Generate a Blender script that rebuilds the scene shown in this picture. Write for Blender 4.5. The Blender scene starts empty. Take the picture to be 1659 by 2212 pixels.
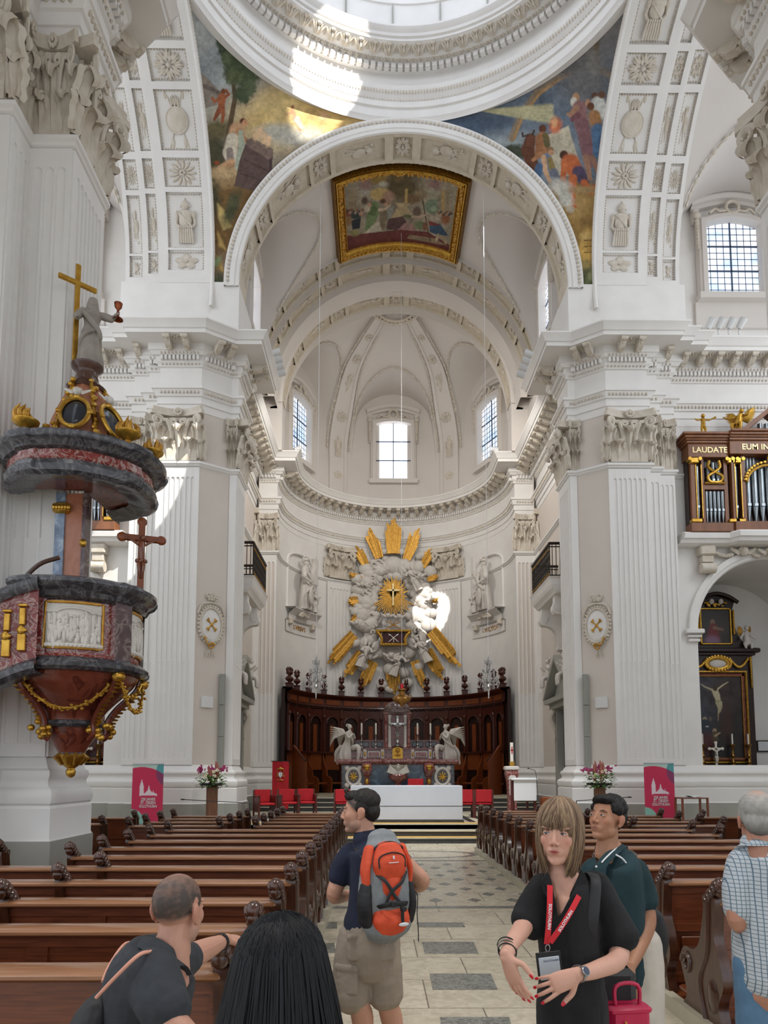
import bpy, math, random
import numpy as np
from mathutils import Vector, Matrix
V = Vector; pi = math.pi; sin, cos, sqrt = math.sin, math.cos, math.sqrt
rnd = random.Random(11)
SC = bpy.context.scene; COL = SC.collection
R_ = math.radians

# ---------------------------------------------------------------- camera model: turns a pixel + a known plane into a point in the church
FPX, PITCH, YAW, PPX, PPY = 1590., .098, .0092, 828., 1511.5
CAM = (-.84, 0., 1.85)
def ray(u, v):
    r = (u-PPX)/FPX; w = -(v-PPY)/FPX
    cp, sp = cos(PITCH), sin(PITCH); fw = cp-w*sp; z = sp+w*cp
    cy, sy = cos(YAW), sin(YAW)
    return (r*cy+fw*sy, -r*sy+fw*cy, z)
def P(u, v, x=None, y=None, z=None):
    d = ray(u, v)
    t = (x-CAM[0])/d[0] if x is not None else (y-CAM[1])/d[1] if y is not None else (z-CAM[2])/d[2]
    return V((CAM[0]+t*d[0], CAM[1]+t*d[1], CAM[2]+t*d[2]))
def proj(A):
    A = np.asarray(A, float); X = A[..., 0]-CAM[0]; Y = A[..., 1]-CAM[1]; Z = A[..., 2]-CAM[2]
    cy, sy, cp, sp = cos(YAW), sin(YAW), cos(PITCH), sin(PITCH)
    r = X*cy-Y*sy; fw = X*sy+Y*cy; f = fw*cp+Z*sp; up = -fw*sp+Z*cp
    return PPX+FPX*r/f, PPY-FPX*up/f

# ---------------------------------------------------------------- mesh builder
def at(x=0, y=0, z=0, rz=0, rx=0, ry=0, s=1):
    S = Matrix.Diagonal((s, s, s, 1)) if not isinstance(s, (tuple, list)) else Matrix.Diagonal((*s, 1))
    return Matrix.Translation((x, y, z)) @ Matrix.Rotation(rz, 4, 'Z') @ Matrix.Rotation(rx, 4, 'X') @ Matrix.Rotation(ry, 4, 'Y') @ S
def frame(o, xa, za=(0, 0, 1)):
    "matrix with local x along xa, z close to za, y = z cross x"
    x = V((*xa, 0)[:3]).normalized(); z = V(za); y = z.cross(x).normalized(); z = x.cross(y)
    M = Matrix.Identity(4)
    for i in range(3): M[i][0] = x[i]; M[i][1] = y[i]; M[i][2] = z[i]; M[i][3] = o[i]
    return M
def crom(pts, k=6):
    "Catmull-Rom interpolation of tuples of any width"
    n = len(pts); out = []
    if n < 3 or k < 2: return [tuple(p) for p in pts]
    A = [np.array(p, float) for p in pts]
    for i in range(n-1):
        p0 = A[i-1] if i else 2*A[0]-A[1]; p1, p2 = A[i], A[i+1]; p3 = A[i+2] if i+2 < n else 2*A[-1]-A[-2]
        for j in range(k):
            t = j/k
            out.append(tuple(.5*(2*p1+(p2-p0)*t+(2*p0-5*p1+4*p2-p3)*t*t+(3*p1-p0-3*p2+p3)*t**3)))
    out.append(tuple(A[-1]))
    return out

class MB:
    def __init__(s): s.v = []; s.f = []
    def add(s, vs, fs, M=None):
        o = len(s.v)
        s.v += [tuple(M @ V(p)) for p in vs] if M is not None else [tuple(p) for p in vs]
        s.f += [tuple(i+o for i in f) for f in fs]; return s
    def mb(s, b, M=None): return s.add(b.v, b.f, M)
    def box(s, x0, x1, y0, y1, z0, z1, M=None):
        return s.add([(x0,y0,z0),(x1,y0,z0),(x1,y1,z0),(x0,y1,z0),(x0,y0,z1),(x1,y0,z1),(x1,y1,z1),(x0,y1,z1)],
              [(0,3,2,1),(4,5,6,7),(0,1,5,4),(1,2,6,5),(2,3,7,6),(3,0,4,7)], M)
    def bbox(s, x0, x1, y0, y1, z0, z1, b=.01, M=None):
        "box with chamfered edges"
        b = min(b, (x1-x0)/2.01, (y1-y0)/2.01, (z1-z0)/2.01)
        rows = []
        for z, d in ((z0, b), (z0+b, 0), (z1-b, 0), (z1, b)):
            X0, X1, Y0, Y1 = x0+d, x1-d, y0+d, y1-d
            rows.append([(X0+b,Y0,z),(X1-b,Y0,z),(X1,Y0+b,z),(X1,Y1-b,z),(X1-b,Y1,z),(X0+b,Y1,z),(X0,Y1-b,z),(X0,Y0+b,z)])
        return s.grid(rows, cu=True, cap=True, M=M)
    def grid(s, rows, cu=False, cv=False, cap=False, M=None, flip=False):
        n = len(rows); m = len(rows[0]); vs = [p for r in rows for p in r]; fs = []
        for i in range(n if cv else n-1):
            for j in range(m if cu else m-1):
                a, b = i*m+j, i*m+(j+1) % m; i2 = (i+1) % n
                q = (a, b, i2*m+(j+1) % m, i2*m+j)
                fs.append(q[::-1] if flip else q)
        if cap: fs += [tuple(range(m))[::-1], tuple((n-1)*m+k for k in range(m))]
        return s.add(vs, fs, M)
    def lathe(s, prof, n=20, M=None, a0=0, a1=2*pi):
        full = abs(a1-a0) > 6.28; k = n if full else n+1
        return s.grid([[(r*cos(a0+(a1-a0)*j/n), r*sin(a0+(a1-a0)*j/n), z) for j in range(k)] for r, z in prof], cu=full, M=M)
    def ell(s, c, r, M=None, n=10, m=7, R=None):
        rows = [[(r[0]*sin(pi*i/m)*cos(2*pi*j/n), r[1]*sin(pi*i/m)*sin(2*pi*j/n), -r[2]*cos(pi*i/m)) for j in range(n)] for i in range(m+1)]
        T = Matrix.Translation(c) @ (R if R is not None else Matrix.Identity(4))
        return s.grid(rows, cu=True, M=(M @ T if M is not None else T))
    def tube(s, pts, r, n=8, closed=False, M=None, flat=1., up=None, cap=True):
        "sweep a circle (or ellipse) along points; r number or list"
        p = [V(q) for q in pts]; k = len(p)
        rr = r if isinstance(r, (list, tuple)) else [r]*k
        rows = []; N = None
        for i in range(k):
            if closed: t = p[(i+1) % k]-p[i-1]
            else: t = p[min(i+1, k-1)]-p[max(i-1, 0)]
            if t.length < 1e-9: t = V((0, 0, 1))
            t.normalize()
            if up is not None: N = V(up)-t*V(up).dot(t)
            elif N is None:
                a = V((0, 0, 1)) if abs(t.z) < .9 else V((1, 0, 0)); N = a-t*a.dot(t)
            else: N = N-t*N.dot(t)
            if N.length < 1e-6: N = t.orthogonal()
            N.normalize(); B = t.cross(N)
            ra, rb = rr[i] if isinstance(rr[i], (list, tuple)) else (rr[i], rr[i]*flat)
            rows.append([tuple(p[i]+B*(ra*cos(2*pi*j/n))+N*(rb*sin(2*pi*j/n))) for j in range(n)])
        return s.grid(rows, cu=True, cv=closed, cap=cap and not closed, M=M, flip=True)
    def limb(s, pts, n=14, k=5, M=None, up=None):
        "pts: (x,y,z,ra,rb): smooth tapered limb with rounded ends"
        q = crom(pts, k); a, b = V(q[0][:3]), V(q[-1][:3])
        d0 = (V(q[0][:3])-V(q[1][:3])).normalized(); d1 = (V(q[-1][:3])-V(q[-2][:3])).normalized()
        r0, r1 = min(q[0][3:5]), min(q[-1][3:5])
        pre = [(*(a+d0*r0*c), q[0][3]*sc, q[0][4]*sc) for c, sc in ((.95, .25), (.7, .7), (.35, .93))]
        post = [(*(b+d1*r1*c), q[-1][3]*sc, q[-1][4]*sc) for c, sc in ((.35, .93), (.7, .7), (.95, .25))]
        q = pre+q+post
        return s.tube([t[:3] for t in q], [(t[3], t[4]) for t in q], n=n, M=M, up=up)
    def prism(s, poly, d, M=None):
        "poly in local x-z, extruded from y=0 to y=d"
        n = len(poly)
        a = sum(poly[i][0]*poly[(i+1) % n][1]-poly[(i+1) % n][0]*poly[i][1] for i in range(n))
        if (a < 0) == (d > 0): poly = poly[::-1]
        vs = [(x, 0, z) for x, z in poly]+[(x, d, z) for x, z in poly]
        fs = [tuple(range(n)), tuple(range(2*n-1, n-1, -1))]+[(i, i+n, (i+1) % n+n, (i+1) % n) for i in range(n)]
        return s.add(vs, fs, M)
    def plan(s, poly, z0, z1, M=None):
        "x-y polygon extruded in z"
        n = len(poly)
        return s.add([(x, y, z0) for x, y in poly]+[(x, y, z1) for x, y in poly],
              [tuple(range(n))[::-1], tuple(range(n, 2*n))]+[(i, (i+1) % n, (i+1) % n+n, i+n) for i in range(n)], M)
    def sweep(s, path, prof, closed=False):
        "profile (offset to the left of travel, z) along a plan polyline, mitred"
        n = len(path); N = []
        for i in range(n):
            a = path[i-1] if (i or closed) else None; b = path[i]; c = path[(i+1) % n] if (i < n-1 or closed) else None
            d1 = V((b[0]-a[0], b[1]-a[1])).normalized() if a else None
            d2 = V((c[0]-b[0], c[1]-b[1])).normalized() if c else None
            d1 = d1 or d2; d2 = d2 or d1
            n1, n2 = V((-d1.y, d1.x)), V((-d2.y, d2.x)); m = n1+n2
            m = m/max(m.length_squared/2, .35) if m.length > 1e-6 else n1
            N.append(m)
        rows = [[(path[i][0]+N[i].x*o, path[i][1]+N[i].y*o, z) for o, z in prof] for i in range(n)]
        return s.grid(rows, cv=closed)
    def obj(s, name, mat, parent=None, smooth=42, local=False, col=None, **pr):
        o0 = V(ORG.get(parent.name, (0, 0, 0))) if parent is not None and not local else V((0, 0, 0))
        A = np.array(s.v, dtype=np.float64).reshape(-1, 3)
        if parent is None and not local and len(A):
            lo, hi = A.min(0), A.max(0); o0 = V(((lo[0]+hi[0])/2, (lo[1]+hi[1])/2, lo[2]))
        A = A-np.array(o0)
        me = bpy.data.meshes.new(name); me.from_pydata(A.tolist(), [], s.f); me.validate()
        me.polygons.foreach_set('use_smooth', [smooth > 0]*len(me.polygons))
        if 0 < smooth < 180: me.set_sharp_from_angle(angle=R_(smooth))
        if mat is not None: me.materials.append(mat)
        if col is not None and len(me.vertices) == len(col):
            at_ = me.color_attributes.new('Col', 'FLOAT_COLOR', 'POINT')
            c4 = np.ones((len(col), 4), np.float32); c4[:, :3] = col; at_.data.foreach_set('color', c4.ravel())
        o = bpy.data.objects.new(name, me); COL.objects.link(o)
        if parent is not None:
            o.parent = parent; ORG[o.name] = ORG.get(parent.name, (0, 0, 0))
        else:
            o.location = o0; ORG[o.name] = tuple(o0)
        for k, w in pr.items():
            if w: o[k] = w
        return o
ORG = {}
def thing(name, label, cat, loc=(0, 0, 0), group=None, rz=0):
    o = bpy.data.objects.new(name, None); COL.objects.link(o); o.location = loc; o.empty_display_size = .1
    o.rotation_euler = (0, 0, rz); o['label'] = label; o['category'] = cat
    if group: o['group'] = group
    ORG[o.name] = tuple(loc); return o
def copy_tree(o, parent=None):
    c = o.copy(); COL.objects.link(c)
    if parent is not None: c.parent = parent
    for ch in o.children: copy_tree(ch, c)
    return c
def tag(o, label, cat, group=None):
    o['label'] = label; o['category'] = cat
    if group: o['group'] = group
    return o
ST = dict(kind='structure')

# ---------------------------------------------------------------- materials
def lin(c):
    if isinstance(c, str): c = tuple(int(c[i:i+2], 16)/255 for i in (0, 2, 4))
    return tuple(x/12.92 if x <= .04045 else ((x+.055)/1.055)**2.4 for x in c)
def newmat(name, rough=.6, metal=0., spec=.5):
    m = bpy.data.materials.new(name); m.use_nodes = True; nt = m.node_tree; b = nt.nodes['Principled BSDF']
    b.inputs['Roughness'].default_value = rough; b.inputs['Metallic'].default_value = metal
    b.inputs['Specular IOR Level'].default_value = spec
    return m, nt, b
def pm(name, c1, c2=None, scale=4., rough=.6, metal=0., bump=0., bscale=60., spec=.5, detail=4., dist=0., lo=.3, hi=.7, sx=(1, 1, 1), coat=0., emit=0., sheen=0.):
    m, nt, b = newmat(name, rough, metal, spec); N = nt.nodes; L = nt.links
    c1 = lin(c1); c2 = lin(c2) if c2 else c1
    tc = N.new('ShaderNodeTexCoord'); mp = N.new('ShaderNodeMapping'); mp.inputs['Scale'].default_value = sx
    L.new(tc.outputs['Object'], mp.inputs['Vector'])
    t = N.new('ShaderNodeTexNoise'); t.inputs['Scale'].default_value = scale; t.inputs['Detail'].default_value = detail; t.inputs['Distortion'].default_value = dist
    L.new(mp.outputs[0], t.inputs['Vector'])
    r = N.new('ShaderNodeValToRGB'); r.color_ramp.elements[0].position = lo; r.color_ramp.elements[1].position = hi
    r.color_ramp.elements[0].color = (*c1, 1); r.color_ramp.elements[1].color = (*c2, 1)
    L.new(t.outputs['Fac'], r.inputs['Fac']); L.new(r.outputs['Color'], b.inputs['Base Color'])
    if bump:
        t2 = N.new('ShaderNodeTexNoise'); t2.inputs['Scale'].default_value = bscale; t2.inputs['Detail'].default_value = 3
        L.new(mp.outputs[0], t2.inputs['Vector'])
        bp = N.new('ShaderNodeBump'); bp.inputs['Strength'].default_value = bump; bp.inputs['Distance'].default_value = .02
        L.new(t2.outputs['Fac'], bp.inputs['Height']); L.new(bp.outputs[0], b.inputs['Normal'])
    if coat: b.inputs['Coat Weight'].default_value = coat; b.inputs['Coat Roughness'].default_value = .12
    if sheen: b.inputs['Sheen Weight'].default_value = sheen
    if emit: L.new(r.outputs['Color'], b.inputs['Emission Color']); b.inputs['Emission Strength'].default_value = emit
    return m
def ramp(name, stops, scale=3., rough=.3, dist=2., detail=6., sx=(1, 1, 1), spec=.5, metal=0., bump=0.):
    "marble: several colours along a warped noise"
    m, nt, b = newmat(name, rough, metal, spec); N = nt.nodes; L = nt.links
    tc = N.new('ShaderNodeTexCoord'); mp = N.new('ShaderNodeMapping'); mp.inputs['Scale'].default_value = sx
    L.new(tc.outputs['Object'], mp.inputs['Vector'])
    t = N.new('ShaderNodeTexNoise'); t.inputs['Scale'].default_value = scale; t.inputs['Detail'].default_value = detail; t.inputs['Distortion'].default_value = dist
    L.new(mp.outputs[0], t.inputs['Vector'])
    r = N.new('ShaderNodeValToRGB'); e = r.color_ramp.elements
    while len(e) < len(stops): e.new(.5)
    for i, (p, c) in enumerate(stops): e[i].position = p; e[i].color = (*lin(c), 1)
    L.new(t.outputs['Fac'], r.inputs['Fac']); L.new(r.outputs['Color'], b.inputs['Base Color'])
    if bump:
        bp = N.new('ShaderNodeBump'); bp.inputs['Strength'].default_value = bump; bp.inputs['Distance'].default_value = .02
        L.new(t.outputs['Fac'], bp.inputs['Height']); L.new(bp.outputs[0], b.inputs['Normal'])
    return m
def vmat(name, rough=.7, spec=.3, bump=0., bscale=80., sss=0.):
    m, nt, b = newmat(name, rough, 0, spec)
    a = nt.nodes.new('ShaderNodeVertexColor'); a.layer_name = 'Col'; nt.links.new(a.outputs['Color'], b.inputs['Base Color'])
    if bump:
        t2 = nt.nodes.new('ShaderNodeTexNoise'); t2.inputs['Scale'].default_value = bscale
        bp = nt.nodes.new('ShaderNodeBump'); bp.inputs['Strength'].default_value = bump; bp.inputs['Distance'].default_value = .01
        nt.links.new(t2.outputs['Fac'], bp.inputs['Height']); nt.links.new(bp.outputs[0], b.inputs['Normal'])
    if sss: b.inputs['Subsurface Weight'].default_value = sss; b.inputs['Subsurface Radius'].default_value = (.012, .005, .003)
    return m
M = {}
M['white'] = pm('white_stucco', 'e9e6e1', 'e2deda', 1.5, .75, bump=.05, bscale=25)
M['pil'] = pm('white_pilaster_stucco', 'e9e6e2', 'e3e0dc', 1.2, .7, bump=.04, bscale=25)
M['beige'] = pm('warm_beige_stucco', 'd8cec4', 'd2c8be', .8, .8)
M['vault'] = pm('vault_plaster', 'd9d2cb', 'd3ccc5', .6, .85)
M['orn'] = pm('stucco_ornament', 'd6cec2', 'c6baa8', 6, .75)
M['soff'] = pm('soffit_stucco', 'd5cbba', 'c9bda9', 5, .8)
M['plinth'] = pm('grey_plinth_stone', 'a5a49b', '9b9a92', 1.5, .6)
M['marble'] = pm('white_marble', 'd9d4cc', 'c6bfb5', 5, .45, spec=.4)
M['statue'] = pm('stucco_statue', 'd8d2cb', 'cbc4bc', 5, .6)
M['gold'] = pm('gilding', 'd2a848', 'b08030', 9, .32, metal=.8, bump=.25, bscale=30)
M['goldf'] = pm('matt_gilding', 'd2a24a', 'b07c28', 9, .45, metal=.6, bump=.2, bscale=40)
M['palegold'] = pm('pale_gilding', 'e8d6a4', 'd9c084', 9, .35, metal=.4)
M['golddark'] = pm('dark_gilding', '9a6a1c', '5c3c0e', 14, .4, metal=.7, bump=.4, bscale=60)
M['wood'] = pm('pew_walnut', '7d4226', '5c2e18', 5, .32, sx=(.5, 8, 8), dist=1.5, spec=.5, coat=.35, bump=.03, bscale=20)
M['woodtop'] = pm('pew_ledge_wood', 'a0714f', '855838', 5, .28, sx=(.4, 8, 8), dist=1.2, spec=.6, coat=.4)
M['woodend'] = pm('carved_pew_end_wood', '4c2917', '331a0e', 7, .3, sx=(4, 4, 1), spec=.5, coat=.4)
M['stall'] = pm('stall_walnut', '4f2014', '381309', 5, .35, sx=(4, 4, .8), dist=1, coat=.2)
M['stallw'] = pm('stall_light_walnut', '83431c', '6a3014', 4, .4, sx=(3, 3, .6), dist=2)
M['stalld'] = pm('stall_dark_walnut', '2a120b', '1c0b07', 4, .4)
M['redm'] = ramp('red_breccia_marble', [(.3, '6b2723'), (.46, '8a3a33'), (.52, 'a8938b'), (.58, '7d302b'), (.75, '4e1d1c')], 5, .18, 3)
M['greym'] = ramp('dark_grey_marble', [(.3, '2c2c30'), (.5, '47464a'), (.56, '69676a'), (.6, '434246'), (.8, '303036')], 3.5, .16, 2.5)
M['purm'] = ramp('purple_grey_marble', [(.3, '4a3a3c'), (.5, '5e4b4c'), (.57, '857770'), (.62, '553f40'), (.8, '3d3034')], 3, .2, 2.5)
M['salm'] = ramp('salmon_scagliola', [(.3, 'a5694c'), (.5, 'b0745a'), (.7, '9c5f45')], 3, .25, 1)
M['brownm'] = ramp('brown_red_marble', [(.3, '6d3527'), (.5, '7d4030'), (.57, '54271e'), (.7, '8a4a36')], 3, .2, 2)
M['blackm'] = ramp('black_marble', [(.3, '141416'), (.55, '26262a'), (.6, '6d6d70'), (.64, '232327'), (.8, '121214')], 5, .2, 2.5)
M['iron'] = pm('wrought_iron', '1a1715', '241f1b', 20, .4, metal=.4)
M['black'] = pm('matt_black', '17171a', None, rough=.5)
M['steel'] = pm('steel', '9a9a9c', None, rough=.3, metal=.9)
M['silver'] = pm('polished_silver', 'b9b7b2', '8f8d8a', 10, .22, metal=.9)
M['brass'] = pm('brass', 'b98f52', '94692e', 10, .3, metal=.85)
M['redc'] = pm('red_fabric', 'b3141f', 'a1101a', 6, .8, bump=.1, bscale=200)
M['wax'] = pm('candle_wax', 'efe9dc', 'e6dfd0', 3, .5)
M['speaker'] = pm('grey_green_loudspeaker_cloth', '96978f', '8d8e87', 40, .7)
M['paper'] = pm('white_board', 'd8dadc', None, rough=.6)
M['altarw'] = pm('white_altar_stone', 'adb1b7', 'a8acb2', 2, .45)
M['glasslit'] = pm('daylit_window_glass', 'f4f8ff', 'dfe9fb', .5, .4, emit=3.0)
M['glassside'] = pm('leaded_daylit_glass', 'bcd4f2', 'f4f8ff', 1.2, .4, emit=1.15, lo=.35, hi=.6)
M['leadbar'] = pm('window_bars', '3c4c66', None, rough=.5)
M['white_metal'] = pm('white_metal', 'd9d9d8', None, rough=.4)
M['step'] = pm('dark_step_stone', '2b2b2b', '3b3a37', 4, .45)
M['steptop'] = pm('pale_step_stone', 'b9b29d', 'a9a18c', 3, .5)
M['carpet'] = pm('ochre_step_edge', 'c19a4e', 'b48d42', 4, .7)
M['glass'], _nt, _b = newmat('crystal', .04); _b.inputs['Transmission Weight'].default_value = .75; _b.inputs['Base Color'].default_value = (.9, .9, .92, 1)
M['paint'] = vmat('painted_surface', .75, .25)
M['oil'] = vmat('oil_painting', .35, .4)

# ---------------------------------------------------------------- painting: flat colours laid on a fine mesh, in any 2D frame
def vnoise(x, y, s=1., seed=0):
    "value noise, vectorised"
    x = np.asarray(x)*s; y = np.asarray(y)*s
    xi, yi = np.floor(x).astype(int), np.floor(y).astype(int); fx, fy = x-xi, y-yi
    fx = fx*fx*(3-2*fx); fy = fy*fy*(3-2*fy)
    h = lambda a, b: (np.sin(a*127.1+b*311.7+seed*74.7)*43758.5453) % 1.
    return (h(xi, yi)*(1-fx)+h(xi+1, yi)*fx)*(1-fy)+(h(xi, yi+1)*(1-fx)+h(xi+1, yi+1)*fx)*fy
def fbm(x, y, s=1., seed=0, o=4):
    return sum(vnoise(x, y, s*2**i, seed+i)*.5**(i+1) for i in range(o))/(1-.5**o)
class Paint:
    def __init__(s, u, v, base): s.u = np.asarray(u, float); s.v = np.asarray(v, float); s.c = np.tile(np.array(lin(base)), (len(s.u), 1))
    def mix(s, w, col):
        c = np.array(lin(col)) if isinstance(col, (str, tuple)) else col
        s.c += (c-s.c)*np.clip(w, 0, 1)[:, None]; return s
    def grad(s, p0, p1, col):
        d = np.array(p1)-np.array(p0); t = ((s.u-p0[0])*d[0]+(s.v-p0[1])*d[1])/(d@d); return s.mix(t, col)
    def ell(s, x, y, rx, ry, col, rot=0, soft=.25, jag=0, seed=1):
        a = R_(rot); dx, dy = s.u-x, s.v-y; X = (dx*cos(a)+dy*sin(a))/rx; Y = (-dx*sin(a)+dy*cos(a))/ry
        d = np.sqrt(X*X+Y*Y)
        if jag: d = d+jag*(fbm(s.u, s.v, 4/max(rx, ry), seed)-.5)
        return s.mix((1-d)/soft+.5, col)
    def cap(s, pts, r, col, soft=.35):
        "stroke through points (x,y) with radii r"
        if not isinstance(r, (list, tuple)): r = [r]*len(pts)
        for i in range(len(pts)-1):
            (x0, y0), (x1, y1) = pts[i], pts[i+1]; dx, dy = x1-x0, y1-y0; L = dx*dx+dy*dy+1e-9
            t = np.clip(((s.u-x0)*dx+(s.v-y0)*dy)/L, 0, 1); rr = r[i]+(r[i+1]-r[i])*t
            d = np.hypot(s.u-x0-t*dx, s.v-y0-t*dy)/rr; s.mix((1-d)/soft+.5, col)
        return s
    def poly(s, pts, col, soft=1.5, w=1.):
        ins = np.zeros(len(s.u), bool); dm = np.full(len(s.u), 1e9); n = len(pts)
        for i in range(n):
            (x0, y0), (x1, y1) = pts[i], pts[(i+1) % n]
            if y0 != y1:
                c = ((s.v < y0) != (s.v < y1)) & (s.u < (x1-x0)*(s.v-y0)/(y1-y0)+x0); ins ^= c
            dx, dy = x1-x0, y1-y0; t = np.clip(((s.u-x0)*dx+(s.v-y0)*dy)/(dx*dx+dy*dy+1e-9), 0, 1)
            dm = np.minimum(dm, np.hypot(s.u-x0-t*dx, s.v-y0-t*dy))
        return s.mix(np.where(ins, .5+dm/soft, .5-dm/soft).clip(0, 1)*w, col)
    def noise(s, sc, amt, seed=0, asp=1.):
        n = fbm(s.u, s.v*asp, sc, seed)-.5; s.c *= (1+amt*2*n)[:, None]; return s
    def clouds(s, col, sc, lo, hi, seed=0, w=1., asp=1.):
        n = fbm(s.u, s.v*asp, sc, seed); return s.mix(np.clip((n-lo)/(hi-lo), 0, 1)*w, col)

FONT = {}
def text(mbname, s, size, mat, parent, Mx, depth=.004, spacing=1.0, bold=0.0, shear=0., **pr):
    "lettering as a flat raised mesh, local x right, y up"
    cu = bpy.data.curves.new(mbname, 'FONT'); cu.body = s; cu.size = size; cu.align_x = 'CENTER'; cu.align_y = 'CENTER'
    cu.extrude = depth; cu.space_character = spacing; cu.resolution_u = 3; cu.offset = bold; cu.shear = shear
    o = bpy.data.objects.new('tmp', cu); COL.objects.link(o)
    dg = bpy.context.evaluated_depsgraph_get(); me = bpy.data.meshes.new_from_object(o.evaluated_get(dg))
    b = MB().add([tuple(v.co) for v in me.vertices], [tuple(p.vertices) for p in me.polygons], Mx)
    bpy.data.objects.remove(o); bpy.data.curves.remove(cu); bpy.data.meshes.remove(me)
    return b.obj(mbname, mat, parent, smooth=0, **pr)
# ================================================================ THE CHURCH
TN = [0]
def trim(b, mat, **k):
    TN[0] += 1
    return b.obj('trim_%d' % TN[0], mat, kind='structure', **k)
APC = 31.07; APR = 5.1          # apse centre (y) and radius
def arc(c, r, a0, a1, n): return [(c[0]+r*sin(R_(a0+(a1-a0)*i/n)), c[1]+r*cos(R_(a0+(a1-a0)*i/n))) for i in range(n+1)]
PR = [(15, 22.4), (8.45, 22.4), (8.45, 22.1), (7.92, 22.1), (7.92, 21.88), (7.5, 21.88), (7.5, 21.6), (6.22, 21.6), (5.42, 22.2), (5.2, 22.2), (5.2, 23.5), (5.95, 23.5), (5.95, 30.65), (5.1, 30.65)]
APS = arc((0, APC), APR, 90, -90, 44)
MIR = lambda p: [(-x, y) for x, y in p][::-1]
PATH = PR+APS+MIR(PR)
NR = [(9, 9.57), (6.0, 9.57), (6.0, 10.13), (5.36, 10.13), (5.36, 11.33), (6.2, 12.0), (7.5, 12.0), (7.5, 12.3), (9, 12.3)]
NL = MIR(NR)
NR = [(x+.22, y) for x, y in NR]
# ---- floor: pale limestone slabs, dark inserts laid into the mesh as thin flush slabs
m, nt, bs = newmat('limestone_floor', .22, 0, .5); N = nt.nodes; L = nt.links
tc = N.new('ShaderNodeTexCoord'); br = N.new('ShaderNodeTexBrick')
br.inputs['Scale'].default_value = 1.; br.inputs['Brick Width'].default_value = 1.15; br.inputs['Row Height'].default_value = .8; br.inputs['Mortar Size'].default_value = .006; br.offset = .37
br.inputs['Color1'].default_value = (*lin('cfc5b0'), 1); br.inputs['Color2'].default_value = (*lin('c2b8a2'), 1); br.inputs['Mortar'].default_value = (*lin('70685a'), 1)
L.new(tc.outputs['Object'], br.inputs['Vector'])
t = N.new('ShaderNodeTexNoise'); t.inputs['Scale'].default_value = 9; t.inputs['Detail'].default_value = 8; t.inputs['Distortion'].default_value = 1.2; L.new(tc.outputs['Object'], t.inputs['Vector'])
rp = N.new('ShaderNodeValToRGB'); rp.color_ramp.elements[0].position = .35; rp.color_ramp.elements[1].position = .62; rp.color_ramp.elements[0].color = (.55, .52, .46, 1); rp.color_ramp.elements[1].color = (1, 1, 1, 1)
L.new(t.outputs['Fac'], rp.inputs['Fac'])
mx = N.new('ShaderNodeMixRGB'); mx.blend_type = 'MULTIPLY'; mx.inputs['Fac'].default_value = .55
L.new(br.outputs['Color'], mx.inputs['Color1']); L.new(rp.outputs['Color'], mx.inputs['Color2']); L.new(mx.outputs[0], bs.inputs['Base Color'])
t2 = N.new('ShaderNodeTexNoise'); t2.inputs['Scale'].default_value = 3; L.new(tc.outputs['Object'], t2.inputs['Vector'])
r2 = N.new('ShaderNodeMapRange'); r2.inputs['To Min'].default_value = .12; r2.inputs['To Max'].default_value = .45; L.new(t2.outputs['Fac'], r2.inputs['Value']); L.new(r2.outputs[0], bs.inputs['Roughness'])
bp = N.new('ShaderNodeBump'); bp.inputs['Strength'].default_value = .15; bp.inputs['Distance'].default_value = .01; L.new(t.outputs['Fac'], bp.inputs['Height']); L.new(bp.outputs[0], bs.inputs['Normal'])
M['floor'] = m
floor = MB().box(-16, 16, -12, 40, -.3, 0).obj('floor', m, smooth=0, **ST)
M['slate'] = ramp('grey_slate_slab', [(.35, '5b5d59'), (.5, '74766f'), (.6, '8b8c85'), (.75, '5f615c')], 22, .2, 1, detail=8, bump=.2)
b = MB()
for u0, v0, u1, v1, u2, v2, u3, v3 in [(911,2035,1023,2035,1034,2060,918,2060), (928,2104,1060,2104,1075,2138,935,2138), (950,2198,1100,2198,1112,2240,958,2240), (900,1993,1000,1993,1005,2003,903,2003), (700,1992,728,1992,728,2006,695,2006), (690,2040,722,2037,725,2058,690,2060)]:
    q = [P(u, v, z=.0) for u, v in ((u0,v0),(u1,v1),(u2,v2),(u3,v3))]
    b.plan([(p.x, p.y) for p in q][::-1], -.02, .004)
b.obj('floor_inlay', M['slate'], floor, smooth=0)
b = MB()
for r in range(9):                                  # small dark lozenges in the crossing aisle
    for k in range(5):
        x, y = -1.1+k*.56+(.28 if r % 2 else 0), 10.9+r*.52
        b.plan([(x-.1, y), (x, y-.16), (x+.1, y), (x, y+.16)], -.02, .004)
b.obj('floor_lozenge', M['slate'], floor, smooth=0)
b = MB()
b.box(-1.5, 1.5, 10.25, 10.42, -.02, .003); b.box(-1.5, 1.5, 15.6, 15.78, -.02, .003)
rows = [[(1.5*sin(a)*s_, 16.9+.75*cos(a)*s_, .003) for s_ in (.86, 1)] for a in np.linspace(0, 2*pi, 49)]; b.grid(rows)
b.obj('floor_border', M['slate'], floor, smooth=0)
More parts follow.
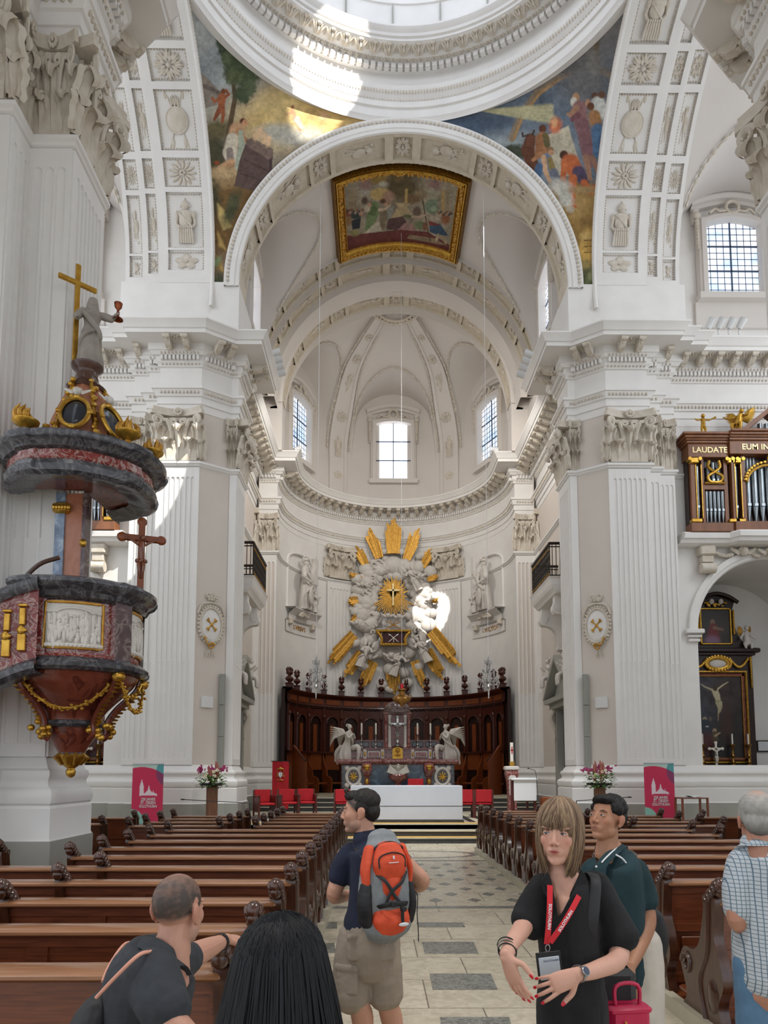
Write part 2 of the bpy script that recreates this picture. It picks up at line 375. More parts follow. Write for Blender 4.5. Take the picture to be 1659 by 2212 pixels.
# sanctuary steps and platform
b = MB(); b2 = MB(); b3 = MB()
for i, (y, z) in enumerate([(19.42, .15), (19.85, .30), (20.3, .45)]):
    b.box(-5.4 if i else -3.2, 5.4 if i else 3.2, y, y+.5, z-.15, z-.03); b2.box(-5.4 if i else -3.2, 5.4 if i else 3.2, y-.02, y+.5, z-.03, z)
b.box(-5.4, 5.4, 20.3, 36, .0, .42); b2.box(-5.4, 5.4, 20.3, 36, .42, .45)
b3.box(-5.3, 5.3, 20.32, 20.42, .451, .456)
for y, z in ((26.6, .6), (27.0, .75), (27.4, .9)): b.box(-5.1, 5.1, y, 36, z-.15, z-.02); b2.box(-5.1, 5.1, y-.02, 36, z-.02, z)
plat = b.obj('floor_sanctuary', M['step'], smooth=0, **ST); b2.obj('step_top', M['steptop'], plat, smooth=0)
b3 = MB().box(-3.2, 3.2, 19.44, 19.84, .1505, .153).box(-5.3, 5.3, 20.33, 20.75, .4505, .453); b3.obj('step_carpet', M['carpet'], plat, smooth=0)  # ochre strips along the step tops
b3 = MB()
for k in range(26): b3.box(-5.2+k*.41, -5.0+k*.41, 20.9, 24.5, .4505, .4525)
b3.obj('floor_stripe', M['step'], plat, smooth=0)

# ---- walls: one vertical sheet along the plan, beige fields and white pilasters
def wallsheet(path, z0, z1, name, mat, **k):
    return MB().grid([[(x, y, z0), (x, y, z1)] for x, y in path]).obj(name, mat, smooth=30, **k)
seg = lambda p, i, j: p[i:j+1]
def arched_wall(x0, x1, y, z1, cx, r, zs, n=24):
    "wall in the plane y with an arched opening down to the floor"
    b = MB(); pts = [(cx+r*cos(a), zs+r*sin(a)) for a in np.linspace(pi, 0, n+1)]
    b.add([(x0, y, 0), (cx-r, y, 0), (cx-r, y, zs), (x0, y, zs)], [(0, 1, 2, 3)]); b.add([(cx+r, y, 0), (x1, y, 0), (x1, y, zs), (cx+r, y, zs)], [(0, 1, 2, 3)])
    b.add([(x0, y, zs), (cx-r, y, zs), (cx-r, y, z1), (x0, y, z1)], [(0, 1, 2, 3)]); b.add([(cx+r, y, zs), (x1, y, zs), (x1, y, z1), (cx+r, y, z1)], [(0, 1, 2, 3)])
    b.grid([[(p[0], y, p[1]), (p[0], y, z1)] for p in pts]); return b
CHX, CHR, CHZ = 11.4, 2.3, 6.2
for s, sd in ((1, 'right'), (-1, 'left')):
    p = PR if s > 0 else MIR(PR)
    st = p[1:8] if s > 0 else p[-8:-1]; wallsheet(st, 0, 12.9, 'wall_pier_'+sd, M['pil'], **ST)
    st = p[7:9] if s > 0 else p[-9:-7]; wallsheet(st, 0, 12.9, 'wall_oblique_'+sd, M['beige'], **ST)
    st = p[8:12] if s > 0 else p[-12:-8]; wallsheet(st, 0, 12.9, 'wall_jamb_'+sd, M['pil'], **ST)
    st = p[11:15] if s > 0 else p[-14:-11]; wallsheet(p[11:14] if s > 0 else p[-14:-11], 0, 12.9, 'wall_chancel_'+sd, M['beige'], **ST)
    b = arched_wall(8.45, 15, 22.4, 12.9, CHX, CHR, CHZ)
    if s < 0: b.v = [(-x, y, z) for x, y, z in b.v]
    w = b.obj('wall_transept_'+sd, M['white'], smooth=0, **ST)
    # chapel behind the arch
    b = MB(); ys = (22.4, 25.6)
    prof = [(CHX-CHR, 0)]+[(CHX+CHR*cos(a), CHZ+CHR*sin(a)) for a in np.linspace(pi, 0, 25)]+[(CHX+CHR, 0)]
    b.grid([[(s*x, ys[0], z) for x, z in prof], [(s*x, ys[1], z) for x, z in prof]])
    b.box(min(s*8.8, s*14), max(s*8.8, s*14), 25.6, 25.9, 0, 9)
    b.obj('wall_chapel_'+sd, M['white'], smooth=30, **ST)
    # archivolt and impost, hanging corbel with garland under the organ gallery
    b = MB(); cs = [(-.02, 0), (.02, .06), (.1, .08), (.12, .12), (.24, .14), (.3, .12), (.32, 0)]
    for rows in [[[(s*(CHX+(CHR+dr)*cos(a)), 22.4-dy, CHZ+(CHR+dr)*sin(a)) for dr, dy in cs] for a in np.linspace(0, pi, 33)]]: b.grid(rows)
    for xx in (CHX-CHR-.32, CHX+CHR-.05):
        X0, X1 = sorted((s*xx, s*(xx+.37)))
        for z, e, h in ((5.85, 0, .1), (5.98, .04, .08), (6.1, .1, .14)): b.bbox(X0-e, X1+e, 22.4-.1-e, 23.2, z, z+h, .02)
    trim(b, M['white'])
    wallsheet([(s*8.46, 24.1), (s*15, 24.1)][::s], 15.2, 23.5, 'wall_clerestory_'+sd, M['white'], **ST)
    b = MB().box(min(s*15, s*15.3), max(s*15, s*15.3), 8, 26, 0, 9).obj('wall_'+sd, M['white'], smooth=0, **ST)
wallsheet(PR[13:]+APS+MIR(PR)[:1], 0, 12.9, 'wall_apse', M['white'], **ST)
wallsheet(arc((0, APC), APR-.0, 92, -92, 60), 15.2, 17.6, 'wall_apse_upper', M['vault'], **ST)
for s, sd in ((1, 'right'), (-1, 'left')):
    wallsheet([(s*5.5, 22.3), (s*5.5, 31.2)][::s], 15.2, 17.3, 'wall_chancel_upper_'+sd, M['vault'], **ST)
    q = NR if s > 0 else NL
    wallsheet(q, 0, 12.9, 'wall_nave_pier_'+sd, M['pil'], **ST)
# ---- entablature swept round piers, chancel and apse
ENT = [(-.05, 12.8), (.014, 12.8), (.014, 13.04), (.05, 13.05), (.05, 13.26), (.1, 13.28), (.1, 13.3), (.16, 13.46), (.2, 13.48), (.2, 13.56), (0, 13.58), (0, 14.22), (.06, 14.24), (.06, 14.3), (.1, 14.36), (.12, 14.38), (.12, 14.54), (.2, 14.55), (.26, 14.64), (.3, 14.66), (.3, 14.86), (.84, 14.87), (.84, 14.99), (.88, 15.0), (.9, 15.03), (.96, 15.14), (1.02, 15.2), (1.02, 15.24), (-.5, 15.26)]
BASE = [(.40, .93), (.36, .97), (.36, 1.36), (.3, 1.4), (.36, 1.43), (.39, 1.5), (.38, 1.57), (.3, 1.63), (.22, 1.65), (.18, 1.7), (.19, 1.75), (.22, 1.77), (.25, 1.82), (.23, 1.87), (.14, 1.9), (.12, 1.93), (.03, 2.02), (0, 2.06)]
PLN = [(.43, 0), (.43, .93), (.3, .94)]
AST = [(0, 11.05), (.05, 11.09), (.06, 11.12), (.1, 11.15), (.1, 11.21), (.06, 11.24), (0, 11.25)]
def stations(path, d, skip=.0):
    "points every ~d along the plan with outward normal and tangent"
    out = []
    segs = [(V(path[i]), V(path[i+1])) for i in range(len(path)-1)]
    i = 0
    while i < len(segs):
        a, b = segs[i]; run = [a, b]; j = i+1                        # merge the near-collinear pieces of an arc into one run
        while j < len(segs) and (segs[j][1]-segs[j][0]).normalized().dot((run[-1]-run[-2]).normalized()) > .985: run.append(segs[j][1]); j += 1
        Ls = [0.]
        for k in range(1, len(run)): Ls.append(Ls[-1]+(run[k]-run[k-1]).length)
        T = Ls[-1]; n = max(1, int(round((T-2*skip)/d))) if T > 2*skip+.5*d else 0
        for k in range(n):
            t = skip+(T-2*skip)*(k+.5)/n; m = next(q for q in range(1, len(run)) if Ls[q] >= t-1e-9)
            tg = (run[m]-run[m-1]).normalized(); p = run[m-1]+tg*(t-Ls[m-1]); out.append((p, tg, V((-tg.y, tg.x)), T))
        i = j
    return out
MOD = MB()                                                            # scrolled bracket, unit: sits under the corona, projects to -y
sc = crom([(0, -.02, .0), (0, -.1, -.24), (0, -.3, -.2), (0, -.42, -.1), (0, -.5, -.12), (0, -.53, -.05), (0, -.5, 0)], 3)
MOD.prism([(p[1], p[2]) for p in sc]+[(0, 0)], .17, at(.085, 0, 0, rz=pi/2))
MOD.tube([(-.1, -.02, -.2), (.1, -.02, -.2)], .05, 8); MOD.tube([(-.1, -.48, -.06), (.1, -.48, -.06)], .055, 8)
for k in range(5): MOD.ell((0, -.08-.09*k, -.24+.035*k), (.075, .05, .04), n=6, m=4)
ROS = MB()
for k in range(6): ROS.ell((.085*cos(k*pi/3), .085*sin(k*pi/3), -.02), (.06, .035, .025), n=6, m=4, R=Matrix.Rotation(k*pi/3, 4, 'Z'))
ROS.ell((0, 0, -.04), (.035, .035, .035), n=6, m=4)
def entablature(path, near=False):
    e = trim(MB().sweep(path, ENT), M['white'], smooth=25)
    bm, bd, be, br = MB(), MB(), MB(), MB()
    for p, t, n, T in stations(path, .52, .1):
        bm.mb(MOD, frame((p.x+n.x*.3, p.y+n.y*.3, 14.87), -t))
    for p, t, n, T in stations(path, .52, .36):
        br.mb(ROS, at(p.x+n.x*.6, p.y+n.y*.6, 14.865))
    for p, t, n, T in stations(path, .125, .03):
        bd.box(-.035, .035, -.1, 0, 0, .13, frame((p.x+n.x*.12, p.y+n.y*.12, 14.4), -t))
    for p, t, n, T in stations(path, .11, .02):
        be.ell((p.x+n.x*.23, p.y+n.y*.23, 14.6), (.035, .035, .05), n=6, m=3)
        be.ell((p.x+n.x*.14, p.y+n.y*.14, 13.39), (.04, .04, .06), n=6, m=3)
        be.ell((p.x+n.x*.09, p.y+n.y*.09, 14.31), (.03, .03, .04), n=4, m=3)
    bm.obj('modillion_course', M['orn'], e); bd.obj('dentil_course', M['white'], e, smooth=0); be.obj('ornament_band', M['orn'], e); br.obj('soffit_rosettes', M['orn'], e)
    return e
entablature(PATH)
for q in (NR, NL): entablature(q)
for q in (PATH, NR, NL):
    kb = .62 if q is PATH else .45
    trim(MB().sweep(q, [(o_*kb, z_) for o_, z_ in BASE]), M['pil'], smooth=30)
    MB().sweep(q, [(o_*kb, z_) for o_, z_ in PLN]).obj('baseboard_%s' % {len(PATH): 'chancel'}.get(len(q), 'nave_right' if q is NR else 'nave_left'), M['plinth'], smooth=0, **ST)
    trim(MB().sweep(q, AST), M['pil'], smooth=30)
# ---- fluted pilaster faces
def flutes(p0, p1, nf, z0=2.06, z1=11.05, out=.03, cable=.34):
    p0, p1 = V(p0), V(p1); W = (p1-p0).length; t = (p1-p0)/W; n = V((-t.y, t.x)); mg = .09*W if nf > 2 else .12*W
    pit = (W-2*mg)/nf; hw = pit*.4; zc = z0+(z1-z0)*cable
    rows = []
    def row(z, ws, ds):
        r = [(0, -out), (0, 0)]
        for i in range(nf):
            c = mg+pit*(i+.5)
            r += [(c-hw, 0)]+[(c+hw*ws*cos(a), -hw*.8*ds*sin(a)) for a in np.linspace(pi, 0, 7)]+[(c+hw, 0)]
        r += [(W, 0), (W, -out)]
        return [(p0.x+t.x*a+n.x*(out+d), p0.y+t.y*a+n.y*(out+d), z) for a, d in r]
    for z, ws, ds in [(z0, 1, 0), (z0+.18, 1, 0), (z0+.182, 1, .4), (zc-.04, 1, .4), (zc, 1, .1), (zc+.002, 1, 1), (z1-.3-hw, 1, 1), (z1-.3-hw*.5, .85, .85), (z1-.3-hw*.15, .5, .5), (z1-.3, .2, .05), (z1-.299, 1, 0), (z1, 1, 0)]:
        rows.append(row(z, ws, ds))
    return MB().grid(rows, flip=False)
CAPB = MB()                                                          # Corinthian capital, unit width 1 (x), height 1.35, front to -y
CAPB.box(-.44, .44, -.06, .02, 0, 1.14)
def leaf(xc, z0, h, w, lean=0., yo=0., curl=1.):
    sp = crom([(-.03, 0), (-.06, .35*h), (-.1, .7*h), (-.17*curl, .95*h), (-.27*curl, .98*h), (-.32*curl, .86*h), (-.28*curl, .77*h)], 3); rows = []
    n = len(sp)
    for i, (y, z) in enumerate(sp):
        f = i/(n-1); ww = w*(.62+.5*sin(pi*min(f*1.15, 1))**.8-.42*f)*(1+.14*sin(f*30))
        rows.append([(xc+lean*f*h+ww*.5*u, yo+y-.035*cos(u*pi*2.5)*(1-f*.4)+.05*u*u*(1+f), z0+z) for u in (-1, -.72, -.45, -.2, 0, .2, .45, .72, 1)])
    return rows
for x in (-.27, .27): CAPB.grid(leaf(x, .02, .5, .4))
for x in (-.52, .52): CAPB.grid(leaf(x, .02, .5, .34, curl=.6))
for x in (0,): CAPB.grid(leaf(x, .05, .84, .42, yo=-.01))
for x in (-.48, .48): CAPB.grid(leaf(x, .05, .84, .38, yo=-.02))
def spiral(c, r0, turns, th, s, dx, n=26):
    return [(c[0]+s*dx*(r0*(1-.75*i/n))*cos(a), c[1]-abs(dx)*.0-(1-abs(dx))*(r0*(1-.75*i/n))*s*0+(-(.5)*(r0*(1-.75*i/n))*cos(a) if abs(dx) < .95 else 0), c[2]+(r0*(1-.75*i/n))*sin(a)) for i, a in enumerate(np.linspace(pi*.9, pi*.9-2*pi*turns, n+1))]
for s in (-1, 1):
    q = spiral((s*.46, -.2, 1.0), .135, 1.6, .03, s, .75)
    CAPB.tube(crom([(s*.14, -.08, .5), (s*.18, -.11, .8), (s*.26, -.15, 1.02)], 4)+q, .034, 6, flat=1.5)
    q = spiral((s*.12, -.13, .99), .085, 1.4, .02, -s, 1.)
    CAPB.tube([(s*.16, -.1, .62), (s*.2, -.12, .85)]+q, .024, 6, flat=1.4)
    CAPB.ell((s*.15, -.1, .5), (.05, .05, .09), n=8, m=5)
ab = [(-.64, -.26), (-.58, -.3)]+[(-.58+1.16*i/10, -.3+.2*sin(pi*i/10)) for i in range(1, 10)]+[(.58, -.3), (.64, -.26), (.56, .04), (-.56, .04)]
CAPB.plan(ab, 1.15, 1.25); CAPB.plan([(x*.94, y*.9) for x, y in ab], 1.25, 1.35)
for k in range(9): CAPB.ell((.075*cos(k*.698), -.17, 1.24+.075*sin(k*.698)), (.04, .03, .04), n=6, m=4)
CAPB.ell((0, -.2, 1.24), (.035, .04, .035), n=6, m=4)
CAPM = None
def capital(parent, p0, p1, z=11.25, h=1.6, sx=1.0):
    global CAPM
    p0, p1 = V(p0), V(p1); c = (p0+p1)/2; t = (p1-p0).normalized(); W = (p1-p0).length*sx
    if CAPM is None:
        o = CAPB.obj('capital', M['orn'], parent, local=True); CAPM = o.data
    else:
        o = bpy.data.objects.new('capital', CAPM); COL.objects.link(o); o.parent = parent
    og = ORG.get(parent.name, (0, 0, 0)); Mx = frame((c.x-og[0], c.y-og[1], z-og[2]), -t)
    sy = min(max(W, .7), 1.3)
    o.matrix_local = Mx @ Matrix.Diagonal((W, sy, h/1.35, 1)); return o
def pilaster(p0, p1, nf, cap=True, **k):
    o = trim(flutes(p0, p1, nf, **k), M['pil'], smooth=30)
    if cap: capital(o, p0, p1)
    return o
for s in (1, -1):
    mp = (lambda a, b: (a, b)) if s > 0 else (lambda a, b: ((-b[0], b[1]), (-a[0], a[1])))
    pilaster(*mp((7.5, 21.6), (6.22, 21.6)), 7)
    pilaster(*mp((7.92, 21.88), (7.5, 21.88)), 2); pilaster(*mp((8.45, 22.1), (7.92, 22.1)), 3)
    pilaster(*mp((5.2, 22.2), (5.2, 23.5)), 7); capital(trim(MB().box(*sorted((s*5.42, s*5.2)), 22.17, 22.2, 2.06, 11.05), M['pil'], smooth=0), *mp((5.5, 22.2), (5.2, 22.2)))
    pilaster(*mp((5.92, 30.65), (5.1, 30.65)), 4); pilaster(*mp((5.95, 29.9), (5.95, 30.65)), 3)
    a0, a1 = s*32.4+7.6, s*32.4-7.6
    pilaster(*[(sin(R_(a))*APR*.985, APC+cos(R_(a))*APR*.985) for a in (a0, a1)], 6)
    # near piers
    k = .22 if s > 0 else 0
    pilaster(*mp((6.0+k, 10.13), (5.36+k, 10.13)), 3); pilaster(*mp((5.36+k, 10.13), (5.36+k, 11.33)), 7)
    pilaster(*mp((6.0+k, 9.57), (6.0+k, 10.13)), 3); pilaster(*mp((7.3+k, 9.57), (6.0+k, 9.57)), 7)
# ---- blocks above the cornice, arches
def band(ax, cu, cz, r, rb, a0, a1, t0, t1, n=40):
    "annular strip: axis 'y' (arch seen from the front) or 'x' (arch seen from the side); r faces the inside, rb is behind"
    b = MB(); rows = []
    for t in np.linspace(t0, t1, n+1):
        c, s_ = cos(t), sin(t)
        q = [(a0, rb), (a0, r), (a1, r), (a1, rb)]
        rows.append([((cu+R*c, a, cz+R*s_) if ax == 'y' else (a, cu+R*c, cz+R*s_)) for a, R in q])
    return b.grid(rows, flip=(ax == 'y'))
def coffers(ax, cu, cz, r, a0, a1, spans, rim=.13, dp=.1, t0=0., t1=pi, n=60):
    "soffit at r with sunk panels (t-spans in degrees)"
    b = MB()
    b.mb(band(ax, cu, cz, r+dp, r+dp+.02, a0, a1, t0, t1, n)); b.mb(band(ax, cu, cz, r, r+dp, a0, a0+rim, t0, t1, n)); b.mb(band(ax, cu, cz, r, r+dp, a1-rim, a1, t0, t1, n))
    e = sorted(spans); cur = t0
    for p, q in e+[(math.degrees(t1), 0)]:
        if R_(p) > cur+1e-4: b.mb(band(ax, cu, cz, r, r+dp, a0+rim, a1-rim, cur, R_(p), 3))
        cur = R_(q)
    return b
def F3(o, x, y, z):
    Mx = Matrix.Identity(4)
    for i in range(3): Mx[i][0] = x[i]; Mx[i][1] = y[i]; Mx[i][2] = z[i]; Mx[i][3] = o[i]
    return Mx
# reliefs, unit square in x-z, raised to -y
def rel_daisy(n=13):
    b = MB()
    for k in range(n):
        a = 2*pi*k/n; b.ell((.3*cos(a), -.03, .3*sin(a)), (.18, .05, .055), n=7, m=5, R=Matrix.Rotation(-a, 4, 'Y'))
    for k in range(6): b.ell((.07*cos(k), -.07, .07*sin(k)), (.05, .05, .05), n=6, m=4)
    return b
def rel_acanthus(n=8):
    b = MB()
    for k in range(n):
        a = 2*pi*k/n
        for j in (-1, 0, 1): b.ell(((.3+.04*(j == 0))*cos(a+j*.2), -.05-.03*(j == 0), (.3+.04*(j == 0))*sin(a+j*.2)), (.16, .05, .05), n=6, m=4, R=Matrix.Rotation(-a-j*.25, 4, 'Y'))
        a += pi/n; b.ell((.2*cos(a), -.06, .2*sin(a)), (.1, .05, .05), n=6, m=4, R=Matrix.Rotation(-a, 4, 'Y'))
    b.ell((0, -.1, 0), (.08, .07, .08), n=8, m=5); return b
def rel_flower():
    b = MB()
    for k in range(5):
        a = 2*pi*k/5+.3; b.ell((.22*cos(a), -.03, .2*sin(a)), (.2, .05, .15), n=8, m=5, R=Matrix.Rotation(-a, 4, 'Y'))
    b.ell((0, -.08, 0), (.07, .06, .07), n=8, m=5); return b
def rel_shield():
    b = MB()
    for s in (-1, 1): b.tube([(s*.3, -.03, -.46), (-s*.25, -.03, .45)], .022, 6); b.ell((-s*.27, -.03, .42), (.05, .03, .08), n=6, m=4); b.ell((s*.2, -.03, -.38), (.07, .03, .1), n=6, m=4)
    b.ell((0, -.03, .0), (.33, .08, .22), n=20, m=10); b.tube([(.33*cos(a), -.05, .22*sin(a)) for a in np.linspace(0, 6.283, 24)[:-1]], .018, 6, closed=True)
    for k in range(5): b.ell((.05*(k-2), -.05, .3+.03*(k % 2)), (.035, .04, .09), n=6, m=4)
    return b
def rel_cuirass():
    b = MB()
    b.ell((0, -.05, .03), (.22, .13, .17), n=14, m=9); b.ell((0, -.05, .13), (.25, .11, .09), n=12, m=7)
    b.ell((.0, -.06, .3), (.13, .12, .09), n=12, m=7); b.ell((0, -.04, .4), (.03, .05, .05), n=6, m=4); b.tube([(.14*cos(a), -.06-.1*sin(a), .28) for a in np.linspace(0, pi, 9)], .02, 6)
    for k in range(7):
        x = -.21+.07*k; b.tube([(x*.9, -.11, -.1), (x*1.05, -.13, -.28), (x*1.1, -.1, -.42)], [.03, .038, .04], 6); b.ell((x*.95, -.14, -.12), (.035, .03, .035), n=6, m=4)
    for s in (-1, 1):
        b.ell((s*.27, -.05, .12), (.07, .07, .09), n=8, m=5); b.tube([(s*.27, -.05, .1), (s*.3, -.05, -.05), (s*.22, -.1, -.12)], [.05, .045, .035], 6)
    b.tube([(-.2, -.15, .16), (.0, -.19, .02), (.2, -.15, -.1)], .018, 5); return b
def rel_trophy(sd=0):
    r = random.Random(sd); b = MB()
    for k in range(5):
        a = r.uniform(-.9, .9); x = r.uniform(-.1, .1); b.tube([(x-.3*sin(a), -.03, -.42*cos(a)), (x+.3*sin(a), -.04, .42*cos(a))], .022, 5)
    b.ell((r.uniform(-.1, .1), -.04, 0), (.2, .08, .17), n=12, m=7); b.ell((r.uniform(-.1, .1), -.06, .26), (.12, .1, .09), n=10, m=6)
    for k in range(8): b.ell((r.uniform(-.3, .3), -.03, r.uniform(-.4, .4)), (.09, .05, .05), n=6, m=4, R=Matrix.Rotation(r.uniform(0, 3), 4, 'Y'))
    return b
RELM = {}
def relief(kind, parent, Mx, fn):
    og = V(ORG.get(parent.name, (0, 0, 0))); Mx = Matrix.Translation(-og) @ Mx
    if kind not in RELM:
        o = fn().obj('relief_'+kind.split('_')[0], M['orn'], parent, local=True); RELM[kind] = o.data
    else:
        o = bpy.data.objects.new('relief_'+kind.split('_')[0], RELM[kind]); COL.objects.link(o); o.parent = parent
    o.matrix_local = Mx; return o
def put_relief(kind, fn, parent, ax, cu, cz, r, a, deg, sz, h):
    t = R_(deg); c, s_ = cos(t), sin(t)
    if ax == 'y': o = V((cu+r*c, a, cz+r*s_)); out = V((c, 0, s_)); tg = V((-s_, 0, c)); tg = tg if deg <= 90 else -tg; x = V((0, 1, 0)) if deg <= 90 else V((0, -1, 0))
    else: o = V((a, cu+r*c, cz+r*s_)); out = V((0, c, s_)); tg = V((0, -s_, c)); x = out.cross(tg)
    x = out.cross(tg)
    return relief(kind, parent, F3(o, x*sz, out*min(sz, h), tg*h), fn)
def dotframe(ax, cu, cz, r, a0, a1, d0, d1):
    "leaf-and-tongue border inside a sunk panel"
    b = MB(); n = max(3, int((a1-a0)/.075)); m = max(3, int(R_(d1-d0)*r/.075))
    pt = lambda a, d: (cu+r*cos(R_(d)), a, cz+r*sin(R_(d))) if ax == 'y' else (a, cu+r*cos(R_(d)), cz+r*sin(R_(d)))
    e = math.degrees(.04/r)
    for k in range(n):
        for d in (d0+e, d1-e): b.ell(pt(a0+(a1-a0)*(k+.5)/n, d), (.026, .03, .026), n=5, m=3)
    for k in range(m):
        for a in (a0+.04, a1-.04): b.ell(pt(a, d0+(d1-d0)*(k+.5)/m), (.026, .03, .026), n=5, m=3)
    return b
AZ = 17.0; ARO, ARI = 5.6, 5.13
def archivolt(y, cz, r0, r1, dirn=-1, egg=True, mat='white'):
    cs = [(r0, 0), (r0+.02, .05), (r0+.1, .07), (r0+.12, .03), (r0+.3*(r1-r0), .03), (r0+.34*(r1-r0), .06), (r1-.17, .07), (r1-.15, .04), (r1-.04, .1), (r1, .1), (r1, -.2)]
    b = MB().grid([[(R*cos(t), y+dirn*d, cz+R*sin(t)) for R, d in cs] for t in np.linspace(-.02, pi+.02, 73)], flip=True)
    o = trim(b, M[mat], smooth=30)
    if egg:
        e = MB()
        for k in range(130):
            t = pi*(k+.5)/130; e.ell(((r1-.1)*cos(t), y+dirn*.08, cz+(r1-.1)*sin(t)), (.045, .04, .06), n=6, m=4, R=Matrix.Rotation(-(t-pi/2), 4, 'Y'))
        e.obj('ornament_band', M['orn'], o)
    return o
# crossing arch (chancel side)
for s in (1, -1):                                                     # attic blocks between cornice and springing
    b = MB().plan(sorted_poly := ([(5.13, 21.6), (8.8, 21.6), (8.8, 24.1), (5.13, 24.1)] if s > 0 else [(-8.8, 21.6), (-5.13, 21.6), (-5.13, 24.1), (-8.8, 24.1)]), 15.2, 17.05)
    b.obj('wall_attic_'+('right' if s > 0 else 'left'), M['white'], smooth=0, **ST)
    b = MB().plan([(5.36*s, 10.2), (9*s, 10.2), (9*s, 12), (5.36*s, 12)][::s], 15.2, 17.4); b.obj('wall_attic_nave_'+('right' if s > 0 else 'left'), M['white'], smooth=0, **ST)
archivolt(21.6, AZ, ARI, ARO)
SP = [(86.5, 93.5)]+[x for k in (31, 60) for x in ((90-k-3.6, 90-k+3.6), (90+k-3.6, 90+k+3.6))]+[x for k in (16, 45.5, 75) for x in ((90-k-9.4, 90-k+9.4), (90+k-9.4, 90+k+9.4))]
def arch_reliefs(o, y, cz, r, sz, kinds='d'):
    for k in (0, 31, -31, 60, -60): put_relief('acanthus', rel_acanthus, o, 'y', 0, cz, r, y, 90+k, sz, .55)
    for i, k in enumerate((16, -16, 45.5, -45.5, 75, -75)): put_relief('trophy_%d' % i, lambda i=i: rel_trophy(i), o, 'y', 0, cz, r, y, 90+k, sz*1.1, 1.35)
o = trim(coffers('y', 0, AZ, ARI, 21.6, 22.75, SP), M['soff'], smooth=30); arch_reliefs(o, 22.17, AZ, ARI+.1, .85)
# second and third arches of the chancel
for y0, y1, r in ((26.95, 27.75, 5.42), (27.75, 28.5, 5.25)):
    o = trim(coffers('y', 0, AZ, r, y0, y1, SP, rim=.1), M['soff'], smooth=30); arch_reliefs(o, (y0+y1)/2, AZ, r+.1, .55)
trim(band('y', 0, AZ, 5.0, 5.3, 28.5, 29.5, 0, pi, 60), M['vault'], smooth=30)
archivolt(29.5, 17.35, 4.78, 5.1, egg=False, mat='vault')
trim(band('y', 0, AZ, 5.25, 6., 28.49, 28.52, 0, pi, 60), M['vault'], smooth=30)
MB().grid([[((4.98)*cos(t), 29.45, 17.1+4.98*sin(t)), ((5.6)*cos(t), 29.45, 17.0+5.6*sin(t))] for t in np.linspace(0, pi, 60)]).obj('wall_arch_face', M['vault'], **ST)
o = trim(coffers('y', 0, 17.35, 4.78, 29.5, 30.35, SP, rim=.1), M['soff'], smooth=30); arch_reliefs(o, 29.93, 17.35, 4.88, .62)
# chancel vault: barrel with cross lunettes over the side windows
def vault_z(x, y):
    zb = AZ+.15+sqrt(max(0, 5.3**2-x*x))
    a = y-24.9; zl = 19.3+sqrt(max(0, 2.0**2-a*a))*1.15 if abs(a) < 2.0 and abs(x) > 1.5 else 0
    return max(zb, zl)
xs = [5.55*sin(t) for t in np.linspace(-pi/2, pi/2, 90)]; ys = np.linspace(22.6, 27.1, 50)
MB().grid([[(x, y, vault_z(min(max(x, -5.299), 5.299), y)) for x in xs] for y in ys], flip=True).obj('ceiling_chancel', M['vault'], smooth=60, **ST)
def garland(pts, r=.045, n=None, parent=None, mat='orn'):
    b = MB(); q = [V(p) for p in pts]; L = [0.]
    for i in range(1, len(q)): L.append(L[-1]+(q[i]-q[i-1]).length)
    n = n or max(3, int(L[-1]/(r*3.4)))
    for k in range(n):
        t = L[-1]*(k+.5)/n; i = next(j for j in range(1, len(q)) if L[j] >= t-1e-9); p = q[i-1].lerp(q[i], (t-L[i-1])/max(L[i]-L[i-1], 1e-9)); d = (q[i]-q[i-1]).normalized()
        b.ell((0, 0, 0), (r*2.1, r*(.75 if k % 2 else 1.05), r*.8), n=7, m=4, M=frame(p, d, (0, .3, 1) if abs(d.z) < .9 else (0, 1, 0)))
    return trim(b, M[mat]) if parent is None else b.obj('garland', M[mat], parent)
for s in (1, -1):
    for e in (1, -1):
        pts = []
        for a in np.linspace(0.02, 1.98, 24):
            zl = 19.3+sqrt(4-a*a)*1.15; x = sqrt(max(0, 5.3**2-(zl-AZ-.15)**2)); pts.append((s*(x-.03), 24.9+e*a, zl-.05))
        garland(pts, .05)
# apse conch: hemisphere with three window lunettes
CZ = 17.3; LUN = [(0, 2.0, 19.0, 1.1), (66, 2.0, 19.0, 1.1), (-66, 2.0, 19.0, 1.1)]
def conch_z(th, r):
    z = CZ+sqrt(max(0, 5.1**2-r*r))
    for d, w, zs, k in LUN:
        a = r*sin(th-R_(d)); 
        if abs(a) < w and cos(th-R_(d)) > 0 and r > 1.5: z = max(z, zs+sqrt(w*w-a*a)*k+.12*(5-r))
    return z
rows = []
for r in [5.1*sin(t) for t in np.linspace(.01, pi/2, 70)]:
    rows.append([(r*sin(th), APC+r*cos(th), conch_z(th, r)) for th in np.linspace(-R_(104), R_(104), 150)])
MB().grid(rows, flip=True).obj('ceiling_apse', M['vault'], smooth=60, **ST)
rows = [[(APR*sin(th), APC+APR*cos(th), 17.3), (APR*sin(th), APC+APR*cos(th), 21.8)] for th in np.linspace(-R_(95), R_(95), 160)]
MB().grid(rows).obj('wall_apse_lunettes', M['vault'], smooth=60, **ST)
